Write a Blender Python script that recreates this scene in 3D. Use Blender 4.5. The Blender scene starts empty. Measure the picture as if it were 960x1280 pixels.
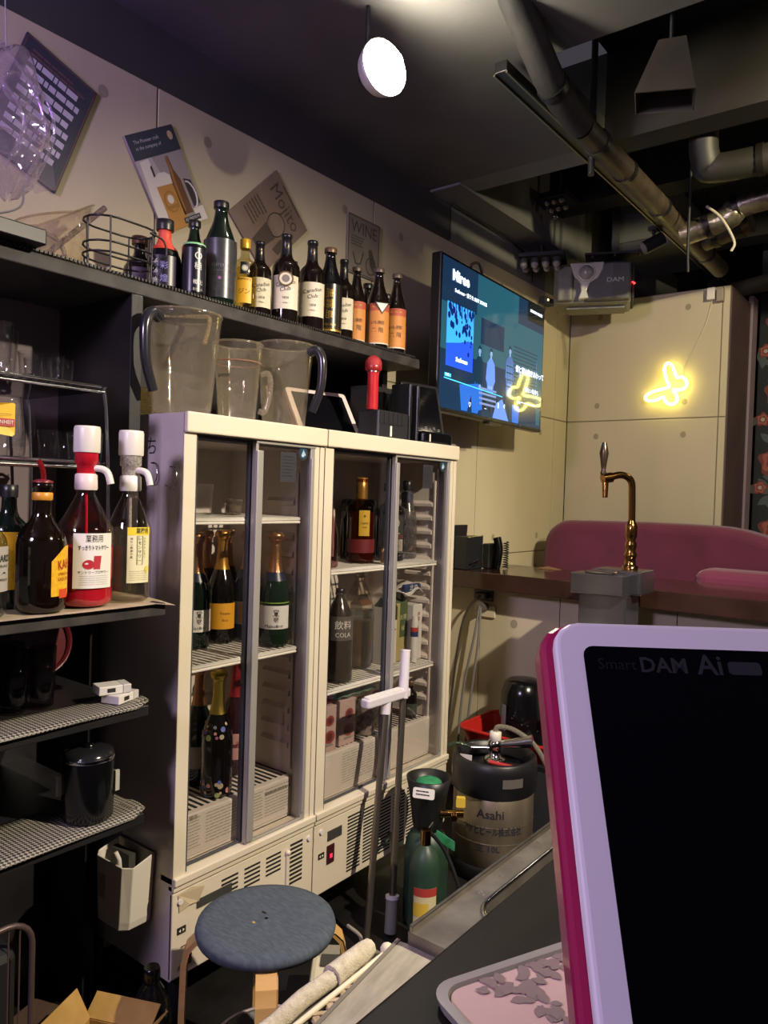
import bpy, bmesh, math, random
from math import pi, sin, cos, tan, atan2, radians, sqrt
from mathutils import Vector, Matrix
random.seed(7)
sc = bpy.context.scene
COL = sc.collection

# ------------------------------------------------------------------ camera
cam_d = bpy.data.cameras.new('camera'); cam = bpy.data.objects.new('camera', cam_d); COL.objects.link(cam)
EYE = Vector((0.0, 0.0, 1.30))
FLZ = -0.09   # floor behind the bar, a little lower than the customers' side datum
YAW, PITCH, ROLL, FPX = radians(37.638), radians(-1.286), radians(1.836), 944.83
fwd = Vector((-sin(YAW)*cos(PITCH), cos(YAW)*cos(PITCH), sin(PITCH)))
rgt = fwd.cross(Vector((0, 0, 1))).normalized(); upv = rgt.cross(fwd)
rgt, upv = rgt*cos(ROLL)+upv*sin(ROLL), upv*cos(ROLL)-rgt*sin(ROLL)
cam.matrix_world = Matrix(((rgt.x, upv.x, -fwd.x, EYE.x), (rgt.y, upv.y, -fwd.y, EYE.y), (rgt.z, upv.z, -fwd.z, EYE.z), (0, 0, 0, 1)))
cam_d.sensor_width = 36.0; cam_d.lens = 36.0*FPX/1280.0; cam_d.clip_start = 0.02
sc.camera = cam

# ------------------------------------------------------------------ world, lights, exposure
w = bpy.data.worlds.new('world'); sc.world = w; w.use_nodes = True
w.node_tree.nodes['Background'].inputs[0].default_value = (0.55, 0.5, 0.62, 1)
w.node_tree.nodes['Background'].inputs[1].default_value = 0.08
sc.view_settings.view_transform = 'Standard'; sc.view_settings.look = 'None'
sc.view_settings.gamma = 1.0; sc.view_settings.use_curve_mapping = False
sc.view_settings.exposure = 0.12
sc.cycles.transparent_max_bounces = 32; sc.cycles.max_bounces = 10
sc.cycles.sample_clamp_indirect = 4.0
def light(name, kind, loc, aim, energy, col, size=0.03, cone=120, blend=0.4):
    d = bpy.data.lights.new(name, kind); d.energy = energy; d.color = col
    if kind == 'AREA': d.size = size
    else: d.shadow_soft_size = size
    if kind == 'SPOT': d.spot_size = radians(cone); d.spot_blend = blend
    o = bpy.data.objects.new(name, d); COL.objects.link(o); o.location = loc
    if aim is not None: o.rotation_euler = (Vector(aim)-Vector(loc)).to_track_quat('-Z', 'Y').to_euler()
    return o
# warm track spotlight over the customers' side of the bar (right of the frame)
light('track_light_key', 'SPOT', (0.75, 1.65, 2.60), (-1.25, 1.85, 0.60), 440, (1.0, 0.87, 0.67), 0.03, 88, 0.75)
# spot added without a seen source to brighten the pale back wall
light('added_back_wall_spot', 'SPOT', (0.45, 2.3, 2.62), (-1.45, 4.43, 1.85), 210, (1.0, 0.87, 0.53), 0.03, 80, 0.8)
# violet party light behind the seat, upper left
light('violet_party_light', 'AREA', (-0.9, -1.3, 2.3), (-1.6, 1.0, 1.3), 44, (0.80, 0.64, 1.0), 0.4)
light('violet_ceiling_wash', 'SPOT', (-1.55, 0.05, 1.95), (-1.75, 0.7, 2.72), 22, (0.40, 0.16, 1.0), 0.05, 110, 0.8)
# dim warm lamp over the sofa corner
light('sofa_corner_lamp', 'POINT', (0.1, 3.6, 2.45), None, 5, (1.0, 0.8, 0.55), 0.06)

# ------------------------------------------------------------------ colour and material helpers
def lin(h):
    if isinstance(h, tuple): return h
    h = h.lstrip('#'); out = []
    for i in (0, 2, 4):
        c = int(h[i:i+2], 16)/255.0
        out.append(c/12.92 if c <= 0.04045 else ((c+0.055)/1.055)**2.4)
    return (out[0], out[1], out[2])
MATS = {}
def mat(name, col, rough=0.5, metal=0.0, emit=0.0, noise=None, bump=None, coat=0.0, spec=0.5, col2=None, stretch=(1, 1, 1), sheen=0.0):
    if name in MATS: return MATS[name]
    m = bpy.data.materials.new(name); m.use_nodes = True; MATS[name] = m
    nt = m.node_tree; b = nt.nodes['Principled BSDF']
    c = lin(col); b.inputs['Base Color'].default_value = (*c, 1)
    b.inputs['Roughness'].default_value = rough; b.inputs['Metallic'].default_value = metal
    b.inputs['Specular IOR Level'].default_value = spec
    if coat: b.inputs['Coat Weight'].default_value = coat; b.inputs['Coat Roughness'].default_value = 0.05
    if sheen: b.inputs['Sheen Weight'].default_value = sheen
    if emit:
        b.inputs['Emission Color'].default_value = (*c, 1); b.inputs['Emission Strength'].default_value = emit
    if noise or bump:
        tc = nt.nodes.new('ShaderNodeTexCoord'); mp = nt.nodes.new('ShaderNodeMapping')
        mp.inputs['Scale'].default_value = stretch
        nt.links.new(tc.outputs['Object'], mp.inputs[0])
    if noise:
        n = nt.nodes.new('ShaderNodeTexNoise'); n.inputs['Scale'].default_value = noise; n.inputs['Detail'].default_value = 6
        r = nt.nodes.new('ShaderNodeMix'); r.data_type = 'RGBA'
        c2 = lin(col2) if col2 else tuple(x*0.7 for x in c)
        r.inputs['A'].default_value = (*c, 1); r.inputs['B'].default_value = (*c2, 1)
        nt.links.new(mp.outputs[0], n.inputs[0])
        rp = nt.nodes.new('ShaderNodeMapRange'); rp.inputs[1].default_value = 0.35; rp.inputs[2].default_value = 0.68
        nt.links.new(n.outputs[0], rp.inputs[0]); nt.links.new(rp.outputs[0], r.inputs['Factor'])
        nt.links.new(r.outputs['Result'], b.inputs['Base Color'])
        if emit: nt.links.new(r.outputs['Result'], b.inputs['Emission Color'])
    if bump:
        n2 = nt.nodes.new('ShaderNodeTexNoise'); n2.inputs['Scale'].default_value = bump[0]; n2.inputs['Detail'].default_value = 4
        bp = nt.nodes.new('ShaderNodeBump'); bp.inputs['Strength'].default_value = bump[1]; bp.inputs['Distance'].default_value = 0.002
        nt.links.new(mp.outputs[0], n2.inputs[0]); nt.links.new(n2.outputs[0], bp.inputs['Height'])
        nt.links.new(bp.outputs[0], b.inputs['Normal'])
    return m
def glass(name, tint='#ffffff', haze=0.0, hazecol='#ffffff', rough=0.02, edge=0.75, base=0.04):
    """thin clear glass or plastic: tinted see-through, mirror-like towards its edges, optional milky haze"""
    if name in MATS: return MATS[name]
    m = bpy.data.materials.new(name); m.use_nodes = True; MATS[name] = m
    nt = m.node_tree; nt.nodes.remove(nt.nodes['Principled BSDF']); out = nt.nodes['Material Output']
    t = nt.nodes.new('ShaderNodeBsdfTransparent'); t.inputs[0].default_value = (*lin(tint), 1)
    g = nt.nodes.new('ShaderNodeBsdfGlossy'); g.inputs['Roughness'].default_value = rough; g.inputs[0].default_value = (0.9, 0.9, 0.9, 1)
    lw = nt.nodes.new('ShaderNodeLayerWeight'); lw.inputs[0].default_value = 0.5
    p = nt.nodes.new('ShaderNodeMath'); p.operation = 'POWER'; p.inputs[1].default_value = 3.5
    nt.links.new(lw.outputs['Facing'], p.inputs[0])
    mr = nt.nodes.new('ShaderNodeMapRange'); mr.inputs[3].default_value = base; mr.inputs[4].default_value = edge
    nt.links.new(p.outputs[0], mr.inputs[0])
    a = t.outputs[0]
    if haze:
        d = nt.nodes.new('ShaderNodeBsdfDiffuse'); d.inputs[0].default_value = (*lin(hazecol), 1)
        tl = nt.nodes.new('ShaderNodeBsdfTranslucent'); tl.inputs[0].default_value = (*lin(hazecol), 1)
        ms = nt.nodes.new('ShaderNodeMixShader'); nt.links.new(d.outputs[0], ms.inputs[1]); nt.links.new(tl.outputs[0], ms.inputs[2])
        mx = nt.nodes.new('ShaderNodeMixShader')
        tc = nt.nodes.new('ShaderNodeTexCoord'); n = nt.nodes.new('ShaderNodeTexNoise'); n.inputs['Scale'].default_value = 240; n.inputs['Detail'].default_value = 3
        nt.links.new(tc.outputs['Object'], n.inputs[0])
        hr = nt.nodes.new('ShaderNodeMapRange'); hr.inputs[1].default_value = 0.3; hr.inputs[2].default_value = 0.7
        hr.inputs[3].default_value = haze*0.5; hr.inputs[4].default_value = haze*1.5
        nt.links.new(n.outputs[0], hr.inputs[0]); nt.links.new(hr.outputs[0], mx.inputs[0])
        nt.links.new(a, mx.inputs[1]); nt.links.new(ms.outputs[0], mx.inputs[2]); a = mx.outputs[0]
    f = nt.nodes.new('ShaderNodeMixShader')
    nt.links.new(mr.outputs[0], f.inputs[0]); nt.links.new(a, f.inputs[1]); nt.links.new(g.outputs[0], f.inputs[2])
    nt.links.new(f.outputs[0], out.inputs['Surface'])
    return m
def emis(name, col, s):
    return mat(name, col, 0.4, emit=s)

# ------------------------------------------------------------------ mesh builder
class MB:
    def __init__(s): s.v = []; s.f = []; s.m = []; s.s = []
    def add(s, vs, fs, mi=0, sm=False):
        k = len(s.v); s.v += [tuple(p) for p in vs]
        for f in fs: s.f.append(tuple(i+k for i in f)); s.m.append(mi); s.s.append(sm)
        return s
    def box(s, x0, y0, z0, x1, y1, z1, mi=0):
        vs = [(x, y, z) for z in (z0, z1) for y in (y0, y1) for x in (x0, x1)]
        return s.add(vs, [(0, 2, 3, 1), (4, 5, 7, 6), (0, 1, 5, 4), (2, 6, 7, 3), (0, 4, 6, 2), (1, 3, 7, 5)], mi)
    def cbox(s, c, d, mi=0):
        return s.box(c[0]-d[0]/2, c[1]-d[1]/2, c[2]-d[2]/2, c[0]+d[0]/2, c[1]+d[1]/2, c[2]+d[2]/2, mi)
    def lathe(s, prof, n=24, c=(0, 0, 0), mi=0, cap0=True, cap1=True, sm=True, sx=1.0, sy=1.0):
        vs = []; fs = []
        for r, z in prof:
            for i in range(n):
                a = 2*pi*i/n; vs.append((c[0]+r*cos(a)*sx, c[1]+r*sin(a)*sy, c[2]+z))
        for k in range(len(prof)-1):
            for i in range(n):
                j = (i+1) % n; fs.append((k*n+i, k*n+j, (k+1)*n+j, (k+1)*n+i))
        s.add(vs, fs, mi, sm)
        if cap0: s.add(vs[:n], [tuple(reversed(range(n)))], mi)
        if cap1: s.add(vs[-n:], [tuple(range(n))], mi)
        return s
    def tube(s, pts, r, n=8, mi=0, closed=False, cap=True, r1=None):
        pts = [Vector(p) for p in pts]; N = len(pts); vs = []; fs = []
        prev = None
        for k, p in enumerate(pts):
            if closed: t = pts[(k+1) % N]-pts[k-1]
            else: t = pts[min(k+1, N-1)]-pts[max(k-1, 0)]
            t.normalize()
            if prev is None:
                u = t.cross(Vector((0, 0, 1)))
                if u.length < 1e-3: u = t.cross(Vector((1, 0, 0)))
            else:
                u = prev-t*prev.dot(t)
                if u.length < 1e-5: u = t.orthogonal()
            u.normalize(); prev = u; v = t.cross(u)
            rr = r if r1 is None else r+(r1-r)*k/(N-1)
            for i in range(n):
                a = 2*pi*i/n; vs.append(p+u*(rr*cos(a))+v*(rr*sin(a)))
        K = N if closed else N-1
        for k in range(K):
            for i in range(n):
                j = (i+1) % n; k2 = (k+1) % N
                fs.append((k*n+i, k2*n+i, k2*n+j, k*n+j))
        s.add(vs, fs, mi, True)
        if cap and not closed:
            s.add(vs[:n], [tuple(range(n))], mi); s.add(vs[-n:], [tuple(reversed(range(n)))], mi)
        return s
    def cyl(s, a, b, r, n=16, mi=0, r1=None): return s.tube([a, b], r, n, mi, r1=r1)
    def prism(s, poly, z0, z1, mi=0):
        n = len(poly); vs = [(x, y, z0) for x, y in poly]+[(x, y, z1) for x, y in poly]
        fs = [tuple(reversed(range(n))), tuple(range(n, 2*n))]+[(i, (i+1) % n, n+(i+1) % n, n+i) for i in range(n)]
        return s.add(vs, fs, mi)
    def ball(s, c, r, n=12, mi=0, sz=1.0):
        prof = [(max(r*sin(pi*k/n), 1e-4), -r*sz*cos(pi*k/n)) for k in range(n+1)]
        return s.lathe(prof, max(8, n+4), c, mi, False, False)
    def patch(s, r, a0, a1, z0, z1, c=(0, 0), n=14, mi=0):
        vs = []; fs = []
        for k in range(n+1):
            a = a0+(a1-a0)*k/n
            vs += [(c[0]+r*cos(a), c[1]+r*sin(a), z0), (c[0]+r*cos(a), c[1]+r*sin(a), z1)]
        for k in range(n): fs.append((2*k, 2*k+2, 2*k+3, 2*k+1))
        return s.add(vs, fs, mi, True)
    def xf(s, M): s.v = [tuple(M @ Vector(p)) for p in s.v]; return s
    def build(s, name, mats, parent=None, loc=None, bevel=0.0, kind=None, label=None, rel=None, seg=2):
        """rel: world point subtracted from the vertices (vertices given in world space)"""
        me = bpy.data.meshes.new(name)
        vs = s.v if rel is None else [(a-rel[0], b-rel[1], c-rel[2]) for a, b, c in s.v]
        me.from_pydata(vs, [], s.f)
        for m in (mats if isinstance(mats, (list, tuple)) else [mats]): me.materials.append(m)
        me.polygons.foreach_set('material_index', s.m); me.polygons.foreach_set('use_smooth', s.s); me.update()
        o = bpy.data.objects.new(name, me); COL.objects.link(o)
        if parent is not None: o.parent = parent
        if loc is not None: o.location = loc
        if bevel:
            b = o.modifiers.new('bevel', 'BEVEL'); b.width = bevel; b.segments = seg; b.limit_method = 'ANGLE'; b.angle_limit = radians(40)
            b.harden_normals = False
        if kind: o['kind'] = kind
        if label: o['label'] = label
        return o
def thing(name, label, cat, loc=(0, 0, 0), rz=0.0, group=None):
    o = bpy.data.objects.new(name, None); COL.objects.link(o); o.empty_display_size = 0.05
    o.location = loc; o.rotation_euler = (0, 0, rz); o['label'] = label; o['category'] = cat
    if group: o['group'] = group
    return o
def tag(o, label, cat, group=None):
    o['label'] = label; o['category'] = cat
    if group: o['group'] = group
    return o
def structure(o): o['kind'] = 'structure'; return o
def dup(root, loc, rz=None, label=None):
    r = root.copy(); COL.objects.link(r); r.location = loc
    if rz is not None: r.rotation_euler = (0, 0, rz)
    if label: r['label'] = label
    for ch in list(root.children):
        c = ch.copy(); COL.objects.link(c); c.parent = r
        for g in ch.children:
            d = g.copy(); COL.objects.link(d); d.parent = c
    return r
def share(src, name_from, parent, loc):
    """another piece with the same mesh"""
    o = src.copy(); COL.objects.link(o); o.parent = parent; o.location = loc; return o

# ------------------------------------------------------------------ lettering
TEXT_CACHE = {}
def text_mesh(s, size, res=2, bold=0.0):
    key = (s, size, bold)
    cu = bpy.data.curves.new('lettering', 'FONT'); cu.body = s; cu.size = size; cu.align_x = 'CENTER'; cu.align_y = 'CENTER'
    cu.resolution_u = res; cu.fill_mode = 'FRONT'; cu.offset = bold
    o = bpy.data.objects.new('lettering', cu); COL.objects.link(o)
    dg = bpy.context.evaluated_depsgraph_get(); ev = o.evaluated_get(dg)
    me = bpy.data.meshes.new_from_object(ev)
    vs = [tuple(v.co) for v in me.vertices]; fs = [tuple(p.vertices) for p in me.polygons]
    bpy.data.objects.remove(o); bpy.data.curves.remove(cu); bpy.data.meshes.remove(me)
    return vs, fs
def basis(pos, right, normal, roll=0.0):
    n = Vector(normal).normalized(); r = Vector(right); r = (r-n*r.dot(n)).normalized(); u = n.cross(r)
    if roll: r, u = r*cos(roll)+u*sin(roll), u*cos(roll)-r*sin(roll)
    return Matrix(((r.x, u.x, n.x, pos[0]), (r.y, u.y, n.y, pos[1]), (r.z, u.z, n.z, pos[2]), (0, 0, 0, 1)))
def text(mb, s, size, M, mi=0, wide=None, bold=0.0):
    vs, fs = text_mesh(s, size, 2, bold)
    if not vs: return mb
    if wide:
        x0 = min(v[0] for v in vs); x1 = max(v[0] for v in vs); k = wide/max(x1-x0, 1e-6); vs = [(v[0]*k, v[1], v[2]) for v in vs]
    return mb.add([M @ Vector(v) for v in vs], fs, mi)
def text_bend(mb, s, size, r, ang, z, mi=0, wide=None, roll=0.0, bold=0.0):
    """lettering wrapped round a bottle of radius r, centred at angle ang and height z"""
    vs, fs = text_mesh(s, size, 2, bold)
    if not vs: return mb
    if wide:
        x0 = min(v[0] for v in vs); x1 = max(v[0] for v in vs); k = wide/max(x1-x0, 1e-6); vs = [(v[0]*k, v[1], v[2]) for v in vs]
    out = []
    for x, y, _ in vs:
        if roll: x, y = x*cos(roll)-y*sin(roll), x*sin(roll)+y*cos(roll)
        a = ang+x/r; out.append((r*cos(a), r*sin(a), z+y))
    return mb.add(out, fs, mi)
def lines(mb, M, w, rows, mi=0, h=0.0012, seed=0, ragged=0.35):
    """small print too fine to read: thin bars of uneven length"""
    rnd = random.Random(seed)
    for v in rows:
        ww = w*(1-ragged*rnd.random())
        x = -w/2
        while x < -w/2+ww:
            l = min(rnd.uniform(0.06, 0.22)*w, w/2-x)
            mb.add([M @ Vector((x, v, 0)), M @ Vector((x+l, v, 0)), M @ Vector((x+l, v+h, 0)), M @ Vector((x, v+h, 0))], [(0, 1, 2, 3)], mi)
            x += l+w*0.02
    return mb
def arc(c, r, a0, a1, n, plane='xz'):
    out = []
    for k in range(n+1):
        a = a0+(a1-a0)*k/n; u, v = r*cos(a), r*sin(a)
        out.append((c[0]+u, c[1], c[2]+v) if plane == 'xz' else (c[0]+u, c[1]+v, c[2]) if plane == 'xy' else (c[0], c[1]+u, c[2]+v))
    return out
def smooth_path(pts, n=6):
    """Catmull-Rom through the given points"""
    P = [Vector(p) for p in pts]; out = []
    for i in range(len(P)-1):
        p0 = P[max(i-1, 0)]; p1 = P[i]; p2 = P[i+1]; p3 = P[min(i+2, len(P)-1)]
        for k in range(n):
            t = k/n
            out.append(0.5*((2*p1)+(p2-p0)*t+(2*p0-5*p1+4*p2-p3)*t*t+(3*p1-p0-3*p2+p3)*t**3))
    out.append(P[-1]); return out
def face_cam(x, y): return atan2(EYE.y-y, EYE.x-x)

# common materials
BLACK = mat('matt_black', '#121113', 0.6)
GLOSSBLACK = mat('gloss_black', '#0b0b0d', 0.18)
WHITEP = mat('white_plastic', '#d2ccc4', 0.35)
PAPER = mat('paper_white', '#dcd6c8', 0.7)
INK = mat('ink_black', '#1a1a1c', 0.7)
CHROME = mat('chrome', '#c9c9c9', 0.12, 1.0)
STEEL = mat('brushed_steel', '#9b9690', 0.3, 1.0, noise=40, bump=(200, 0.05))
CLEAR = glass('clear_glass')
# ================================================================== the room
WALLM = mat('printed_concrete_wallpaper', '#b9ae95', 0.75, noise=1.6, col2='#aa9f86', bump=(35, 0.12), stretch=(1, 1, 0.35))
WALLJ = mat('wall_joint', '#7d745f', 0.9)
GREYP = mat('grey_painted_plaster', '#6e6d69', 0.8, noise=3, col2='#605f5c', bump=(60, 0.2))
CEILM = mat('dark_painted_ceiling', '#5a5854', 0.8, noise=4, col2='#4e4c48', bump=(50, 0.25))
CEILD = mat('black_painted_slab', '#1b1a19', 0.85, noise=4, col2='#141312', bump=(30, 0.4))
FLOORM = mat('dark_floor_vinyl', '#1d1a18', 0.45, noise=12, col2='#131110')
HOLEM = mat('tie_hole_print', '#8d8470', 0.9)

def panel_wall(parent, plane, fixed, us, zs, t, holes=True):
    for i in range(len(us)-1):
        for j in range(len(zs)-1):
            m = MB(); g = 0.003
            u0, u1, z0, z1 = us[i]+g, us[i+1]-g, zs[j]+g, zs[j+1]-g
            if plane == 'x': m.box(fixed, u0, z0, fixed+t, u1, z1)
            else: m.box(u0, fixed-t, z0, u1, fixed, z1)
            p = m.build('wall_panel', WALLM, parent, bevel=0.0015, seg=1)
            if not holes or u1-u0 < 0.4: continue
            h = MB()
            for du in ([0.19, -0.18] if u1-u0 > 0.5 else [0.1]):
                for dz in (0.09, -0.09):
                    u = (u0+du) if du > 0 else (u1+du); z = (z0+dz) if dz > 0 else (z1+dz)
                    ring = []
                    for k in range(14):
                        a = 2*pi*k/14
                        ring.append((fixed+t+0.0006, u+0.016*cos(a), z+0.018*sin(a)) if plane == 'x' else (u+0.016*cos(a), fixed-t-0.0006, z+0.018*sin(a)))
                    h.add(ring, [tuple(range(14)) if plane == 'x' else tuple(range(14))])
            h.build('tie_hole_marks', HOLEM, p, kind='stuff')
wl = structure(MB().box(-2.12, -0.9, FLZ, -2.005, 4.6, 2.52).build('wall_left', WALLJ))
panel_wall(wl, 'x', -2.005, [-0.4, 0.5, 1.40, 2.46, 3.36, 4.25, 4.43], [FLZ, 1.0, 1.79, 2.52], 0.005)
MB().box(-2.12, -0.9, 2.52, -2.004, 3.04, 3.05).build('upper_band', mat('charcoal_band', '#3a3839', 0.8, noise=4, col2='#323031'), wl)
MB().box(-2.12, 3.04, 2.52, -2.004, 4.6, 3.05).build('upper_band', GREYP, wl)
for y in (3.04, 3.9): MB().box(-2.004, y, 2.53, -2.002, y+0.006, 2.69).build('seam_strip', CEILD, wl)
wb = structure(MB().box(-2.0, 4.435, FLZ, -1.07, 4.87, 2.51).build('wall_back', WALLJ))
panel_wall(wb, 'y', 4.435, [-2.0, -1.11, -1.07], [FLZ, 1.0, 1.79, 2.51], 0.005)
ENDB = mat('brown_end_board', '#4d3d3c', 0.6, noise=5, col2='#43343a')
MB().box(-1.07, 4.436, FLZ, -1.062, 4.87, 2.50).build('end_board', ENDB, wb)
structure(MB().box(-1.075, 4.88, FLZ, -1.05, 5.0, 2.55).build('trim_1', mat('lilac_door_trim', '#80707c', 0.5)))
FLW = mat('dark_floral_wallpaper', '#1c2023', 0.8, noise=6, col2='#15181b')
wf = structure(MB().box(-1.06, 5.12, FLZ, 1.6, 5.2, 3.0).build('wall_far', FLW))
# printed flowers and leaves on the dark wallpaper
rn = random.Random(3)
fl = MB(); FLM = [mat('print_rose', '#8f5044', 0.8), mat('print_rose_dark', '#6a352f', 0.8), mat('print_cream', '#a39484', 0.8), mat('print_leaf', '#434d4d', 0.8)]
def flat_poly(cx, cz, pts, mi, d): fl.add([(cx+a, 5.12-d, cz+b) for a, b in pts], [tuple(range(len(pts)))], mi)
def rose(cx, cz, R, s):
    r2 = random.Random(s)
    for k, (rr, mi) in enumerate(((1.0, 1), (0.78, 0), (0.5, 1), (0.3, 2))):
        pts = [(R*rr*(1+0.16*sin(5*2*pi*i/30+r2.random()*0.3+k))*cos(2*pi*i/30), R*rr*(1+0.16*sin(5*2*pi*i/30+k))*sin(2*pi*i/30)) for i in range(30)]
        flat_poly(cx, cz, pts, mi, 0.002+0.0006*k)
def leaf(cx, cz, L, a):
    pts = []
    for t in range(9): u = t/8; pts.append((L*u, 0.22*L*sin(pi*u)))
    for t in range(7, 0, -1): u = t/8; pts.append((L*u, -0.22*L*sin(pi*u)))
    flat_poly(cx, cz, [(x*cos(a)-y*sin(a), x*sin(a)+y*cos(a)) for x, y in pts], 3, 0.0006+0.0012*rn.random())
for col, x0 in enumerate((-0.92, -0.55, -0.18, 0.25, 0.7)):
    for k in range(6):
        z = 2.42-0.42*k-(col % 2)*0.2
        rose(x0+rn.uniform(-.03, .03), z, 0.085, col*10+k)
        rose(x0-0.1, z-0.16, 0.04, col*10+k+100)
        for q in range(9): leaf(x0+rn.uniform(-.12, .1), z-rn.uniform(0.1, 0.3), rn.uniform(0.08, 0.13), rn.uniform(0, 2*pi))
fl.build('floral_print', FLM, wf, kind='stuff')
structure(MB().box(-2.2, 6.4, FLZ, 1.7, 6.5, 3.05).build('wall_rear', CEILD))
structure(MB().box(-2.12, -1.2, FLZ-0.06, 2.2, 6.5, FLZ).build('floor', FLOORM))
ce = structure(MB().box(-2.12, -1.4, 2.70, 2.2, 2.20, 2.80).build('ceiling', CEILM))
MB().box(-2.12, 2.20, 2.70, -1.18, 2.86, 2.80).build('ceiling_strip', CEILM, ce)
MB().box(-1.18, 2.20, 3.05, 2.2, 2.99, 3.12).build('recess_slab', CEILD, ce)
MB().box(-2.12, 2.99, 3.05, 2.2, 6.5, 3.12).build('recess_slab', CEILD, ce)
MB().box(-1.84, 2.862, 2.70, -1.18, 2.99, 3.05).build('cross_beam', GREYP, ce)
MB().box(-1.18, 2.862, 2.70, 2.2, 2.99, 3.05).build('cross_beam', mat('brown_black_beam', '#2e2a25', 0.8, noise=6, col2='#25221e'), ce)
MB().box(-2.0, 2.862, 2.69, -1.84, 6.0, 3.05).build('wall_beam', GREYP, ce)
for y in (3.75, 4.75): MB().box(-1.84, y, 2.86, 2.2, y+0.16, 3.05).build('joist', CEILD, ce)
# ================================================================== black shelf unit on the left wall
SHB = mat('black_painted_board', '#191719', 0.42, noise=9, col2='#221f20', bump=(60, 0.15))
SHX = mat('worn_black_board', '#1f1c1d', 0.6, noise=22, col2='#3a3533')
su = thing('shelf_unit', 'black painted shelf unit with boards and uprights along the left wall', 'shelf', (-1.8, 0.7, 0))
S0 = (-1.8, 0.7, 0)
MB().box(-2.0, -0.3, 1.777, -1.65, 2.33, 1.812).build('top_board', SHX, su, rel=S0, bevel=0.003)
MB().box(-2.0, 1.095, 1.0, -1.65, 1.128, 1.777).build('upright', SHB, su, rel=S0, bevel=0.002)
MB().box(-2.0, 1.095, FLZ, -1.80, 1.128, 1.0).build('lower_upright', SHB, su, rel=S0, bevel=0.002)
MB().box(-2.0, 2.30, 1.49, -1.80, 2.33, 1.777).build('end_panel', SHB, su, rel=S0, bevel=0.002)
MB().box(-1.999, 1.128, 1.05, -1.985, 2.30, 1.777).build('back_panel', SHB, su, rel=S0)
MB().box(-2.0, -0.3, FLZ, -1.985, 1.095, 1.01).build('back_panel', SHB, su, rel=S0)
MB().box(-2.0, -0.3, 1.04, -1.985, 1.095, 1.777).build('back_panel', mat('shade_mauve_board', '#64565a', 0.6, noise=6, col2='#594c50'), su, rel=S0)  # board added here; its mauve carries the shade under the top board
MB().box(-2.0, -0.3, 1.012, -1.43, 1.055, 1.040).build('shelf_board', SHX, su, rel=S0, bevel=0.002)
MB().box(-2.0, -0.3, 0.782, -1.455, 1.035, 0.806).build('shelf_board', SHB, su, rel=S0, bevel=0.002)
MB().box(-2.0, -0.3, 0.536, -1.455, 1.03, 0.560).build('shelf_board', SHB, su, rel=S0, bevel=0.002)
# lining sheet on the bottle shelf, its front corner curling past the board
ln = MB()
for i in range(24):
    for j in range(8):
        pass
NX, NY = 8, 26; vs = []; fs = []
for j in range(NY+1):
    for i in range(NX+1):
        x = -1.98+0.565*i/NX; y = -0.3+1.372*j/NY
        cur = max(0, (y-1.0)/0.07)*max(0, (x+1.60)/0.18)
        vs.append((x, y, 1.0415-0.012*cur*cur+0.006*cur))
for j in range(NY):
    for i in range(NX): a = j*(NX+1)+i; fs.append((a, a+1, a+NX+2, a+NX+1))
ln.add(vs, fs, 0, True)
ln.build('lining_sheet', mat('beige_shelf_liner', '#b09f86', 0.7, noise=30, col2='#94836c'), su, rel=S0)
# woven anti-slip mats (lattice pattern of raised threads)
def lattice(name):
    if name in MATS: return MATS[name]
    m = mat(name, '#34322f', 0.7); nt = m.node_tree; b = nt.nodes['Principled BSDF']
    tc = nt.nodes.new('ShaderNodeTexCoord'); mp = nt.nodes.new('ShaderNodeMapping'); mp.inputs['Scale'].default_value = (150, 150, 150); mp.inputs['Rotation'].default_value = (0, 0, radians(45))
    ck = nt.nodes.new('ShaderNodeTexChecker'); ck.inputs['Color1'].default_value = (*lin('#8d877b'), 1); ck.inputs['Color2'].default_value = (*lin('#1e1c1b'), 1); ck.inputs['Scale'].default_value = 1.0
    nt.links.new(tc.outputs['Object'], mp.inputs[0]); nt.links.new(mp.outputs[0], ck.inputs[0]); nt.links.new(ck.outputs[0], b.inputs['Base Color'])
    return m
def slip_mat(z, x0, x1, y0, y1, sag):
    vs = []; fs = []; NX, NY = 6, 30
    for j in range(NY+1):
        for i in range(NX+1):
            x = x0+(x1-x0)*i/NX; y = y0+(y1-y0)*j/NY
            e = max(0, (y-(y1-0.05))/0.05)
            wv = 0.004*sin(9*y+2)*(i/NX)
            vs.append((x+wv-0.02*e*e*(i/NX), y, z+0.003+(0.006*e*e if i > 3 else 0)-sag*(i == NX)*0.004))
    for j in range(NY):
        for i in range(NX): a = j*(NX+1)+i; fs.append((a, a+1, a+NX+2, a+NX+1))
    m = MB().add(vs, fs, 0, True).build('anti_slip_mat', lattice('woven_slip_mat'), su, rel=S0)
    sl = m.modifiers.new('thickness', 'SOLIDIFY'); sl.thickness = 0.003; return m
slip_mat(0.8075, -1.56, -1.445, -0.2, 1.045, 1)
slip_mat(0.5615, -1.62, -1.442, -0.2, 1.04, 1)
tm = slip_mat(1.8135, -1.98, -1.652, 0.2, 2.3, 0)
bd = MB()
for k in range(170):
    y = 0.6+k*0.01; bd.cbox((-1.647, y, 1.816), (0.006, 0.0045, 0.006))
bd.build('mat_edge_nubs', mat('black_rubber', '#2a2827', 0.5), su, rel=S0, kind='stuff')
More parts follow.
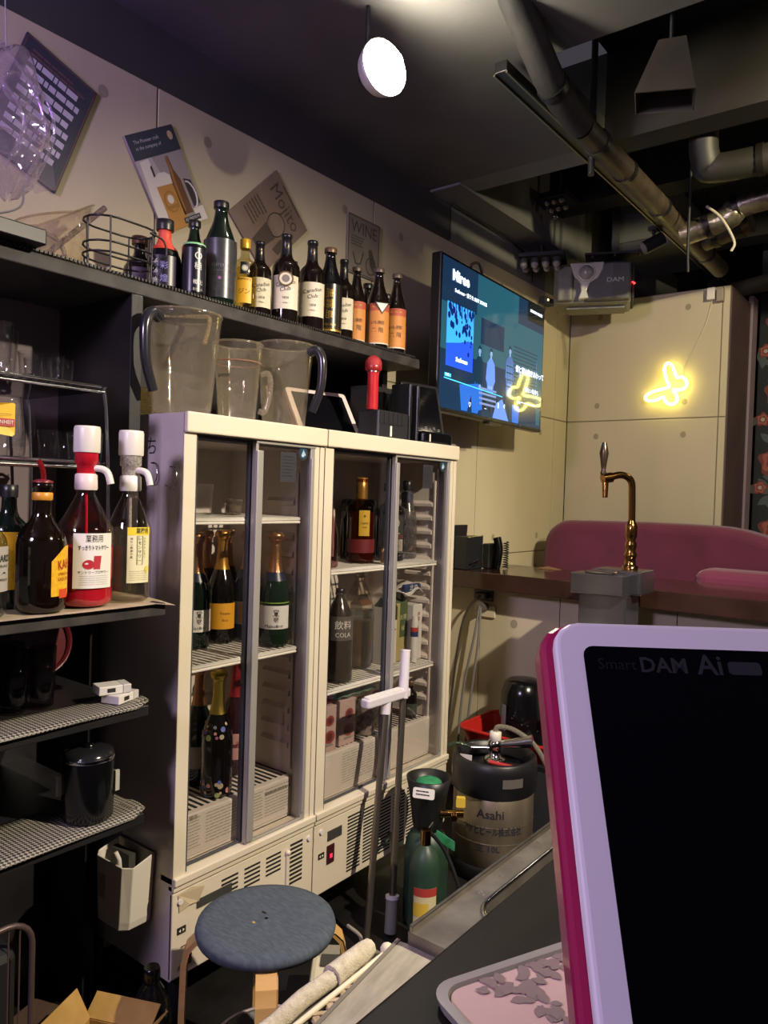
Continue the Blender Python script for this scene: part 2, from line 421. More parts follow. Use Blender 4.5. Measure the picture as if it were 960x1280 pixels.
# ================================================================== two glass-door show fridges
FRIDGE = mat('cream_fridge_enamel', '#d6cbb6', 0.35, noise=3, col2='#cdc1ab')
FRSIDE = mat('cream_fridge_side', '#c6bcb9', 0.26, noise=5, col2='#bab0ae')
LINER = mat('white_fridge_liner', '#d2c7bb', 0.45)
ALU = mat('grey_aluminium_trim', '#a5a19b', 0.4, 0.35)
SLATE = mat('slate_shaded_trim', '#3a3c44', 0.55)
WIREM = mat('white_coated_wire', '#e8e4d8', 0.35)
PANE = glass('door_pane_glass', '#f7f6f6', base=0.03, edge=0.6, rough=0.01)
SLOT = mat('dark_slot', '#16140f', 0.8)
DPL = mat('dark_name_plate', '#3b3a38', 0.4)
BLUE = mat('logo_navy', '#16233c', 0.35)
FX = -1.515
def fridge(y0, y1, mull, shelves, base_z, label, left):
    R0 = (-1.74, (y0+y1)/2, 0)
    t = thing('display_fridge', label, 'fridge', R0)
    B = lambda m, n, mt, par=t, **k: m.build(n, mt, par, rel=R0, **k)
    L, Rr = y0+0.038, y1-0.042; xb = -1.88
    # carcass: sides, back, roof and base as one shell with the opening in front
    m = MB()
    m.box(-1.965, y0, 0.075, FX-0.004, y0+0.03, 1.445); m.box(-1.965, y1-0.03, 0.075, FX-0.004, y1, 1.445)
    m.box(-1.965, y0+0.03, 0.075, xb-0.03, y1-0.03, 1.487); m.box(-1.965, y0, 1.445, FX-0.004, y1, 1.487)
    m.box(-1.94, y0+0.03, 0.075, FX-0.012, y1-0.03, 0.30)
    B(m, 'cabinet', FRSIDE)
    m = MB(); m.box(FX-0.004, y0, 1.438, FX+0.012, y1, 1.489); B(m, 'header', FRIDGE, bevel=0.004)
    m = MB(); m.box(FX-0.004, y0, 0.335, FX, y0+0.038, 1.438); B(m, 'front_post', FRIDGE, bevel=0.002)
    m = MB(); m.box(FX-0.004, y1-0.042, 0.335, FX, y1-0.022, 1.438); m.box(FX-0.004, y1-0.019, 0.335, FX, y1, 1.438); B(m, 'front_post', FRIDGE, bevel=0.002)
    m = MB(); m.box(FX-0.052, y0, 0.316, FX+0.010, y1, 0.336); m.box(FX-0.02, y0, 0.300, FX+0.004, y1, 0.316); B(m, 'sill', FRIDGE, bevel=0.003)
    # liner
    m = MB(); m.box(xb-0.03, L-0.008, 0.336, xb, Rr+0.008, 1.445); m.box(xb, L-0.008, 0.336, FX-0.054, L, 1.44); m.box(xb, Rr, 0.336, FX-0.054, Rr+0.008, 1.44)
    m.box(xb, L, 1.425, FX-0.054, Rr, 1.445); m.box(xb, L, 0.336, FX-0.054, Rr, 0.342)
    B(m, 'liner', LINER)
    # shelf ribs moulded on both inner walls
    rb = MB(); d = 0.012
    z0 = 0; prof = [(0, 0), (d, 0.006), (d, 0.016), (0, 0.026)]
    vs = [(-1.745, 0, z) for _, z in prof]
    def rib(side, z):
        s = -1 if side > 0 else 1; yb = Rr if side > 0 else L
        n = MB(); P = [(yb, z), (yb+s*d, z+0.005), (yb+s*d, z+0.015), (yb, z+0.026)]
        va = [(-1.70, a, b) for a, b in P]+[(-1.585, a, b) for a, b in P]
        n.add(va, [(0, 1, 2, 3), (7, 6, 5, 4), (0, 4, 5, 1), (1, 5, 6, 2), (2, 6, 7, 3), (3, 7, 4, 0)]); return n
    first = {}
    for side in (1, -1):
        for k in range(15):
            z = 0.53+k*0.052
            B(rib(side, z), 'shelf_rib', LINER)
        m = MB(); yb = Rr if side > 0 else L; s = -1 if side > 0 else 1
        m.box(-1.583, min(yb, yb+s*0.008), 0.47, -1.572, max(yb, yb+s*0.008), 1.36); B(m, 'rib_post', LINER, bevel=0.003)
    # doors
    ym0, ym1 = mull
    def door(a, b, x, nm):
        fr = MB(); wv = 0.022
        fr.box(x-0.009, a, 0.338, x+0.007, a+0.010, 1.437); fr.box(x-0.009, b-(0.011 if nm == 'l' else 0.02), 0.338, x+0.007, b, 1.437)
        fr.box(x-0.006, a, 0.338, x+0.006, b, 0.343); fr.box(x-0.009, a, 1.428, x+0.009, b, 1.437)
        d = B(fr, 'sliding_door', [SLATE if nm == 'l' else ALU], bevel=0.002)  # slate on the inner door stands in for shade on its stile
        g = MB().box(x-0.0025, a+0.01, 0.345, x+0.0025, b-0.02, 1.43); B(g, 'door_pane', PANE, d)
        return d
    dl = door(L-0.002, ym0+0.022, FX-0.030, 'l')
    dr = door(ym0+0.012, Rr+0.004, FX-0.008, 'r')
    m = MB(); m.box(FX-0.001, ym0+0.012, 0.345, FX+0.005, ym1, 1.41); B(m, 'door_handle', ALU, dr, bevel=0.003)
    m = MB(); m.box(FX-0.0225, L+0.006, 0.36, FX-0.017, L+0.014, 1.40); B(m, 'door_handle', ALU, dl, bevel=0.003)
    m = MB(); m.box(FX-0.001, Rr-0.016, 0.36, FX+0.004, Rr-0.008, 1.40); B(m, 'door_handle', ALU, dr, bevel=0.002)
    for y in (L, Rr):   # slate track edges
        s = 1 if y == L else -1
        m = MB(); m.box(FX-0.05, min(y, y+s*0.006), 0.338, FX-0.004, max(y, y+s*0.006), 1.438); B(m, 'track_edge', SLATE if s > 0 else ALU)
    # round badge with a pale bird mark and the square energy sticker, both on the right pane
    yl = Rr-0.045; M = basis((FX-0.0045, yl, 1.412), (0, 1, 0), (1, 0, 0))
    m = MB()
    m.add([M @ Vector((0.021*cos(2*pi*k/28), 0.021*sin(2*pi*k/28), 0)) for k in range(28)], [tuple(range(28))], 0)
    m.add([M @ Vector((0.0165*cos(2*pi*k/28), 0.0165*sin(2*pi*k/28), 0.0004)) for k in range(28)], [tuple(range(28))], 1)
    m.add([M @ Vector(p) for p in ((-0.008, -0.006, 0.0008), (-0.004, -0.011, 0.0008), (0.003, -0.010, 0.0008), (0.001, 0.012, 0.0008))], [(0, 1, 2, 3)], 2)
    m.add([M @ Vector(p) for p in ((0.003, 0.008, 0.0008), (0.004, -0.008, 0.0008), (0.010, -0.004, 0.0008))], [(0, 1, 2)], 2)
    B(m, 'round_badge', [SLOT, mat('badge_blue', '#26425c', 0.3), mat('badge_white', '#aebfca', 0.4)], dr)
    ys = (ym1+Rr)/2+(0.0 if left else 0.02); M = basis((FX-0.0048, ys, 1.37), (0, 1, 0), (1, 0, 0))
    m = MB(); m.add([M @ Vector(p) for p in ((-0.031, -0.042, 0), (0.031, -0.042, 0), (0.031, 0.042, 0), (-0.031, 0.042, 0))], [(0, 1, 2, 3)], 0)
    lines(m, basis((FX-0.0044, ys, 1.37), (0, 1, 0), (1, 0, 0)), 0.05, [0.028-0.009*k for k in range(7)], 1, 0.0025, 5)
    B(m, 'energy_sticker', [mat('grey_sticker', '#2e2d33', 0.5), mat('sticker_print', '#1f1e24', 0.5)], dr)
    # wire shelves
    for zs in shelves:
        m = MB(); fr = [(-1.555, L+0.018, zs), (-1.555, Rr-0.018, zs), (xb+0.01, Rr-0.018, zs), (xb+0.01, L+0.018, zs)]
        m.tube(fr, 0.005, 8, closed=True); m.tube([(-1.555, L+0.016, zs-0.010), (-1.555, Rr-0.016, zs-0.010)], 0.004, 8)
        sh = B(m, 'wire_shelf', WIREM)
        m = MB(); n = int((Rr-L)/0.023)
        for k in range(n+1):
            y = L+0.024+(Rr-L-0.048)*k/n; m.tube([(-1.555, y, zs+0.003), (xb+0.01, y, zs+0.003)], 0.0032, 5)
        for x in (-1.64, -1.72, -1.80): m.tube([(x, L+0.016, zs-0.002), (x, Rr-0.016, zs-0.002)], 0.003, 5)
        B(m, 'shelf_wires', WIREM, sh, kind='stuff')
    # machine cover at the bottom of the cold chamber, slotted on top, printed in front
    m = MB(); m.box(xb+0.002, L+0.002, 0.342, -1.568, Rr-0.002, base_z); bc = B(m, 'base_cover', LINER, bevel=0.003)
    m = MB(); n = int((Rr-L)/0.021)
    for k in range(n):
        y = L+0.022+k*0.021; m.box(-1.80, y, base_z, -1.590, y+0.009, base_z+0.0012)
    B(m, 'vent_slots', SLOT, bc, kind='stuff')
    M = basis((-1.5665, (L+Rr)/2, 0.392), (0, 1, 0), (1, 0, 0)); wd = Rr-L; hh = base_z-0.342
    m = MB()
    for c, (u0, u1) in enumerate(((0.06, 0.2), (0.24, 0.56), (0.6, 0.72), (0.74, 0.97)) if left else ((0.22, 0.6),)):
        Mc = basis((-1.5665, L+wd*(u0+u1)/2, 0.342+hh*0.5), (0, 1, 0), (1, 0, 0))
        if left or c == 0: lines(m, Mc, wd*(u1-u0), [hh*0.38-0.0085*k for k in range(int(hh*0.8/0.0085))], 0, 0.0016, 11+c, 0.2)
    if left:
        text(m, '⚠ 警告', 0.014, basis((-1.5664, L+wd*0.12, 0.342+hh*0.9), (0, 1, 0), (1, 0, 0)), 0)
        Mc = basis((-1.5664, L+wd*0.86, 0.342+hh*0.75), (0, 1, 0), (1, 0, 0)); lines(m, Mc, wd*0.24, [0], 0, 0.006, 3, 0)
    B(m, 'caution_print', mat('grey_print', '#857e72', 0.8), bc, kind='stuff')
    # lower machine panel
    m = MB(); m.box(FX-0.012, y0, 0.078, FX, y1, 0.297); lp = B(m, 'machine_panel', FRIDGE, bevel=0.003)
    m = MB()
    if left:
        for g0 in (0.155, 0.235, 0.315):
            n0 = 5
            for k in range(n0): m.add([(FX+0.0006, y0+g0, 0.268-0.012*k), (FX+0.0006, y0+g0+0.058, 0.268-0.012*k), (FX+0.0006, y0+g0+0.058, 0.274-0.012*k), (FX+0.0006, y0+g0, 0.274-0.012*k)], [(0, 1, 2, 3)])
        for k in range(10): m.add([(FX+0.0006, y0+0.41, 0.272-0.0125*k), (FX+0.0006, y0+0.462, 0.272-0.0125*k), (FX+0.0006, y0+0.462, 0.279-0.0125*k), (FX+0.0006, y0+0.41, 0.279-0.0125*k)], [(0, 1, 2, 3)])
    else:
        for g in range(7):
            ya = y0+0.155+g*0.08
            for k in range(17):
                z = 0.272-0.0108*k; m.add([(FX+0.0006, ya, z), (FX+0.0006, ya+0.067, z), (FX+0.0006, ya+0.067, z+0.006), (FX+0.0006, ya, z+0.006)], [(0, 1, 2, 3)])
    B(m, 'louver_slots', SLOT, lp, kind='stuff')
    for ya in ((0.022, 0.487) if left else (0.03,)):
        m = MB(); m.tube([(FX, y0+ya, 0.272), (FX+0.006, y0+ya, 0.272)], 0.0075, 12); B(m, 'panel_screw', WHITEP, lp)
    if left:
        m = MB(); m.box(FX, y0+0.392, 0.15, FX+0.008, y0+0.402, 0.262); m.ball((FX+0.006, y0+0.397, 0.262), 0.008, 8); B(m, 'panel_latch', FRIDGE, lp, bevel=0.002)
    sw = y0+(0.045 if left else 0.075)
    m = MB(); m.box(FX, sw-0.017, 0.160 if not left else 0.10, FX+0.004, sw+0.017, 0.218 if not left else 0.155)
    s_ = B(m, 'power_switch', mat('switch_maroon', '#3a1a1d', 0.3), lp, bevel=0.002)
    m = MB(); m.add([(FX+0.0046, sw-0.004, 0.178 if not left else 0.12), (FX+0.0046, sw+0.006, 0.178 if not left else 0.12), (FX+0.0046, sw+0.006, 0.19 if not left else 0.132), (FX+0.0046, sw-0.004, 0.19 if not left else 0.132)], [(0, 1, 2, 3)])
    B(m, 'switch_light', emis('red_pilot_light', '#ff2036', 3.0), s_)
    m = MB(); m.box(FX, y0+(0.075 if left else 0.06), 0.232, FX+0.003, y0+(0.19 if left else 0.125), 0.262 if not left else 0.254); B(m, 'name_plate', DPL, lp)
    yk = y0+(0.028 if left else 0.032)
    m = MB(); m.box(FX, yk-0.012, 0.188, FX+0.002, yk+0.014, 0.205); m.add([(FX+0.0024, yk-0.008, 0.1965), (FX+0.0024, yk-0.002, 0.192), (FX+0.0024, yk-0.002, 0.201)], [(0, 1, 2)], 1); m.add([(FX+0.0024, yk+0.010, 0.1965), (FX+0.0024, yk+0.004, 0.192), (FX+0.0024, yk+0.004, 0.201)], [(0, 2, 1)], 1)
    B(m, 'dial_plate', [SLOT, PAPER], lp)
    for y in (y0+0.05, y1-0.05):
        for x in (-1.92, -1.56): m = MB(); m.tube([(x, y, FLZ), (x, y, 0.08)], 0.02, 12); B(m, 'foot', BLACK)
    return t, R0
F1, F1R = fridge(1.160, 1.668, (1.385, 1.420), (1.222, 0.841), 0.453, 'left narrower cream show fridge with sliding glass doors full of champagne bottles', True)
F2, F2R = fridge(1.672, 2.400, (2.010, 2.041), (1.059, 0.683), 0.473, 'right wider cream show fridge with sliding glass doors holding liquor and cartons', False)
# peeling tape on the left fridge's lower panel
m = MB(); tp = [(FX+0.002, 1.175, 0.29), (FX+0.003, 1.215, 0.297), (FX+0.006, 1.255, 0.285), (FX+0.003, 1.24, 0.25), (FX+0.007, 1.21, 0.255), (FX+0.003, 1.18, 0.245)]
m.add(tp, [(0, 1, 2, 3), (0, 3, 4, 5)], 0); m.build('packing_tape', mat('clear_tan_tape', '#b9a98a', 0.25), F1, rel=F1R)
m = MB(); m.add([(FX+0.002, 1.17, 0.15), (FX+0.005, 1.20, 0.155), (FX+0.005, 1.195, 0.12), (FX+0.002, 1.172, 0.10)], [(0, 3, 2, 1)], 0); m.build('packing_tape', mat('clear_tan_tape', '#b9a98a', 0.25), F1, rel=F1R)
# wire hooks and a hand-written kana on the left fridge's side
SIDE_Y = 1.16
for hx, hz in ((-1.622, 1.335), (-1.545, 1.325)):
    m = MB(); pts = smooth_path([(hx-0.02, 1.157, hz+0.028), (hx+0.004, 1.155, hz+0.024), (hx+0.012, 1.152, hz-0.008), (hx, 1.15, hz-0.024), (hx-0.02, 1.145, hz-0.018)], 5)
    m.tube(pts, 0.002, 6); m.build('wire_hook', CHROME, F1, rel=F1R)
m = MB(); text(m, 'ち', 0.05, basis((-1.645, 1.1595, 1.402), (1, 0, 0), (0, -1, 0), radians(-4))); m.build('handwriting', INK, F1, rel=F1R)
# white plastic bin hung on the left fridge's side
wbn = thing('hanging_bin', 'small white open bin hung on the left side of the cream fridge', 'bin', (-1.655, 1.115, 0.205))
m = MB(); vs = []; fs = []
outer = []
sec = [(-0.080, 0.040), (-0.080, -0.022), (-0.058, -0.040), (0.05, -0.040), (0.072, -0.022), (0.072, 0.040)]
for z, k in ((0.0, 0.80), (0.02, 0.86), (0.16, 1.0)): outer.append([(x*k, y*(0.9+0.1*k), z+(0.018*(1 if (z > 0.1 and i in (0, 5)) else 0))) for i, (x, y) in enumerate(sec)])
for z, k in ((0.16, 0.94), (0.02, 0.8)): outer.append([(x*k, y*0.9, z+(0.018*(1 if (z > 0.1 and i in (0, 5)) else 0))) for i, (x, y) in enumerate(sec)])
for ringv in outer: vs += ringv
for r in range(4):
    for i in range(6): j = (i+1) % 6; fs.append((r*6+i, r*6+j, r*6+6+j, r*6+6+i))
fs.append((5, 4, 3, 2, 1, 0)); fs.append(tuple(range(24, 30)))
m.add(vs, [tuple(reversed(f)) for f in fs]); m.build('bin_body', mat('off_white_plastic', '#d2cabd', 0.35), wbn, bevel=0.006)
m = MB(); m.tube([(0.0, -0.01, 0.11), (0.03, -0.035, 0.175), (0.022, -0.04, 0.192)], 0.006, 8); m.build('handle_rod', WHITEP, wbn)
m = MB(); m.box(-0.05, -0.0400, 0.06, -0.02, -0.0365, 0.12); m.build('label', mat('faded_label', '#a59d8d', 0.6), wbn)
m = MB(); m.box(-0.06, 0.0, 0.10, 0.02, 0.02, 0.168); m.build('bin_contents', mat('dark_rubbish', '#3a3833', 0.7, noise=30), wbn)
# ================================================================== bottles
DKBROWN = mat('dark_brown_bottle_glass', '#140d0a', 0.08, coat=0.3)
DKGREEN = mat('dark_green_bottle_glass', '#0d1a10', 0.08, coat=0.3)
MIDGREEN = mat('green_bottle_glass', '#142413', 0.08, coat=0.3)
BLKGLASS = mat('black_bottle_glass', '#0d0d10', 0.1, coat=0.3)
LBL_CREAM = mat('cream_label', '#cfc5b0', 0.6)
LBL_WHITE = mat('white_label', '#d8d4cc', 0.55)
LBL_ORANGE = mat('orange_label', '#c8843e', 0.6)
LBL_AMBER = mat('amber_label', '#d99a28', 0.5)
LBL_RED = mat('red_label_band', '#b1533c', 0.6)
GOLDF = mat('gold_foil', '#b28a4e', 0.3, 0.85, bump=(260, 0.5))
ROSEGOLD = mat('rose_gold_foil', '#b0815a', 0.28, 0.85, bump=(260, 0.5))
YELFOIL = mat('yellow_gold_foil', '#b9a24c', 0.28, 0.85, bump=(260, 0.5))
REDFOIL = mat('red_foil', '#a0262c', 0.3, 0.6, bump=(260, 0.4))
GOLDINK = mat('gold_ink', '#a98443', 0.35, 0.7)
BLACKCAP = mat('black_cap', '#1c1b1d', 0.35)
def prof(kind, H, R):
    if kind == 'bord': P = [(0.86, 0), (0.98, .012), (1, .03), (1, .60), (.97, .645), (.80, .69), (.52, .735), (.40, .78), (.36, .84), (.35, .955), (.39, .96), (.39, .985), (.36, 1)]
    elif kind == 'champ': P = [(0.86, 0), (0.98, .012), (1, .03), (1, .42), (.98, .47), (.91, .53), (.75, .59), (.56, .645), (.43, .70), (.365, .77), (.335, .85), (.325, .905), (.325, .92), (.40, .926), (.40, .95), (.33, .956), (.33, 1)]
    elif kind == 'beer': P = [(0.88, 0), (0.98, .012), (1, .03), (1, .54), (.93, .62), (.72, .71), (.50, .80), (.40, .88), (.37, .95), (.43, .955), (.43, .985), (.36, 1)]
    elif kind == 'square': P = [(0.90, 0), (0.98, .012), (1, .03), (1, .62), (.92, .68), (.62, .72), (.40, .75), (.34, .79), (.33, .94), (.40, .945), (.40, .985), (.36, 1)]
    elif kind == 'round': P = [(0.7, 0), (0.9, .02), (1, .10), (1.0, .40), (.93, .52), (.72, .62), (.45, .69), (.36, .75), (.33, .92), (.42, .93), (.42, .98), (.36, 1)]
    elif kind == 'can': P = [(0.85, 0), (0.97, .02), (1, .05), (1, .93), (.92, .97), (.9, 1.0)]
    elif kind == 'frost': P = [(0.9, 0), (1, .02), (1, .40), (.95, .50), (.78, .62), (.52, .74), (.36, .84), (.33, .96), (.36, .97), (.36, 1)]
    elif kind == 'pet': P = [(0.80, 0), (0.97, .015), (1, .05), (1, .60), (.96, .66), (.80, .76), (.55, .85), (.33, .91), (.30, .94), (.36, .945), (.36, .955), (.28, .96), (.28, 1)]
    return [(r*R, z*H) for r, z in P]
def radius_at(P, z):
    for (r0, z0), (r1, z1) in zip(P, P[1:]):
        if z0 <= z <= z1: return r0+(r1-r0)*(z-z0)/max(z1-z0, 1e-6)
    return P[-1][0]
def bottle(name, label, loc, H, R, kind, gmat, cap=None, labels=(), liquid=None, group=None, face=0.0, cat='bottle', sy=1.0, foil=None):
    x, y, z = loc; P = prof(kind, H, R)
    t = thing(name, label, cat, loc, 0, group)
    t.rotation_euler = (0, 0, 0)
    MB().lathe(P, 28, sy=sy).build('glass_body', gmat, t)
    if liquid:
        lm, lv = liquid; Q = [(r*0.93, zz) for r, zz in P if 0.01*H < zz < lv*H]; Q = [(Q[0][0]*0.9, 0.012*H)]+Q+[(radius_at(P, lv*H)*0.93, lv*H)]
        MB().lathe(Q, 24, sy=sy).build('liquid', lm, t)
    if cap:
        cm, ch, k = cap; r0 = radius_at(P, (1-ch*0.5)*H)*1.08*k
        MB().lathe([(r0, (1-ch)*H), (r0*1.02, (1-ch*0.5)*H), (r0, H*1.002), (r0*0.9, H*1.006)], 20).build('cap', cm, t)
    if foil:
        fm, f0 = foil; Q = [(r*1.03+0.0004, zz) for r, zz in P if zz > f0*H]; Q = [(radius_at(P, f0*H)*1.03, f0*H)]+Q
        MB().lathe(Q, 24).build('foil', fm, t)
    fa = face_cam(x, y)+face
    for (z0, z1, half, lm, texts) in labels:
        r = radius_at(P, (z0+z1)/2*H); r = max(r, radius_at(P, z0*H), radius_at(P, z1*H))*1.004+0.0005
        lb = MB().patch(r, fa-radians(half), fa+radians(half), z0*H, z1*H, n=20 if half < 150 else 36)
        lo = lb.build('label', lm, t)
        tm = {}
        for tx in texts:
            s_, size, tz, im, wide = tx[:5]; roll = tx[5] if len(tx) > 5 else 0.0; off = tx[6] if len(tx) > 6 else 0.0
            mbx = MB(); tm[len(tm)] = (mbx, im)
            text_bend(mbx, s_, size, r+0.0006, fa+off, tz*H, 0, wide, roll)
        for nm, (mbx, im) in tm.items():
            if mbx.v: mbx.build('lettering', im, lo)
    return t
ST = 1.8165   # standing height on the top shelf
GB = 'bottles along the top shelf'
# --- left group, from the basket to the big black bottle
b = bottle('liquor_bottle', 'squat dark liqueur bottle with round violet seal standing behind the wire basket', (-1.852, 1.25, ST), 0.178, 0.044, 'round', DKBROWN, (mat('bronze_cap', '#6e5640', 0.4, 0.4), .12, 1.1),
           [(0.30, 0.48, 26, mat('violet_seal', '#5a4758', 0.5), [])], group=GB)
bottle('liquor_bottle', 'rounded black liquor bottle with a bright red wrapped neck', (-1.757, 1.263, ST), 0.209, 0.047, 'round', BLKGLASS, (BLACKCAP, .13, 1.1), foil=(mat('red_neck_wrap', '#d24a34', 0.55, bump=(90, 0.5)), .60), labels=
       [        (0.12, 0.5, 50, mat('violet_black_label', '#1d1629', 0.35), [('本', 0.016, .42, LBL_WHITE, None, 0, -.5), ('格', 0.016, .30, LBL_WHITE, None, 0, -.5), ('焼', 0.016, .18, LBL_WHITE, None, 0, -.5), ('彩', 0.022, .36, mat('violet_ink', '#8f8ad0', 0.4), None), ('煌', 0.022, .2, mat('violet_ink', '#8f8ad0', 0.4), None)])], group=GB)
t = bottle('beer_bottle', 'green glass bottle with a black top behind the tall black can', (-1.775, 1.375, ST), 0.245, 0.034, 'beer', MIDGREEN, (BLACKCAP, .07, 1.1), [], group=GB)
bottle('drink_can', 'tall black can with white writing and a pale green rim on the top shelf', (-1.683, 1.305, ST), 0.142, 0.033, 'can', mat('black_can', '#13121a', 0.25, 0.3), (mat('pale_green_rim', '#86c48a', 0.4), .05, .92),
       [(0.08, 0.9, 60, mat('black_can_print', '#141320', 0.3), [('●', 0.026, .74, LBL_WHITE, None, 0, .35), ('極', 0.022, .55, LBL_WHITE, None, 0, .35), ('樽生', 0.014, .25, LBL_WHITE, None, 0, .35), ('生ビール', 0.007, .12, LBL_WHITE, None, 0, .35)])], cat='can', group=GB)
bottle('wine_bottle', 'biggest black bottle on the top shelf, sleeved in dark grey plastic', (-1.70, 1.408, ST), 0.293, 0.046, 'beer', DKGREEN, (BLACKCAP, .06, 1.0),
       [(0.06, 0.62, 180, mat('charcoal_sleeve', '#46464a', 0.3, 0.3, noise=80, col2='#3a3a3e'), [('ＶＩＮＴＥＲＯＳ', 0.010, .36, mat('sleeve_print', '#8d8d95', 0.4), .045), ('────', 0.010, .31, mat('sleeve_print', '#8d8d95', 0.4), .035), ('●', 0.012, .24, mat('sleeve_mauve', '#8f5f8c', 0.4), None)])], group=GB)
bottle('spirit_bottle', 'clear square spirit bottle with yellow cap and yellow oval label', (-1.705, 1.505, ST), 0.217, 0.037, 'square', glass('clear_bottle_glass', '#e9e2c4', edge=0.8, base=.06), (mat('yellow_cap', '#d0a42e', 0.35, 0.3), .12, 1.15),
       [(0.12, 0.46, 34, mat('yellow_oval_label', '#dca72c', 0.5), [('Suntory', 0.012, .44, mat('brown_ink', '#5a3414', 0.6), .04), ('ジン', 0.018, .27, mat('brown_ink', '#5a3414', 0.6), None)]),
        (0.50, 0.66, 20, mat('black_round_seal', '#161616', 0.5), [('◉', 0.022, .575, LBL_WHITE, None), ])], liquid=(glass('pale_gold_liquid', '#f4e9bc', base=0.02, edge=0.15), .6), group=GB)
# --- four whisky bottles with cream labels
NECK = mat('black_neck_sleeve', '#17161a', 0.3)
def whisky(label, y, H, R, x=-1.71, face=0.0, txt=True, seal=False):
    t = bottle('whisky_bottle', label, (x, y, ST), H, R, 'bord', DKBROWN, None,
               [(0.15, 0.52, 62, LBL_CREAM, [('Canadian', 0.017, .43, INK, R*1.5, radians(12)), ('Club', 0.017, .365, INK, R*0.8, radians(12)), ('1858', 0.011, .27, INK, None), ('— whisky —', 0.006, .215, INK, None)])],
               foil=(NECK, .77), group=GB, face=face)
    m = MB(); m.lathe([(R*.40, .765*H), (R*.405, .785*H)], 20); m.build('gold_collar', GOLDF, t)
    m = MB(); text_bend(m, 'C  C', 0.010, R*.385, face_cam(x, y)+face, .87*H, 0, None, radians(90)); m.build('lettering', GOLDINK, t)
    return t
whisky('cream labelled whisky bottle right beside the yellow capped spirit bottle', 1.590, 0.240, 0.037, -1.735, 0.2)
t2 = whisky('largest cream labelled whisky bottle with a round tag hung on its neck', 1.668, 0.278, 0.043, -1.70)
fa = face_cam(-1.70, 1.668)
m = MB(); m.tube([(0.0145*cos(fa+k*0.52), 0.0145*sin(fa+k*0.52), 0.218-0.0*k) for k in range(12)], 0.001, 5, closed=True)
m.tube([(0.016*cos(fa), 0.016*sin(fa), 0.218), (0.046*cos(fa), 0.046*sin(fa), 0.155)], 0.001, 5); tg = m.build('tag_string', INK, t2)
M = basis((0.0465*cos(fa), 0.0465*sin(fa), 0.132), (-sin(fa), cos(fa), 0), (cos(fa), sin(fa), 0.12))
m = MB()
for r, mi, d in ((0.024, 0, 0), (0.019, 1, 0.0006), (0.012, 2, 0.0012)): m.add([M @ Vector((r*cos(2*pi*k/24), r*sin(2*pi*k/24), d)) for k in range(24)], [tuple(range(24))], mi)
m.build('neck_tag', [mat('bronze_tag', '#6f6046', 0.4, 0.4), LBL_CREAM, mat('grey_ink', '#77716a', 0.6)], t2)
bottle('whisky_bottle', 'slim dark bottle standing behind two cream labelled whisky bottles', (-1.80, 1.80, ST), 0.245, 0.034, 'bord', BLKGLASS, (BLACKCAP, .12, 1.1), [], group=GB)
t3 = whisky('cream labelled whisky bottle just left of the black and gold one', 1.790, 0.294, 0.043, -1.705, 0.1)
t4 = bottle('shochu_bottle', 'black shochu bottle with vertical gold lettering and gold cap', (-1.715, 1.888, ST), 0.298, 0.043, 'beer', BLKGLASS, (mat('bronze_cap', '#6e5640', 0.4, 0.4), .05, 1.05),
            [(0.08, 0.58, 75, mat('black_gloss_label', '#16130f', 0.3), [('黒霧島', 0.03, .36, GOLDINK, .10, radians(-90)), ('KUROKIRI', 0.011, .13, GOLDINK, .05)]), (0.06, 0.10, 75, GOLDINK, []), (0.56, 0.58, 75, GOLDINK, [])], group=GB)
M = basis((0.05*cos(face_cam(-1.715, 1.888)-.9), 0.05*sin(face_cam(-1.715, 1.888)-.9), 0.135), (-sin(face_cam(-1.715, 1.888)-.9), cos(face_cam(-1.715, 1.888)-.9), 0), (cos(face_cam(-1.715, 1.888)-.9), sin(face_cam(-1.715, 1.888)-.9), 0))
m = MB(); m.add([M @ Vector(p) for p in ((-0.02, 0, 0), (0, -0.028, 0), (0.02, 0, 0), (0, 0.028, 0))], [(0, 1, 2, 3)], 0); m.add([M @ Vector(p) for p in ((-0.015, 0, .0005), (0, -0.021, .0005), (0.015, 0, .0005), (0, 0.021, .0005))], [(0, 1, 2, 3)], 1)
m.build('diamond_tag', [INK, LBL_WHITE], t4)
whisky('cream labelled whisky bottle wedged between black gold bottle and orange labelled ones', 1.975, 0.287, 0.038, -1.73, 0.05)
# --- orange-labelled shochu bottles and the dark ones behind them
def orange(label, y, H, R, x, tagd=False):
    t = bottle('shochu_bottle', label, (x, y, ST), H, R, 'beer', DKBROWN, (mat('grey_brown_cap', '#5d5048', 0.45, 0.3), .05, 1.05),
               [(0.09, 0.47, 78, LBL_ORANGE, [('いも焼酎', 0.015, .325, INK, .05), ('二 階', 0.020, .235, INK, None), ('─ ─ ─', 0.008, .13, LBL_CREAM, None)]), (0.47, 0.56, 78, LBL_RED, [('◆◆◆', 0.009, .515, LBL_ORANGE, .05)]), (0.075, 0.09, 78, LBL_CREAM, [])], group=GB)
    m = MB(); text_bend(m, '本格', 0.02, R*0.80, face_cam(x, y), .66*H, 0, None, radians(20)); m.build('lettering', mat('white_ink', '#c9c4bb', 0.5), t) if False else None
    return t
orange('orange labelled shochu bottle, left one of the three', 2.062, 0.285, 0.035, -1.745)
t5 = orange('orange labelled shochu bottle in the middle with a pointed white tag', 2.150, 0.298, 0.041, -1.715)
fa = face_cam(-1.715, 2.150)+0.35
M = basis((0.0425*cos(fa), 0.0425*sin(fa), 0.158), (-sin(fa), cos(fa), 0), (cos(fa), sin(fa), 0.05))
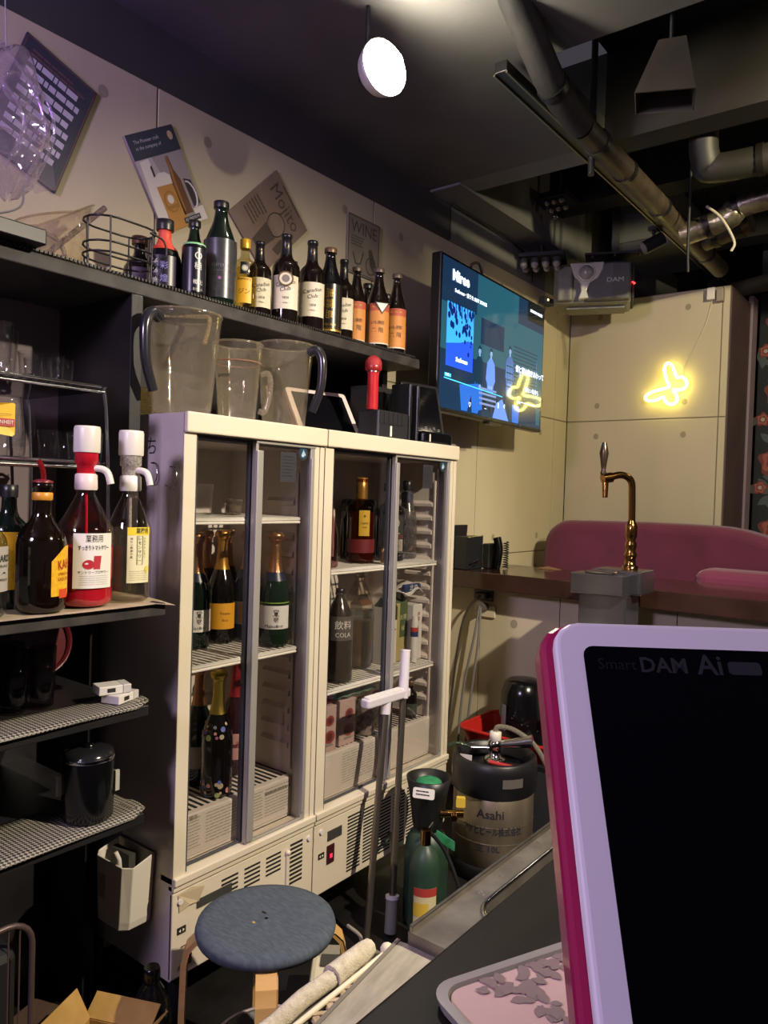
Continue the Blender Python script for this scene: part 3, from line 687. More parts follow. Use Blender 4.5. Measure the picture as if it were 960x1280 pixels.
m = MB(); m.add([M @ Vector(p) for p in ((-0.028, 0.012, 0), (0, -0.03, 0), (0.028, 0.012, 0))], [(0, 1, 2)], 0); m.add([M @ Vector(p) for p in ((-0.022, 0.009, .0006), (0, -0.024, .0006), (0.022, 0.009, .0006))], [(0, 1, 2)], 1)
m.build('pointed_tag', [INK, LBL_WHITE], t5)
orange('orange labelled shochu bottle, right one of the three', 2.246, 0.300, 0.037, -1.705)
bottle('shochu_bottle', 'dark brown bottle behind and between the left orange labelled shochu bottles', (-1.81, 2.205, ST), 0.27, 0.036, 'beer', DKBROWN, (BLACKCAP, .06, 1.1), [], group=GB)
bottle('shochu_bottle', 'dark brown bottle behind the right orange labelled shochu bottle', (-1.79, 2.36-0.06, ST), 0.25, 0.028, 'beer', DKBROWN, (BLACKCAP, .06, 1.1), [], group=GB)
bottle('shochu_bottle', 'last dark bottle at the right end of top shelf with maroon label', (-1.725, 2.305, ST), 0.215, 0.021, 'bord', DKBROWN, None, [(0.15, 0.55, 80, mat('maroon_label', '#5d2c2a', 0.5), [])], group=GB)

# --- champagne in the left fridge
def champ(label, x, y, z, H, R, foil, gm, labels, group, face=0.0, collar=None):
    t = bottle('champagne_bottle', label, (x, y, z), H, R, 'champ', gm, None, labels, foil=(foil, .655), group=group, face=face)
    r = R*.36; m = MB()
    m.lathe([(r*1.25, .945*H), (r*1.45, .952*H), (r*1.5, .985*H), (r*1.25, 1.0*H), (r*.6, 1.008*H)], 18, sm=True)
    for k in range(4):
        a = k*pi/2+.5; m.tube([(r*1.2*cos(a), r*1.2*sin(a), .93*H), (r*1.6*cos(a), r*1.6*sin(a), .965*H), (r*1.1*cos(a), r*1.1*sin(a), 1.008*H)], 0.0012, 5)
    m.build('wire_cage_cork', foil, t)
    if collar: cm, z0, z1 = collar; MB().lathe([(radius_at(prof('champ', H, R), zz*H)*1.05+0.0005, zz*H) for zz in (z0, (z0+z1)/2, z1)], 24, cap0=False, cap1=False).build('collar', cm, t)
    return t
GC = 'champagne bottles in the left fridge'
SZ = 0.8485; NAVY = mat('navy_collar', '#20273a', 0.35); MAISON = [('Maison', 0.014, .185, INK, None, 0, -.2), ('Brut', 0.012, .185, INK, None, 0, .35), ('♛', 0.024, .30, INK, None, 0, .1), ('❦', 0.028, .255, mat('grey_ink', '#77716a', 0.6), None, 0, .1)]
champ('champagne bottle with white label at left end of the middle fridge shelf', -1.735, 1.383, SZ, 0.325, 0.042, ROSEGOLD, DKGREEN, [(0.15, 0.34, 68, LBL_WHITE, MAISON)], GC, 0.15, (NAVY, .58, .655))
champ('black champagne bottle with an amber yellow label and gold neck', -1.75, 1.488, SZ, 0.330, 0.0425, mat('tan_gold_foil', '#b0813c', 0.35, 0.7), mat('black_champagne_glass', '#120f0d', 0.1, coat=0.3), [(0.13, 0.36, 62, LBL_AMBER, [('Veuve', 0.012, .27, mat('brown_ink', '#5a3414', 0.6), .03, 0, .2), ('Brut', 0.010, .21, mat('brown_ink', '#5a3414', 0.6), None, 0, .2)])], GC, 0.1)
champ('champagne bottle with a half orange, half white label beside the door stile', -1.735, 1.577, SZ, 0.325, 0.042, ROSEGOLD, DKGREEN, [(0.15, 0.36, 66, LBL_WHITE, []), (0.16, 0.355, 12, LBL_AMBER, [])], GC, -0.35, (NAVY, .58, .655))
champ('green champagne bottle alone behind the right pane with crest label', -1.606, 1.567, SZ, 0.330, 0.0435, ROSEGOLD, MIDGREEN, [(0.16, 0.365, 70, LBL_WHITE, MAISON), (0.385, 0.395, 120, mat('lime_line', '#7d9a3a', 0.4), [])], GC, 0.05, (NAVY, .58, .655))
champ('champagne bottle at back of the middle shelf, seen between white and amber labels', -1.835, 1.498, SZ, 0.325, 0.040, ROSEGOLD, DKGREEN, [], GC)
champ('champagne bottle at back of the middle shelf, left of the half orange label', -1.835, 1.582, SZ, 0.325, 0.040, ROSEGOLD, DKGREEN, [], GC)
BZ = 0.4545
td = champ('black champagne bottle printed with coloured dots on the fridge floor', -1.628, 1.384, BZ, 0.345, 0.0435, YELFOIL, mat('black_champagne_glass', '#120f0d', 0.1, coat=0.3), [], GC)
P = prof('champ', 0.345, 0.0435); rd = random.Random(4); dots = {}
for k in range(34):
    low = k % 2; zz = rd.uniform(.015, .13)*.352 if low else rd.uniform(.47, .60)*.352; r = radius_at(P, zz)+0.0008; a = face_cam(-1.628, 1.384)+rd.uniform(-1.4, 1.4); q = rd.uniform(.003, .0085); mi = rd.randrange(5)
    dots.setdefault(0, MB()).add([((r-(0.0 if low else .0))*cos(a+q*cos(2*pi*i/14)/r), r*sin(a+q*cos(2*pi*i/14)/r), zz+q*sin(2*pi*i/14)) for i in range(14)] if low else
        [((radius_at(P, zz+q*sin(2*pi*i/14))+.0009)*cos(a+q*cos(2*pi*i/14)/r), (radius_at(P, zz+q*sin(2*pi*i/14))+.0009)*sin(a+q*cos(2*pi*i/14)/r), zz+q*sin(2*pi*i/14)) for i in range(14)], [tuple(range(14))], mi)
dots[0].build('printed_dots', [mat('dot_pink', '#a4547c', 0.4), mat('dot_blue', '#5568b8', 0.4), mat('dot_rose', '#c98a84', 0.4), mat('dot_olive', '#8f9a62', 0.4), mat('dot_sand', '#b5a58e', 0.4)], td, kind='stuff')
champ('champagne bottle with grey label behind the dotted one, at its left', -1.73, 1.40, BZ, 0.345, 0.040, ROSEGOLD, DKGREEN, [(0.15, 0.33, 50, mat('grey_label', '#8e8a86', 0.5), [])], GC, 0.2)
champ('champagne bottle with red foil neck and pink label behind the dotted one', -1.715, 1.525, BZ, 0.352, 0.040, REDFOIL, mat('dark_red_bottle', '#2a0d12', 0.12), [(0.14, 0.36, 70, mat('pink_label', '#b98a84', 0.5), [('Rosé', 0.02, .27, REDFOIL, None, 0, .3)]), (0.24, 0.27, 70, REDFOIL, [])], GC, 0.3)
# small pot and glasses on the left fridge's top shelf
pt = thing('plastic_cup', 'small clear lidded cup on the top shelf of the left fridge', 'cup', (-1.68, 1.465, 1.2295))
MB().lathe([(0.022, 0), (0.027, 0.038)], 20, cap1=False).build('cup_wall', glass('hazy_cup', '#d8d0c4', haze=.35, hazecol='#a59a8c'), pt); MB().lathe([(0.029, 0.037), (0.029, 0.043), (0.026, 0.046)], 20).build('lid', glass('hazy_cup', '#d8d0c4', haze=.35, hazecol='#a59a8c'), pt)
MB().lathe([(0.0225, 0.012), (0.0245, 0.026)], 20, cap0=False, cap1=False).build('paper_band', mat('tan_band', '#8c7a5a', 0.6), pt)
gg = thing('tumbler_glass', 'ribbed clear tumbler in the top left corner of the left fridge', 'glass', (-1.64, 1.315, 1.2295))
MB().lathe([(0.025, 0), (0.028, 0.004), (0.033, 0.085), (0.0315, 0.085), (0.027, 0.008)], 22, cap1=False).build('glass_wall', CLEAR, gg)

# --- liquor and cartons in the right fridge
GL = 'liquor bottles in the right fridge'
LZ = 1.0665
tq = bottle('tequila_bottle', 'amber tequila bottle with yellow label in the right fridge', (-1.65, 2.012, LZ), 0.29, 0.049, 'square', glass('amber_glass', '#b5803a', edge=.7), (mat('tan_gold_foil', '#b0813c', 0.35, 0.7), .26, 1.1),
            [(0.32, 0.72*.86, 22, mat('tequila_yellow_label', '#c9a12c', 0.5), [('Cuervo', 0.013, .47, INK, .03), ('✱', 0.012, .55, INK, None), ('Gold', 0.008, .42, INK, None)]), (0.12, 0.28, 80, mat('deep_red_label', '#6d1f24', 0.5), [])],
            liquid=(mat('amber_tequila', '#6e3a12', 0.15, spec=0.3), .60), group=GL, face=0.25)
m = MB(); m.lathe([(0.007, 0), (0.012, .012), (0.009, .03), (0.012, .045), (0.004, .055)], 14, c=(0, 0, 0)); cs = m.build('bottle_stopper', mat('brass', '#a97f3c', 0.25, 0.9)); cs.location = (-1.59, 2.065, LZ-.002); tag(cs, 'little brass stopper standing in front of the tequila bottle', 'stopper')
jg = bottle('liqueur_bottle', 'flat black liqueur bottle with dark framed label behind the door stile', (-1.65, 2.178, LZ), 0.275, 0.056, 'square', BLKGLASS, (BLACKCAP, .10, 1.1),
            [(0.10, 0.60, 44, INK, []), (0.12, 0.58, 38, mat('dark_green_label', '#3c4138', 0.5), [('◎', 0.04, .48, LBL_CREAM, None), ('Kräuter', 0.010, .36, LBL_CREAM, .04)]), (0.13, 0.28, 36, LBL_CREAM, [('LIKÖR', 0.010, .2, INK, .03)]), (0.29, 0.34, 40, mat('label_red_strip', '#8a3026', 0.5), [])], group=GL, face=0.35, sy=1.0)
bottle('vodka_bottle', 'frosted vodka bottle with black cap, furthest right on its fridge shelf', (-1.668, 2.305, LZ), 0.288, 0.040, 'frost', glass('frosted_grey_glass', '#b9b5b3', haze=.4, hazecol='#8d8a8a', rough=.2), (BLACKCAP, .11, 1.25), [(0.72, 0.86, 80, mat('silver_neck', '#9a97b0', 0.25, 0.8, noise=300, col2='#4c4a5c'), [])], group=GL)
bottle('liqueur_bottle', 'slender pink tinted bottle at the left edge of right fridge top shelf', (-1.605, 1.80, LZ), 0.20, 0.030, 'frost', glass('pinkish_glass', '#d7b7bd', edge=.8), None, [], group=GL)
bottle('liqueur_bottle', 'slim dark bottle with grey cap behind the pink tinted bottle', (-1.78, 1.95, LZ), 0.27, 0.034, 'bord', mat('smoke_bottle', '#2b2a2f', 0.15), (BLACKCAP, .2, 1.2), [], group=GL)
bx = thing('spirit_box', 'dark gift box with a rounded top between tequila and black liqueur', 'box', (-1.80, 2.20, LZ))
MB().box(-0.045, -0.07, 0, 0.03, 0.06, 0.17).build('carton_body', mat('dark_olive_carton', '#35352d', 0.6), bx, bevel=0.003); MB().box(-0.047, -0.072, 0.17, 0.032, 0.062, 0.215).build('carton_lid', BLACK, bx, bevel=0.012); MB().box(0.0303, -0.06, 0.12, 0.0308, 0.05, 0.16).build('label', mat('olive_band', '#7d7a68', 0.6), bx)
gb = bottle('liqueur_bottle', 'green glass bottle squeezed behind tequila bottle at its right', (-1.76, 2.075, LZ), 0.21, 0.028, 'bord', MIDGREEN, (BLACKCAP, .1, 1.1), [], group=GL)
MZ = 0.6905; GPK = 'soft drinks and cartons in the right fridge'
PETC = glass('pet_plastic', '#dcd6cc', edge=.7)
bottle('tea_bottle', 'big clear plastic bottle of brown tea with white cap', (-1.69, 2.065, MZ), 0.335, 0.051, 'pet', PETC, (WHITEP, .055, 1.1), [(0.52, 0.60, 180, glass('cut_film', '#cfd6d8', haze=.25, hazecol='#8f9aa0'), [])], liquid=(mat('brown_tea', '#4a3212', 0.2, spec=0.3, noise=25, col2='#5b4220'), .50), group=GPK)
for k in range(7):
    pass
tb = bottle('cola_bottle', 'tall dark cola bottle with white printed sleeve at left edge of right fridge', (-1.605, 1.862, MZ), 0.30, 0.046, 'pet', mat('cola_dark', '#1b1310', 0.15), (BLACKCAP, .06, 1.1), [(0.46, 0.72, 55, mat('smoky_sleeve', '#4b4743', 0.4), [('飲料', 0.03, .62, LBL_WHITE, None), ('COLA', 0.02, .52, LBL_WHITE, None)])], group=GPK, face=.3)
def carton(label, x, y, w, d, h, cols, texts, z=MZ, rz=0.0, gable=True, cap=None, lid=None):
    t = thing('drink_carton', label, 'carton', (x, y, z), rz, GPK)
    hb = h*(0.86 if gable else 1.0)
    MB().box(-d/2, -w/2, 0, d/2, w/2, hb).build('carton_body', cols[0], t, bevel=0.002)
    if gable:
        vs = [(-d/2, -w/2, hb), (d/2, -w/2, hb), (d/2, w/2, hb), (-d/2, w/2, hb), (-0.002, -w/2, h), (0.002, -w/2, h), (0.002, w/2, h), (-0.002, w/2, h)]
        MB().add(vs, [(0, 1, 5, 4), (1, 2, 6, 5), (2, 3, 7, 6), (3, 0, 4, 7), (4, 5, 6, 7), (3, 2, 1, 0)]).build('carton_top', cols[-1], t)
    if cap: MB().lathe([(0.014, 0), (0.014, 0.018), (0.011, 0.02)], 16, c=(d*0.1, 0, hb+0.012)).build('screw_cap', cap, t)
    for z0, z1, y0, y1, mm in texts.get('bands', []):
        MB().box(d/2, -w/2+y0*w, z0*h, d/2+0.0006, -w/2+y1*w, z1*h).build('print_panel', mm, t)
    for s_, size, yy, zz, im, roll in texts.get('text', []):
        m = MB(); text(m, s_, size, basis((d/2+0.0012, yy*w, zz*h), (0, 1, 0), (1, 0, 0), roll)); m.build('lettering', im, t)
    return t
SKY = mat('navy_print', '#27345c', 0.5); REDP = mat('red_print', '#a83a30', 0.5); GRNP = mat('moss_print', '#4c5a38', 0.5); BRNP = mat('brown_print', '#7a4a2c', 0.5)
carton('brown and white patterned carton just right of the tea bottle', -1.765, 2.17, 0.060, 0.06, 0.235, [mat('white_carton', '#cbc6bd', 0.5), BRNP], {'bands': [(.55, .8, 0, 1, BRNP), (.1, .16, 0, 1, BRNP), (.28, .34, 0, 1, BRNP), (.42, .47, 0, 1, BRNP)], 'text': [('珈琲', .02, 0, .36, BRNP, 0)]})
carton('white carton with a dark green top left of the door stile', -1.655, 2.175, 0.062, 0.06, 0.24, [mat('white_carton', '#cbc6bd', 0.5), mat('dark_green_top', '#2f3b30', 0.5)], {'bands': [(.66, .86, 0, 1, mat('dark_green_top', '#2f3b30', 0.5)), (.5, .53, .1, .9, REDP)], 'text': [('牛乳', .022, -.1, .58, INK, 0), ('酪農', .016, -.1, .36, INK, 0), ('北海道', .011, 0, .2, GRNP, 0)]}, cap=WHITEP)
carton('mossy green and straw carton with white cap right of the stile', -1.665, 2.247, 0.070, 0.06, 0.25, [mat('straw_carton', '#a79a62', 0.5), mat('moss_top', '#4d5440', 0.5)], {'bands': [(.35, .86, .35, 1, GRNP)], 'text': [('お茶', .022, .12, .64, mat('straw_ink', '#c9c08e', 0.5), 0), ('緑', .02, .12, .48, mat('straw_ink', '#c9c08e', 0.5), 0)]}, cap=WHITEP)
carton('white milk carton with red print at right end of the middle shelf', -1.645, 2.315, 0.060, 0.07, 0.205, [mat('white_carton', '#cbc6bd', 0.5), mat('white_carton', '#cbc6bd', 0.5)], {'bands': [(.08, .3, .1, .55, mat('pale_mauve_print', '#9b93a3', 0.5))], 'text': [('乳飲', .018, .05, .78, REDP, radians(-90)), ('成分無調整', .010, .05, .5, mat('grey_ink', '#77716a', 0.6), radians(-90))]}, gable=False)
tu = thing('sauce_tube', 'slim white tube with red and blue band leaning before the milk carton', 'tube', (-1.592, 2.27, MZ)); MB().lathe([(0.013, 0), (0.014, .10), (0.013, .15), (0.010, .17)], 16).build('tube_body', WHITEP, tu); MB().lathe([(0.0146, .112), (0.0146, .128)], 16, cap0=False, cap1=False).build('red_band', REDP, tu); MB().lathe([(0.0147, .094), (0.0147, .112)], 16, cap0=False, cap1=False).build('blue_band', SKY, tu)
po = thing('snack_pouch', 'white and navy pouch lying on top of the cartons in right fridge', 'pouch', (-1.665, 2.275, MZ+.252))
m = MB(); vs = []
for j in range(7):
    for i in range(9):
        u, v = i/8-.5, j/6-.5; hgt = 0.03*(1-4*u*u)*(1-4*v*v); vs.append((v*0.10+.01, u*0.125, hgt+0.012*sin(7*u)))
fs = [(j*9+i, j*9+i+1, j*9+i+10, j*9+i+9) for j in range(6) for i in range(8)]
m.add(vs, fs, 0, True); o = m.build('pouch_film', mat('white_pouch', '#bdb8b2', 0.3), po); sl = o.modifiers.new('thickness', 'SOLIDIFY'); sl.thickness = 0.004
m = MB(); m.box(0.036, -0.045, 0.004, 0.056, 0.055, 0.032); o = m.build('navy_panel', SKY, po, bevel=0.006)
m = MB(); text(m, '北の', 0.026, basis((0.0575, 0.005, .018), (0, 1, 0), (1, 0, 0))); m.build('lettering', LBL_WHITE, po)
# bottom row of the right fridge
DZ = 0.4745
PINKC = mat('pale_pink_carton', '#b49a92', 0.55); MAR = mat('maroon_print', '#6b2a2c', 0.55)
for lab, yy, xx, hh in (('pale carton with two red fruit prints at left of the right fridge floor', 1.80, -1.62, 0.145), ('pale carton with red fruit prints, second from left on fridge floor', 1.90, -1.625, 0.15)):
    t = carton(lab, xx, yy, 0.078, 0.07, hh, [PINKC], {'bands': [(.12, .17, .3, .8, mat('grey_print', '#6d675c', 0.8))]}, DZ, 0, False)
    m = MB()
    for zz, rr in ((.68, .017), (.32, .021)): m.add([(0.0357, 0.008+rr*1.2*cos(2*pi*k/18), zz*hh+rr*sin(2*pi*k/18)) for k in range(18)], [tuple(range(18))], 0); m.add([(0.0362, 0.008+rr*.6*cos(2*pi*k/18), zz*hh+rr*.6*sin(2*pi*k/18)) for k in range(18)], [tuple(range(18))], 1)
    m.build('fruit_print', [mat('fruit_red', '#8c3f3c', 0.55), mat('fruit_dark', '#5a2c28', 0.55)], t)
t = carton('maroon carton stacked on pale carton at left of the right fridge floor', -1.64, 1.80, 0.078, 0.07, 0.044, [MAR], {}, DZ+.147, 0, False)
gp = thing('green_bag', 'crumpled dark green food bag lying on the pale fridge cartons', 'bag', (-1.645, 1.95, DZ+.1525))
m = MB(); vs = []
for j in range(9):
    for i in range(13):
        u, v = i/12-.5, j/8-.5; k = max(0, (1-4*u*u))**.5*max(0, (1-4*v*v))**.5; vs.append((v*0.11, u*0.19, 0.030*k+0.004*sin(23*u+9*v)+0.006))
fs = [(j*13+i, j*13+i+1, j*13+i+14, j*13+i+13) for j in range(8) for i in range(12)]
m.add(vs, fs, 0, True); o = m.build('bag_film', mat('green_film', '#1f4a35', 0.3, noise=18, col2='#7f9a86'), gp); sl = o.modifiers.new('thickness', 'SOLIDIFY'); sl.thickness = 0.005
for lab, yy, xx in (('patterned dark can left of the squeegee head on fridge floor', 2.03, -1.62), ('patterned dark can behind the second pole on the fridge floor', 2.135, -1.63)):
    bottle('drink_can', lab, (xx, yy, DZ), 0.122, 0.034, 'can', mat('pattern_can', '#4a3a34', 0.35, 0.3, noise=60, col2='#a8988a'), None, [], cat='can', group='cans on the right fridge floor')
bottle('sauce_bottle', 'little dark sauce bottle alone at the right end of the fridge floor', (-1.62, 2.30, DZ), 0.135, 0.024, 'bord', DKBROWN, (mat('bronze_cap', '#6e5640', 0.4, 0.4), .12, 1.1), [(0.1, 0.4, 80, mat('dark_green_label', '#3c4138', 0.5), [])])
# ================================================================== posters on the left wall
def poster(name, label, cy, cz, wd, ht, roll, frame_m, thick=0.008):
    M = basis((-1.9985+thick, cy, cz), (0, 1, 0), (1, 0, 0), roll)
    t = thing(name, label, 'sign' if 'sign' in name else 'poster', (-1.9985, cy, cz)); R0 = (-1.9985, cy, cz)
    m = MB(); pts = [M @ Vector(p) for p in ((-wd/2, -ht/2, 0), (wd/2, -ht/2, 0), (wd/2, ht/2, 0), (-wd/2, ht/2, 0))]; back = [p-Vector((thick, 0, 0)) for p in pts]
    m.add(pts+back, [(0, 1, 2, 3), (7, 6, 5, 4), (0, 4, 5, 1), (1, 5, 6, 2), (2, 6, 7, 3), (3, 7, 4, 0)]); m.build('sign_plate', frame_m, t, rel=R0, bevel=0.002)
    return t, R0, lambda d=0.0006: basis((-1.9985+thick+d, cy, cz), (0, 1, 0), (1, 0, 0), roll)
def poly(m, M, pts, mi): m.add([M @ Vector((a, b, 0)) for a, b in pts], [tuple(range(len(pts)))], mi)
def rect(m, M, x0, y0, x1, y1, mi): poly(m, M, [(x0, y0), (x1, y0), (x1, y1), (x0, y1)], mi)
def ell(m, M, cx, cy, a, b, mi, n=24, a0=0, a1=2*pi): poly(m, M, [(cx+a*cos(a0+(a1-a0)*k/n), cy+b*sin(a0+(a1-a0)*k/n)) for k in range(n)], mi)
# dark blue menu sign, hung askew
t, R0, MM = poster('menu_sign', 'dark blue tin menu sign hung askew behind the hanging clear plastic', 1.035, 2.285, 0.215, 0.34, radians(-20), mat('navy_tin', '#2b2c3f', 0.45))
m = MB(); M = MM()
for a, b, c, d in ((-.104, -.166, .104, -.163), (-.104, .163, .104, .166), (-.104, -.166, -.101, .166), (.101, -.166, .104, .166)): rect(m, M, a, b, c, d, 0)
for r in range(2): lines(m, MM(), 0.16, [0.135-0.013*r], 0, 0.005, r, 0.3)
m.build('sign_border', mat('rust_border', '#6a4446', 0.5), t, rel=R0)
m = MB()
lines(m, basis(MM(0.001) @ Vector((0, 0, 0)), MM().to_3x3() @ Vector((1, 0, 0)), (1, 0, 0)), .16, [.10-.030*k for k in range(8)], 0, .017, 9, .3)
m.build('lettering', mat('sign_white', '#b9b4c0', 0.5), t, rel=R0)
# beer poster
t, R0, MM = poster('beer_poster', 'tilted beer poster with a mug and a brown bottle above the red necked bottle', 1.437, 2.252, 0.19, 0.285, radians(31.5), mat('poster_grey', '#8a8286', 0.4))
m = MB(); M = MM()
rect(m, M, -.095, .070, .095, .1425, 0); 
poly(m, M, [(-.095, .07), (-.03, .07), (-.01, -.02), (-.06, -.1425), (-.095, -.1425)], 1)
M = MM(.001); poly(m, M, [(-.08, .065), (-.045, .068), (-.035, -.02), (-.062, -.115), (-.095, -.09), (-.085, 0)], 2)
poly(m, MM(.0013), [(-.05, .045), (-.042, .05), (-.04, -.05), (-.05, -.05)], 5)
M = MM(.0014); poly(m, M, [(-.055, -.005), (.008, -.005), (.018, -.1425), (-.055, -.1425)], 3)      # beer mug
poly(m, MM(.0017), [(-.06, -.012), (-.052, .014), (-.03, .024), (-.005, .022), (.012, .010), (.01, -.014)], 2)
ell(m, MM(.0018), -.022, -.062, .026, .032, 4); ell(m, MM(.0022), -.022, -.062, .021, .027, 3); ell(m, MM(.0026), -.022, -.055, .012, .013, 2); rect(m, MM(.003), -.047, -.082, .003, -.072, 4)
M = MM(.0014); poly(m, M, [(.020, .062), (.031, .062), (.033, .022), (.046, -.008), (.048, -.11), (.010, -.11), (.010, -.008), (.019, .022)], 6)      # bottle
poly(m, MM(.0018), [(.022, .060), (.026, .060), (.028, .02), (.024, -.01), (.022, -.1), (.015, -.1), (.015, -.01)], 7)
poly(m, M, [(.058, -.01), (.085, -.02), (.09, -.09), (.06, -.1)], 5)
m.tube([MM(.002) @ Vector((.060+.024*cos(a), -.06+.04*sin(a), 0)) for a in [k*pi/8-pi/2 for k in range(9)]], .003, 6, 8)
rect(m, MM(.002), .0, -.135, .07, -.118, 5)
rect(m, M, .052, -.1425, .095, -.10, 2)
ell(m, MM(.001), .072, .115, .010, .013, 9)
m.build('poster_print', [mat('poster_navy', '#232a3c', 0.4), mat('poster_mauve', '#a39aa2', 0.4), mat('poster_offwhite', '#c9c2c0', 0.4), mat('poster_beer', '#a8783a', 0.4), mat('poster_gold', '#8f642c', 0.4), mat('poster_dark', '#2d272b', 0.4), mat('poster_brown', '#5e3b22', 0.4), mat('poster_amber', '#8f5d2f', 0.4), mat('poster_offwhite', '#c9c2c0', 0.4), mat('poster_mark', '#b79a7a', 0.4)], t, rel=R0)
for q, (s_, z_, x_, y_, w_) in enumerate((('The Pioneer craft', .014, -.025, .118, .10), ('in the company of', .014, -.025, .100, .10), ('8% PREMIUM', .012, .035, -.126, .06))):
    text(MB(), s_, z_, basis(MM(.0026) @ Vector((x_, y_, 0)), MM().to_3x3() @ Vector((1, 0, 0)), (1, 0, 0)), 0, w_).build('lettering', mat('sign_white', '#b9b4c0', 0.5), t, rel=R0)
# mojito sign
t, R0, MM = poster('mojito_sign', 'faded brown mojito sign hung on its corner behind the whisky bottles', 1.870, 2.255, 0.235, 0.30, radians(-45), mat('faded_brown_tin', '#77655a', 0.55, noise=8, col2='#665548'))
m = MB(); rt = MM().to_3x3() @ Vector((1, 0, 0))
text(m, 'Mojito', 0.075, basis(MM() @ Vector((0.0, 0.095, 0)), rt, (1, 0, 0)), 0, .17)
M = MM()
m.tube([M @ Vector((.022+.04*cos(2*pi*k/20), 0.015+.045*sin(2*pi*k/20), 0)) for k in range(20)], .002, 6, 0, True)
poly(m, M, [(-.01, -.02), (.055, -.02), (.045, -.12), (.0, -.12)], 0); poly(m, M, [(.07, .0), (.10, .02), (.105, -.05), (.075, -.06)], 0)
lines(m, basis(M @ Vector((-.065, -.03, 0)), rt, (1, 0, 0)), .07, [.03-.016*k for k in range(6)], 0, .006, 4, .3)
lines(m, basis(M @ Vector((.0, .138, 0)), rt, (1, 0, 0)), .12, [0], 0, .005, 7, .2)
m.build('sign_print', mat('sign_dark_brown', '#3e332d', 0.6), t, rel=R0)
# wine sign
t, R0, MM = poster('wine_sign', 'grey rectangular wine sign high on the wall behind orange labelled bottles', 2.390, 2.305, 0.205, 0.235, radians(0), mat('faded_grey_tin', '#7e766a', 0.55, noise=8, col2='#71695e'))
m = MB(); rt = Vector((0, 1, 0)); M = MM()
for a, b, c, d in ((-.098, -.113, .098, -.110), (-.098, .110, .098, .113), (-.098, -.113, -.095, .113), (.095, -.113, .098, .113)): rect(m, M, a, b, c, d, 0)
text(m, 'WINE', 0.07, basis(M @ Vector((0, .068, 0)), rt, (1, 0, 0)), 0, .165)
lines(m, basis(M @ Vector((-.04, .02, 0)), rt, (1, 0, 0)), .08, [.01-.011*k for k in range(4)], 0, .004, 4, .3)
m.tube([M @ Vector(p) for p in ((-.07, -.03, 0), (-.05, -.075, 0), (-.02, -.07, 0), (-.005, -.02, 0))], .003, 6, 0); m.tube([M @ Vector(p) for p in ((-.04, -.075, 0), (-.03, -.11, 0))], .002, 6, 0)
poly(m, M, [(.03, .0), (.05, .005), (.09, -.07), (.075, -.1), (.04, -.06)], 0); m.tube([M @ Vector((.045+.03*cos(2*pi*k/16), -.065+.034*sin(2*pi*k/16), 0)) for k in range(16)], .002, 6, 0, True)
m.build('sign_print', mat('sign_charcoal', '#46413b', 0.6), t, rel=R0)

# ================================================================== things on the top shelf, left end
bb = MB().box(-1.74, 0.30, 1.8185, -1.605, 0.852, 1.852).build('black_box', mat('black_case', '#111014', 0.4), bevel=0.003); tag(bb, 'flat black box on the front edge of the top shelf at far left', 'box')
# oval wire basket
bk = thing('wire_basket', 'black wire bottle basket standing on the top shelf left of the bottles', 'basket', (-1.715, 1.10, 1.8175))
WB = mat('black_wire', '#1f1c1c', 0.35, 0.4)
def oval(a, b, z, n=28): return [(a*cos(2*pi*k/n)*(1 if abs(cos(2*pi*k/n)) < 2 else 1), b*sin(2*pi*k/n), z) for k in range(n)]
def stadium(a, b, z, n=7):
    out = []
    for k in range(n+1): t_ = pi*k/n; out.append((a*cos(t_), b-a+a*sin(t_), z))
    for k in range(n+1): t_ = pi+pi*k/n; out.append((a*cos(t_), -(b-a)+a*sin(t_), z))
    return out
for z in (0.135, 0.075, 0.050): MB().tube(stadium(0.055, 0.093, z), 0.0026, 6, closed=True).build('hoop', WB, bk)
MB().tube(stadium(0.050, 0.086, 0.004), 0.0026, 6, closed=True).build('base_hoop', WB, bk)
for y, x in ((-0.06, 0.052), (-0.06, -0.052), (0.06, 0.052), (0.06, -0.052), (-0.09, 0.0), (0.09, 0.0)):
    MB().tube([(x, y, 0.137), (x*.97, y*.95, 0.003)], 0.0026, 6).build('upright_wire', WB, bk)
MB().tube(smooth_path([(0.035, -0.02, .002), (.0, -0.085, .012), (-0.01, -0.09, .04)], 5), .0026, 6).build('side_loop', WB, bk)
MB().tube(smooth_path([(0.055, 0.05, .125), (.058, 0.088, .115), (.057, 0.098, .08), (.05, .085, .07)], 5), .0026, 6).build('side_loop', WB, bk)
# clear acrylic measuring pail with slanting lip, stick inside and grey rim seen through
PL = glass('clear_acrylic', '#fdfaf2', haze=.09, hazecol='#fff4dc', edge=.7)
pail = thing('acrylic_pail', 'wide clear acrylic pail with a slanted lip leaning on the wall', 'pail', (-1.885, 1.02, 1.8175))
m = MB(); n = 30; vs = []; fs = []
for r, z in ((.058, 0.002), (.074, .09), (.088, .165)):
    for k in range(n):
        a = 2*pi*k/n; up = 0.06*max(0, sin(a))*(z/.165)**1.5; vs.append((r*cos(a), r*sin(a)*1.08, z+up-0.03*(z/.165)*max(0, -sin(a))))
for k in range(2):
    for i in range(n): j = (i+1) % n; fs.append((k*n+i, k*n+j, (k+1)*n+j, (k+1)*n+i))
fs.append(tuple(reversed(range(n)))); m.add(vs, fs, 0, True); o = m.build('pail_wall', PL, pail); sl = o.modifiers.new('thickness', 'SOLIDIFY'); sl.thickness = 0.004
m = MB(); m.tube([vs[2*n+k] for k in range(n)], .003, 6, closed=True); m.build('rim', glass('clear_rim', '#efe8da', haze=.2, hazecol='#cfc6b2', edge=.9), pail)
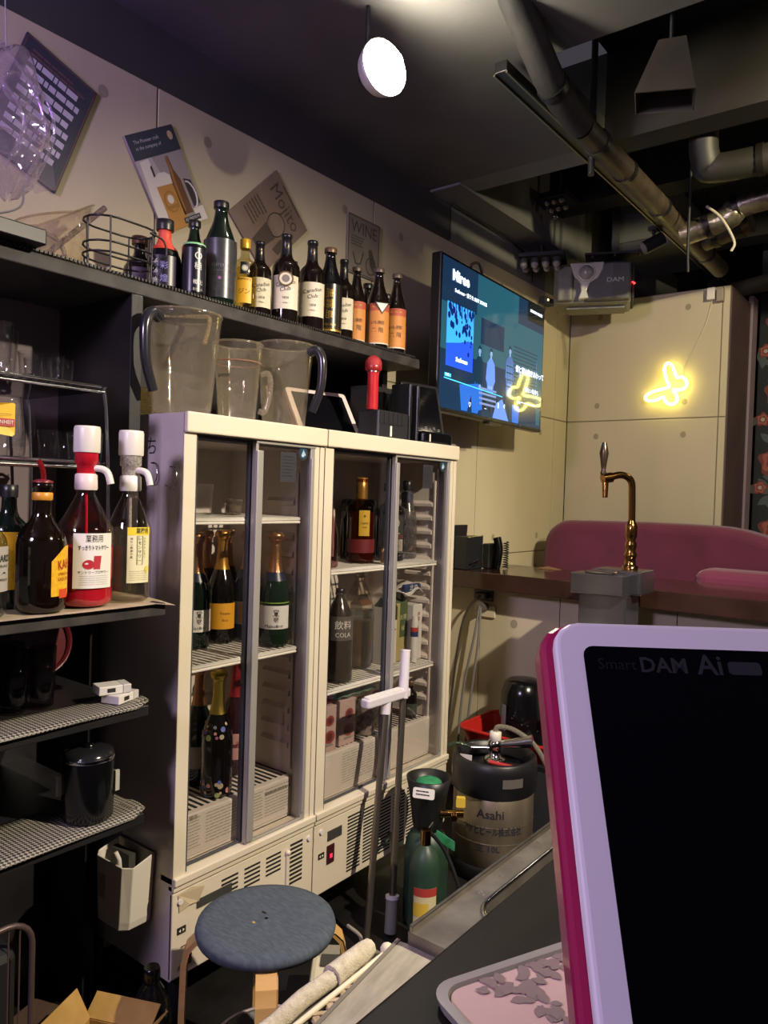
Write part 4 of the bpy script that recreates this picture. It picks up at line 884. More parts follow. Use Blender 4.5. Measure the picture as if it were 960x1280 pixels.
MB().tube([(0.035, -0.06, .035), (.03, .122, .225)], .008, 8).build('plastic_rod', glass('mauve_rod', '#cfc0c4', haze=.45, hazecol='#a5979a', edge=.8), pail)
MB().tube(arc((0.0, -0.02, .07), .05, .15, pi-.1, 10, 'yz'), .006, 8).build('grey_handle', mat('grey_handle', '#6f6566', 0.4), pail)
MB().tube(smooth_path([(0.02, .0, .01), (.02, .005, .05), (.02, .035, .056), (.02, .062, .04), (.02, .075, .0)], 6), .0022, 6).build('wire_loop', WB, pail)
# clear moulded plastic packaging hanging at the top left
bag = thing('plastic_packaging', 'clear moulded plastic packaging hanging from above at the top left corner', 'packaging', (-1.74, 0.83, 2.11))
GP = glass('shiny_clear_plastic', '#f6f2f6', haze=.12, hazecol='#e6dce6', edge=1.0, base=.12)
m = MB(); n = 26; ringsp = [(.012, .165), (.05, .15), (.075, .10), (.062, .06), (.085, .02), (.082, -.035), (.06, -.06), (.075, -.085), (.052, -.12), (.02, -.155), (.006, -.165)]; vs = []; fs = []
for q, (r, z) in enumerate(ringsp):
    for k in range(n):
        a = 2*pi*k/n; rr = r*(1+.10*sin(3*a+q)+.06*sin(7*a+2.1*q)); vs.append((rr*cos(a)*.75, rr*sin(a), z+.012*sin(2*a+q)))
for q in range(len(ringsp)-1):
    for i in range(n): j = (i+1) % n; fs.append((q*n+i, (q+1)*n+i, (q+1)*n+j, q*n+j))
m.add(vs, [tuple(reversed(f)) for f in fs], 0, True); m.build('moulded_shell', GP, bag)
for cy, cz, r in ((-.01, .055, .032), (.03, -.02, .024), (-.035, -.07, .028)):
    MB().tube([(.06+.004*sin(k), cy+r*cos(2*pi*k/18), cz+r*sin(2*pi*k/18)) for k in range(18)], .004, 6, closed=True).build('moulded_ring', GP, bag)
for k, (y0, y1) in enumerate(((-.05, .05), (.0, .07), (-.075, .0))):
    MB().tube(smooth_path([(.055, y0, .14-.03*k), (.07, (y0+y1)/2+.02, .06-.02*k), (.062, y1, -.03), (.05, y1-.03, -.12)], 5), .0035, 6).build('moulded_ridge', GP, bag)
m = MB(); m.add([(.03, .0, -.10), (.045, .04, -.155), (.05, .085, -.13), (.04, .075, -.02), (.035, .02, .0)], [(0, 1, 2, 3, 4)]); m.build('film_flap', GP, bag)
MB().tube([(0, -.01, .16), (.0, -.02, .40), (.0, -.03, .588)], .0015, 5).build('hanging_string', mat('string_grey', '#8a8590', 0.7), bag)
MB().tube(smooth_path([(.05, .01, -.15), (.055, .0, -.2), (.05, -.07, -.235), (.045, -.14, -.24)], 5), .0025, 6).build('thin_cord', mat('cord_grey', '#6e6a6a', 0.6), bag)
p2 = thing('plastic_packaging', 'second clear plastic tray leaning below the hanging packaging', 'packaging', (-1.87, 0.80, 1.8175))
m = MB(); m.lathe([(.04, 0), (.05, .03), (.045, .07), (.062, .12), (.05, .155)], 22, cap1=False); m.build('moulded_shell', GP, p2)

# ================================================================== chrome glass rack and the glasses on it
rk = thing('glass_rack', 'two tier chrome glass rack standing on the bottle shelf', 'rack', (-1.70, 0.60, 1.0415)); RR = (-1.70, 0.60, 1.0415)
CW = mat('chrome_wire', '#d6d6d8', 0.15, 1.0); DW = mat('dark_rack_tray', '#3a3837', 0.4, 0.3)
for z in (1.525, 1.352):
    m = MB(); m.tube([(-1.57, 0.1, z), (-1.57, .965, z), (-1.59, .985, z), (-1.90, .985, z), (-1.92, .965, z), (-1.92, .1, z)], .004, 8); m.tube([(-1.57, .1, z-.012), (-1.57, .975, z-.012)], .0035, 8)
    tr = m.build('rack_tier', CW, rk, rel=RR)
    m = MB()
    for k in range(30):
        y = 0.40+k*.02; m.tube([(-1.57, y, z), (-1.92, y, z)], .002, 5)
    m.build('tier_wires', CW, tr, rel=(0, 0, 0), kind='stuff') if False else m.build('tier_wires', CW, tr, rel=RR, kind='stuff')
    MB().box(-1.915, .1, z-.010, -1.572, .975, z-.006).build('tray_sheet', glass('smoky_tray', '#6a6866', haze=.4, hazecol='#3a3837') if z > 1.45 else DW, rk, rel=RR)
for x in (-1.572, -1.918):
    MB().tube([(x, .975, 1.525), (x, .982, 1.48), (x, .99, 1.352), (x, 1.0, 1.042)], .0042, 8).build('rack_leg', CW, rk, rel=RR)
    MB().tube([(x, .62, 1.52), (x, .62, 1.042)], .003, 8).build('rack_leg', CW, rk, rel=RR)
def tumbler(name, label, loc, H, R, group, gm=CLEAR, base=.15, taper=.86):
    t = thing(name, label, 'glass', loc, 0, group)
    MB().lathe([(R*taper*.95, 0), (R*taper, .003), (R, H), (R*.94, H), (R*taper*.92, base*H), (.001, base*H)], 20, cap1=False).build('glass_wall', gm, t)
    return t
GT = 'clear glasses on the chrome rack'
T1 = 1.530; T2 = 1.357
for lab, y, x, H, R in (('tall clear tumbler at left end of the upper rack tier', .745, -1.60, .10, .034), ('tall clear tumbler behind the leftmost one on the upper tier', .79, -1.67, .10, .034), ('short clear glass third along the upper rack tier', .83, -1.625, .055, .025), ('short clear glass behind the third one on the upper tier', .875, -1.69, .055, .025), ('short clear glass at the right end of the upper tier front', .885, -1.63, .06, .025), ('short clear glass at the right back corner of the upper tier', .94, -1.69, .062, .026)):
    tumbler('tumbler_glass', lab, (x, y, T1), H, R, GT)
jar = thing('beer_glass', 'wide clear beer mug with a yellow and red label on the lower tier', 'glass', (-1.625, .755, T2), 0, GT)
MB().lathe([(.055, 0), (.062, .006), (.063, .04), (.058, .10), (.056, .125), (.052, .125), (.054, .1), (.058, .04), (.056, .02)], 26, cap1=False).build('glass_wall', CLEAR, jar)
MB().tube(smooth_path([(-.02, .06, .10), (-.03, .095, .09), (-.03, .095, .045), (-.02, .062, .03)], 6), .008, 8).build('glass_handle', CLEAR, jar)
fa = face_cam(-1.625, .755)+.2
m = MB(); r = .064; pts = []
shape = [(-.034, 0), (-.02, .024), (.0, .034), (.024, .036), (.030, .034), (.030, -.028), (.024, -.033), (.0, -.030), (-.02, -.018)]
m.add([(r*cos(fa+a/r), r*sin(fa+a/r), .072+b) for a, b in shape], [tuple(range(len(shape)))], 0)
m.add([((r+.0006)*cos(fa+a/r), (r+.0006)*sin(fa+a/r), .067+b) for a, b in ((-.022, -.008), (.0, -.008), (.029, -.008), (.029, .008), (.0, .008), (-.022, .008))], [(0, 1, 2, 3, 4, 5)], 1)
lb = m.build('label', [mat('yellow_glass_label', '#e0b52a', 0.5), REDP], jar)
m = MB(); text_bend(m, 'SKENHEIT', .011, r+.0014, fa+.004/r, .067, 0, .044); m.build('lettering', LBL_WHITE, lb)
m = MB(); text_bend(m, '━━━━━━━', .007, r+.0014, fa+.004/r, .083, 0, .036); m.build('lettering', INK, lb)
for lab, y, x in (('shot glass just right of the beer mug on the lower tier', .86, -1.60), ('shot glass second right of the beer mug on lower tier', .905, -1.60), ('shot glass half hidden behind the white pump cap', .945, -1.63), ('shot glass at the right end of the lower rack tier', .955, -1.575), ('shot glass behind the beer mug on the lower tier', .84, -1.70)):
    tumbler('shot_glass', lab, (x, y, T2), .062, .021, GT, base=.3)
# ================================================================== big pour bottles on the bottle shelf
BS = 1.0455
def pump(t, H, base_m, spout_a, tank_m, r0=.020):
    """screw-on dispenser: collar, clear barrel, big cap, bent spout"""
    MB().lathe([(r0, H), (r0*1.08, H+.004), (r0*1.05, H+.032), (r0*.9, H+.035)], 20).build('pump_collar', base_m, t)
    MB().lathe([(r0*.86, H+.034), (r0*.9, H+.055), (r0*1.08, H+.057), (r0*1.08, H+.085)], 20).build('pump_barrel', tank_m, t)
    MB().lathe([(r0*1.20, H+.080), (r0*1.24, H+.083), (r0*1.24, H+.130), (r0*1.16, H+.136), (r0*.6, H+.137)], 24).build('pump_cap', WHITEP, t)
    c, s = cos(spout_a), sin(spout_a)
    MB().tube(smooth_path([(0, 0, H+.042), (.022*c, .022*s, H+.047), (.043*c, .043*s, H+.040), (.052*c, .052*s, H+.014)], 6), .0075, 10).build('pump_spout', WHITEP, t)
    MB().tube([(0, 0, H+.03), (.004, .002, .02)], .0035, 6).build('dip_tube', tank_m, t)
PB = 'large pour bottles on the bottle shelf'
SH = 0.245
tom = thing('tomato_sour_bottle', 'big clear plastic bottle of red tomato sour with white dispenser pump', 'bottle', (-1.497, .893, BS), 0, PB)
PT = [(.045, 0), (.053, .006), (.0545, .02), (.053, .05), (.0545, .06), (.0545, .15), (.052, .165), (.040, .195), (.026, .222), (.019, .236), (.019, SH)]
PT = [(r*1.09 if z < .17 else r, z) for r, z in PT]
MB().lathe(PT, 30).build('bottle_wall', glass('pet_bottle_clear', '#f6f2ee', edge=.8, base=.07), tom)
MB().lathe([(r*.96, z) for r, z in PT if z <= .06]+[(.0570, .124)], 28).build('tomato_liquid', mat('tomato_red', '#b3192a', 0.25, spec=.4), tom)
pump(tom, SH, mat('pinkish_collar', '#d9c8c4', 0.4), face_cam(-1.497, .893)+1.25, mat('tomato_red', '#b3192a', 0.25, spec=.4), .022)
fa = face_cam(-1.497, .893)+.42; r = .0606
lb = MB().patch(r, fa-.80, fa+.62, .04, .155, n=20).build('label', LBL_WHITE, tom)
fc = fa-.09
m = MB(); text_bend(m, '業務用', .017, r+.0006, fc, .143, 0, .036); text_bend(m, 'すっきりトマトサワー', .012, r+.0006, fc, .124, 0, .066, 0, .0002); text_bend(m, 'サントリープロサワー', .008, r+.0006, fc, .073, 0, .066)
for q in range(5): text_bend(m, '―――― ――― ――――――', .005, r+.0006, fc, .066-.0045*q, 0, .062)
m.build('lettering', INK, lb)
m = MB(); 
def bend_poly(m, r, fc, pts, mi=0): m.add([(r*cos(fc+a/r), r*sin(fc+a/r), z) for a, z in pts], [tuple(range(len(pts)))], mi)
bend_poly(m, r+.0006, fc, [(-.012+.012*cos(2*pi*k/18), .090+.010*sin(2*pi*k/18)) for k in range(18)]); bend_poly(m, r+.0007, fc, [(-.002, .080), (.012, .080), (.015, .108), (-.001, .108)])
m.build('tomato_picture', mat('label_tomato', '#a8202e', 0.5), lb)
m = MB(); bend_poly(m, r+.0009, fc, [(-.016+.004*cos(2*pi*k/10), .092+.0018*sin(2*pi*k/10)) for k in range(10)]); m.build('picture_glint', LBL_WHITE, lb)
PT = [(r*.835 if z < .17 else r*.9, z) for r, z in PT]
lem = thing('lemon_sour_bottle', 'big clear plastic bottle of lemon sour with white dispenser pump at shelf end', 'bottle', (-1.50, 1.003, BS), 0, PB)
MB().lathe(PT, 30).build('bottle_wall', glass('pet_bottle_clear', '#f6f2ee', edge=.8, base=.07), lem)
MB().lathe([(r_*.95, z) for r_, z in PT if z <= .06]+[(.0470, .15), (.0445, .163)], 28).build('lemon_liquid', glass('cloudy_lemon', '#ecebe0', haze=.05, hazecol='#d8d6c8', edge=.35, base=.03), lem)
pump(lem, SH, mat('white_collar', '#d9d4cc', 0.4), face_cam(-1.50, 1.003)+.95, glass('frosted_barrel', '#d5d0c6', haze=.75, hazecol='#d8d2c6'), .022)
fa = face_cam(-1.50, 1.003)+.55; r = .0506
lb = MB().patch(r, fa-.62, fa+.45, .042, .165, n=18).build('label', mat('pale_yellow_label', '#d6d0a8', 0.5), lem)
MB().patch(r+.0004, fa-.62, fa+.45, .148, .1655, n=18).build('label_band', mat('lemon_yellow', '#dcc22e', 0.5), lb)
m = MB(); fc = fa-.08; text_bend(m, '業務用', .013, r+.0009, fc+.12, .157, 0, .03, 0, .0002)
for q, (ch, off) in enumerate((('さわやかレモン', .012), ('レモンサワー', .0), ('味わい専用の素', -.018))):
    for k, cc in enumerate(ch): text_bend(m, cc, .0095 if q == 1 else .006, r+.0009, fc+off/r, .14-(.0098 if q == 1 else .0068)*k)
for q in range(5): text_bend(m, '――― ―― ――――', .005, r+.0009, fc, .068-.0048*q, 0, .045)
for a0, a1 in ((-.006, .007),):
    m.tube([((r+.001)*cos(fc+a/r), (r+.001)*sin(fc+a/r), z) for a, z in ((a0, .146), (a1, .146), (a1, .083), (a0, .083))], .0005, 4, 0, True)
m.build('lettering', INK, lb)
m = MB(); bend_poly(m, r+.001, fc, [(.019+.005*cos(2*pi*k/12), .072+.007*sin(2*pi*k/12)) for k in range(12)]); m.build('lemon_picture', mat('lemon_yellow', '#dcc22e', 0.5), lb)
# coffee liqueur bottle
KB = mat('brown_black_liqueur_glass', '#0f0804', 0.08, coat=.4)
kh = thing('coffee_liqueur_bottle', 'dark coffee liqueur bottle with a yellow label and red pourer', 'bottle', (-1.475, .785, BS), 0, PB)
PK = [(.042, 0), (.048, .006), (.049, .02), (.049, .135), (.046, .150), (.036, .166), (.025, .180), (.0185, .195), (.0175, .245), (.0195, .247), (.0195, .256), (.016, .258)]
MB().lathe(PK, 30).build('glass_body', KB, kh)
MB().lathe([(.0182, .222), (.0200, .224), (.0200, .236), (.0182, .238)], 20, cap0=False, cap1=False).build('neck_band', mat('orange_band', '#c98a2c', 0.4), kh)
MB().tube(smooth_path([(0, 0, .252), (0.002, .0, .275), (.0, -.004, .292), (-.004, -.008, .302)], 5), .0052, 10).build('pourer_spout', glass('red_plastic', '#c0303a', haze=.55, hazecol='#a8242e'), kh)
MB().lathe([(.0195, .2575), (.0195, .261), (.009, .264)], 18).build('pourer_base', mat('dark_red_plastic', '#6d1c22', 0.35), kh)
fa = face_cam(-1.475, .785)+.95; r = .0497
m = MB(); N = 14; top = lambda u: .132-.03*max(0, .55-u)**1.3*2.2
vs = []
for k in range(N+1): u = k/N; a = fa-.55+1.3*u; vs += [(r*cos(a), r*sin(a), .032), (r*cos(a), r*sin(a), top(u))]
m.add(vs, [(2*k, 2*k+2, 2*k+3, 2*k+1) for k in range(N)], 0, True); lb = m.build('label', mat('liqueur_yellow', '#e0b21f', 0.45, noise=140, col2='#d0941c'), kh)
m = MB(); text_bend(m, 'KAHLÚA', .026, r+.0008, fa+.38, .096, 0, .068, radians(6), .0004); text_bend(m, 'ORIGINAL', .008, r+.0008, fa+.1, .076); text_bend(m, 'LIQUEUR', .009, r+.0008, fa+.1, .066); m.build('lettering', mat('liqueur_red', '#a3331c', 0.5), lb)
MB().patch(r+.0007, fa-.2, fa+.35, .028, .046, n=8).build('label_seal', mat('liqueur_seal', '#c8441f', 0.5), lb)
# clear rum bottle cut by the frame
rum = thing('rum_bottle', 'clear rum bottle with grey label cut by the left picture edge', 'bottle', (-1.47, .662, BS), 0, PB)
MB().lathe([(r_*.98, z) for r_, z in PK], 28).build('glass_body', glass('clear_bottle_green', '#cfd8cf', edge=.8), rum)
MB().lathe([(.019, .24), (.0205, .245), (.0205, .278), (.018, .282)], 20).build('screw_cap', WHITEP, rum)
fa = face_cam(-1.47, .662)+.75; r = .0492
lb = MB().patch(r, fa-.9, fa+.7, .05, .135, n=18).build('label', mat('grey_rum_label', '#a39c96', 0.5), rum)
m = MB(); text_bend(m, 'BACARDI', .018, r+.0007, fa+.06, .112, 0, .058, 0, .0003); text_bend(m, 'CARTA BLANCA', .007, r+.0007, fa+.05, .098, 0, .045); text_bend(m, 'SUPERIOR', .007, r+.0007, fa+.2, .072, 0, .03); m.build('lettering', INK, lb)
m = MB(); bend_poly(m, r+.0007, fa+.25, [(-.010, .080), (.0, .088), (.010, .080), (.004, .084), (-.004, .084)]); m.build('bat_mark', INK, lb)
yl = bottle('syrup_bottle', 'bottle with yellow label behind the rum and the coffee liqueur bottles', (-1.57, .765, BS), .25, .040, 'bord', DKGREEN, (BLACKCAP, .1, 1.1), [(.15, .62, 75, mat('liqueur_yellow', '#e0b21f', 0.45), [])])
# ================================================================== lower compartments
def packs():
    CIG = mat('white_cigarette_pack', '#cfcac6', 0.4)
    for lab, loc, rz in (('white cigarette pack lying on the second shelf at its right end', (-1.515, 1.0, .8125), .35), ('upper white cigarette pack lying askew on another pack', (-1.525, .985, .8325), -.25)):
        t = thing('cigarette_pack', lab, 'packet', loc, rz, 'cigarette packs')
        MB().box(-.024, -.036, 0, .024, .017, .019).build('pack_box', CIG, t, bevel=.0015); MB().box(-.0243, .0175, 0, .0243, .036, .0192).build('flip_lid', mat('silver_lid', '#b9b5b4', 0.3), t, bevel=.0015)
        MB().box(.0241, -.018, .005, .0247, .0, .014).build('dark_panel', INK, t)
packs()
can = thing('ice_bucket', 'glossy black ice bucket with a chrome rim on the third shelf', 'bucket', (-1.515, .925, .5685))
MB().lathe([(.050, 0), (.054, .004), (.056, .125), (.056, .132)], 32).build('bucket_body', GLOSSBLACK, can)
MB().lathe([(.0565, .132), (.0575, .134), (.0575, .139), (.0565, .141)], 32).build('chrome_rim', CHROME, can)
MB().lathe([(.054, .141), (.051, .149), (.036, .154), (.012, .156)], 30).build('lid', mat('smoky_lid', '#1d1d20', 0.15), can)
MB().lathe([(.012, .155), (.013, .160), (.006, .163)], 16).build('lid_knob', GLOSSBLACK, can)
for a in (face_cam(-1.515, .925)+1.45, face_cam(-1.515, .925)-1.45):
    c, s = cos(a), sin(a); MB().box(-.003, -.005, .055, .003, .005, .10).xf(Matrix.Translation((.060*c, .060*s, 0))).build('side_lug', mat('reflector_white', '#c9c6bc', 0.4, .3), can)
for k, (x, y) in enumerate(((-1.60, .74), (-1.60, .80), (-1.68, .77), (-1.68, .83), (-1.60, .86))):
    tumbler('highball_glass', ('tall dark glass at left front under the bottle shelf', 'second tall dark glass under the bottle shelf', 'tall dark glass behind the first under the bottle shelf', 'tall dark glass behind the second under the bottle shelf', 'rightmost tall dark glass under the bottle shelf')[k], (x, y, .8125), .13, .029, 'glasses under the bottle shelf', glass('shaded_glass', '#cfc8cc', edge=.7))
tray = thing('round_tray', 'dark red round tray standing upright behind the packs', 'tray', (-1.83, .97, .82)); m = MB(); m.lathe([(.075, 0), (.08, .004), (.085, .014), (.081, .014), (.075, .006)], 30, cap1=False); m.xf(Matrix.Translation((0, 0, .084)) @ Matrix.Rotation(radians(76), 4, 'Y')); m.build('tray_disc', mat('dark_red_lacquer', '#4a1216', 0.25), tray)
# grille heater on the floor at the left edge
ht = thing('grille_heater', 'dark upright heater with rounded wire grille at the left edge', 'heater', (-1.42, .62, FLZ)); 
def rrect(cy, cz, w_, h_, r_, x, n=5):
    out = []
    for (sy_, sz_, a0) in ((1, 1, 0), (-1, 1, pi/2), (-1, -1, pi), (1, -1, 1.5*pi)):
        for k in range(n+1): a = a0+pi/2*k/n; out.append((x, cy+sy_*(w_/2-r_)+r_*cos(a), cz+sz_*(h_/2-r_)+r_*sin(a)))
    return out
MB().box(-.16, -.15, .05, -.02, .12, .48).build('heater_body', BLACK, ht, bevel=.02)
MB().tube(rrect(0, .40, .27, .28, .05, .0), .006, 8, closed=True).build('grille_frame', mat('dull_copper_frame', '#5a4a46', 0.4, 0.5), ht)
m = MB()
for k in range(11): m.tube([(.0, -.11+k*.022, .265), (.0, -.11+k*.022, .535)], .0018, 6)
m.build('grille_wires', mat('dull_copper_wire', '#6a5550', 0.4, 0.6), ht, kind='stuff')
MB().box(-.14, -.13, 0, -.03, .13, .05).build('heater_foot', BLACK, ht, bevel=.01)
# open cardboard box and bottle beside it
KR = mat('kraft_card', '#b08b4a', 0.7, noise=15, col2='#9c793d')
cb = thing('cardboard_box', 'open yellow brown cardboard box with raised flaps at bottom left', 'box', (-1.40, .885, FLZ), radians(24))
m = MB()
for a in ((-.070, -.080, 0, .070, -.077, .21), (-.070, .077, 0, .070, .080, .21), (-.070, -.080, 0, -.067, .080, .21), (.067, -.080, 0, .070, .080, .21), (-.070, -.1, 0, .070, .1, .003)): m.box(*a)
m.build('box_walls', KR, cb)
def flap(p, q, d, nm='box_flap'):
    p, q, d = Vector(p), Vector(q), Vector(d); n_ = (q-p).cross(d).normalized()*.003
    m = MB(); vs = [p, q, q+d, p+d, p+n_, q+n_, q+d+n_, p+d+n_]; m.add(vs, [(0, 1, 2, 3), (7, 6, 5, 4), (0, 4, 5, 1), (1, 5, 6, 2), (2, 6, 7, 3), (3, 7, 4, 0)]); m.build(nm, KR, cb)
flap((.070, -.080, .21), (.070, .080, .21), (.05, 0, .055)); flap((-.070, -.080, .21), (-.070, .080, .21), (-.035, 0, .06)); flap((-.08, .080, .21), (.08, .080, .21), (0, .045, .03)); flap((-.08, -.080, .21), (.08, -.080, .21), (0, -.06, .03))
wbt = thing('empty_bottle', 'clear empty plastic bottle with black cap standing on the floor by the box', 'bottle', (-1.44, 1.05, FLZ))
MB().lathe([(.042, 0), (.047, .006), (.047, .17), (.042, .21), (.026, .243), (.016, .257), (.016, .267)], 26).build('bottle_wall', glass('dusty_pet', '#c9c6bc', haze=.08, hazecol='#777777', edge=.7), wbt); MB().lathe([(.019, .258), (.0195, .26), (.0195, .288), (.017, .291)], 22).build('cap', GLOSSBLACK, wbt)
dj = thing('carton_pack', 'dim small brown carton on the floor under the lowest shelf', 'box', (-1.62, .86, FLZ), radians(20)); MB().box(-.04, -.06, 0, .04, .06, .19).build('carton_body', mat('dim_carton', '#4c3a30', 0.6), dj, bevel=.002); MB().box(.0402, -.04, .03, .0407, .045, .10).build('pale_label', mat('dim_label', '#7a6a58', 0.6), dj)

# ================================================================== on top of the fridges
HAZY = glass('scuffed_polycarbonate', '#fcfaf5', haze=.062, hazecol='#fff4de', edge=.65, rough=.06)
GH = mat('charcoal_handle', '#26252b', 0.22, coat=.3)
FT = 1.489
PG = 'beer pitchers on the left fridge'
def pitcher(label, loc, H, R, ha, handle_m, tilt_lip=True, band=False):
    t = thing('pitcher', label, 'pitcher', loc, 0, PG)
    m = MB(); n = 32; vs = []; fs = []
    for r_, z in ((.76, 0.0), (.77, .01), (.885, .5), (1.0, .97), (1.02, 1.0), (.985, 1.0), (.855, .5), (.74, .03), (.01, .03)):
        for k in range(n):
            a = 2*pi*k/n; lip = (.12*max(0, cos(a-ha-pi))**8)*max(0, z-.8)/.2 if tilt_lip else 0
            vs.append((R*r_*(1+lip)*cos(a), R*r_*(1+lip)*sin(a), z*H))
    for q in range(8):
        for i in range(n): j = (i+1) % n; fs.append((q*n+i, q*n+j, (q+1)*n+j, (q+1)*n+i))
    fs.append(tuple(reversed(range(n)))); m.add(vs, fs, 0, True); m.build('pitcher_wall', HAZY, t)
    c, s = cos(ha), sin(ha)
    pts = [(R*.98, .90*H), (R*1.25, .93*H), (R*1.48, .82*H), (R*1.50, .60*H), (R*1.42, .42*H), (R*1.15, .20*H)] if handle_m is GH else [(R*.95, .62*H), (R*1.25, .64*H), (R*1.36, .52*H), (R*1.30, .30*H), (R*1.12, .14*H), (R*.90, .15*H)]
    MB().tube(smooth_path([(a*c, a*s, z) for a, z in pts], 6), .0150 if handle_m is GH else .008, 10, r1=.012 if handle_m is GH else .008).build('handle', handle_m, t)
    MB().tube([(R*1.01*cos(2*pi*k/28), R*1.01*sin(2*pi*k/28), H) for k in range(28)], .003, 6, closed=True).build('rim', glass('clear_rim', '#efe8da', haze=.2, hazecol='#cfc6b2', edge=.9), t)
    return t
pv = face_cam(-1.6, 1.3)
pa = pitcher('scuffed clear pitcher with dark handle on its left, at fridge corner', (-1.640, 1.243, FT), .262, .098, pv-0.62, GH)
pc = pitcher('scuffed clear pitcher with dark handle on its right side', (-1.635, 1.612, FT), .248, .083, pv+0.95, GH)
pb = pitcher('shorter clear pitcher with maker name, between the two dark handled ones', (-1.605, 1.402, FT), .212, .066, pv+1.45, glass('clear_handle', '#ece4d4', haze=.25, hazecol='#cfc5b4', edge=1.0))
m = MB(); text_bend(m, 'SUNTORY', .012, .0640, face_cam(-1.605, 1.402)-.65, .118, 0, .042, 0, .0003); m.build('lettering', INK, pb)
MB().tube([(.0640*cos(2*pi*k/28), .0640*sin(2*pi*k/28), .160) for k in range(28)], .0022, 6, closed=True).build('fill_ring', glass('pinkish_ring', '#d9b9a4', haze=.5, hazecol='#c9a48c'), pb)
MB().tube(smooth_path([(-.05, -.06, .25), (-.07, .0, .272), (-.03, .06, .276), (.03, .06, .262), (.05, .03, .19)], 6), .006, 8).build('coiled_hose', glass('beige_hose', '#cbb994', haze=.6, hazecol='#b9a67e'), pa)
gt = thing('square_glass', 'square glass dish behind the left pitcher at the fridge back corner', 'dish', (-1.80, 1.225, FT)); MB().box(-.05, -.045, 0, .05, .045, .006).build('dish_base', glass('beige_glass', '#d8cdae', haze=.35, hazecol='#a99c78'), gt); MB().lathe([(.045, .006), (.05, .08)], 4, cap0=False, cap1=False, sm=False).build('dish_wall', glass('beige_glass', '#d8cdae', haze=.35, hazecol='#a99c78'), gt)
# white framed tablet leaning on the wall side
tb_ = thing('small_tablet', 'white and red framed tablet propped up on the fridge top behind the pitchers', 'tablet', (-1.74, 1.93, FT))
def slab(m, c, u, v, n, w_, h_, t_, mi=0, r_=.012):
    c, u, v, n = Vector(c), Vector(u).normalized(), Vector(v).normalized(), Vector(n).normalized(); P = []
    for sx_, sy_, a0 in ((1, 1, 0), (-1, 1, pi/2), (-1, -1, pi), (1, -1, 1.5*pi)):
        for k in range(5): a = a0+pi/2*k/4; P.append((sx_*(w_/2-r_)+r_*cos(a), sy_*(h_/2-r_)+r_*sin(a)))
    N = len(P); vs = [c+u*a+v*b for a, b in P]+[c+u*a+v*b-n*t_ for a, b in P]
    m.add(vs, [tuple(range(N)), tuple(range(2*N-1, N-1, -1))]+[(i, N+i, N+(i+1) % N, (i+1) % N) for i in range(N)], mi)
tl = radians(35); uu = Vector((.25, 1, 0)).normalized(); nn0 = Vector((1, -.25, 0)).normalized(); nv = nn0*cos(tl)+Vector((0, 0, 1))*sin(tl); vv = Vector((0, 0, 1))*cos(tl)-nn0*sin(tl)
m = MB(); slab(m, vv*.105+nn0*.03, uu, vv, nv, .25, .205, .012, 0); m.build('tablet_frame', mat('pinkish_white_frame', '#dccbc8', 0.35), tb_, bevel=.002)
m = MB(); slab(m, vv*.105+nn0*.03-nv*.0125, uu, vv, nv, .252, .207, .012, 0); m.build('tablet_back', mat('red_back_shell', '#b33a44', 0.3), tb_, bevel=.002)
m = MB(); slab(m, vv*.110+nn0*.03+nv*.0006, uu, vv, nv, .212, .160, .001, 0, .004); m.build('tablet_screen', mat('dark_screen', '#0c0c11', 0.06), tb_)
m = MB(); lines(m, basis(vv*.020+nn0*.03+nv*.001+uu*.05, uu, nv), .09, [0], 0, .003, 3, .2); m.build('lettering', INK, tb_)
MB().box(-.11, -.11, 0, -.0, .12, .018).build('stand_foot', BLACK, tb_, bevel=.004)
# microphones and their holders
mh = thing('mic_holder', 'dark ribbed microphone holder block standing on right fridge', 'holder', (-1.60, 2.045, FT))
MB().box(-.045, -.075, 0, .045, .095, .095).build('holder_body', mat('charcoal_holder', '#26252a', 0.4), mh, bevel=.006); MB().box(.0452, -.01, .01, .0462, .0, .045).build('label', LBL_WHITE, mh)
for k in range(6): MB().box(.045, -.07+k*.025, .05, .0475, -.056+k*.025, .09).build('rib', mat('charcoal_holder', '#26252a', 0.4), mh)
mi_ = thing('microphone', 'red wireless microphone standing upright in its dark holder', 'microphone', (-1.595, 1.985, FT+.0965))
MRED = mat('mic_red', '#b5242c', 0.3); MB().lathe([(.0185, 0), (.0195, .01), (.0185, .115), (.0215, .128)], 24).build('handle', MRED, mi_)
MB().lathe([(.024, .128), (.028, .134), (.0285, .140), (.028, .146)], 24).build('collar', mat('mic_red_dark', '#8f1c24', 0.35), mi_)
m = MB(); m.ball((0, 0, .152), .0285, 14); m.build('grille', mat('mic_mesh', '#a52a30', 0.45, 0.2, bump=(700, .9)), mi_)
MB().lathe([(.0218, .124), (.0218, .129)], 24, cap0=False, cap1=False).build('steel_ring', STEEL, mi_)
bkx = thing('black_receiver', 'plain black receiver box behind the microphone holder', 'box', (-1.72, 2.17, FT)); MB().box(-.06, -.085, 0, .035, .085, .20).build('receiver_body', BLACK, bkx, bevel=.004); MB().box(.035, -.08, .02, .037, .08, .18).build('front_panel', GLOSSBLACK, bkx)
tr_ = thing('karaoke_remote', 'black karaoke terminal with slanted screen at the right end of the fridge', 'terminal', (-1.60, 2.31, FT))
m = MB(); m.prism([(-.06, -.095), (.06, -.095), (.06, .095), (-.06, .095)], 0, .045); m.build('base', GLOSSBLACK, tr_, bevel=.01)
tl = radians(14); nn0 = Vector((1, -.2, 0)).normalized(); uu = Vector((.2, 1, 0)).normalized(); nv = nn0*cos(tl)+Vector((0, 0, 1))*sin(tl); vv = Vector((0, 0, 1))*cos(tl)-nn0*sin(tl)
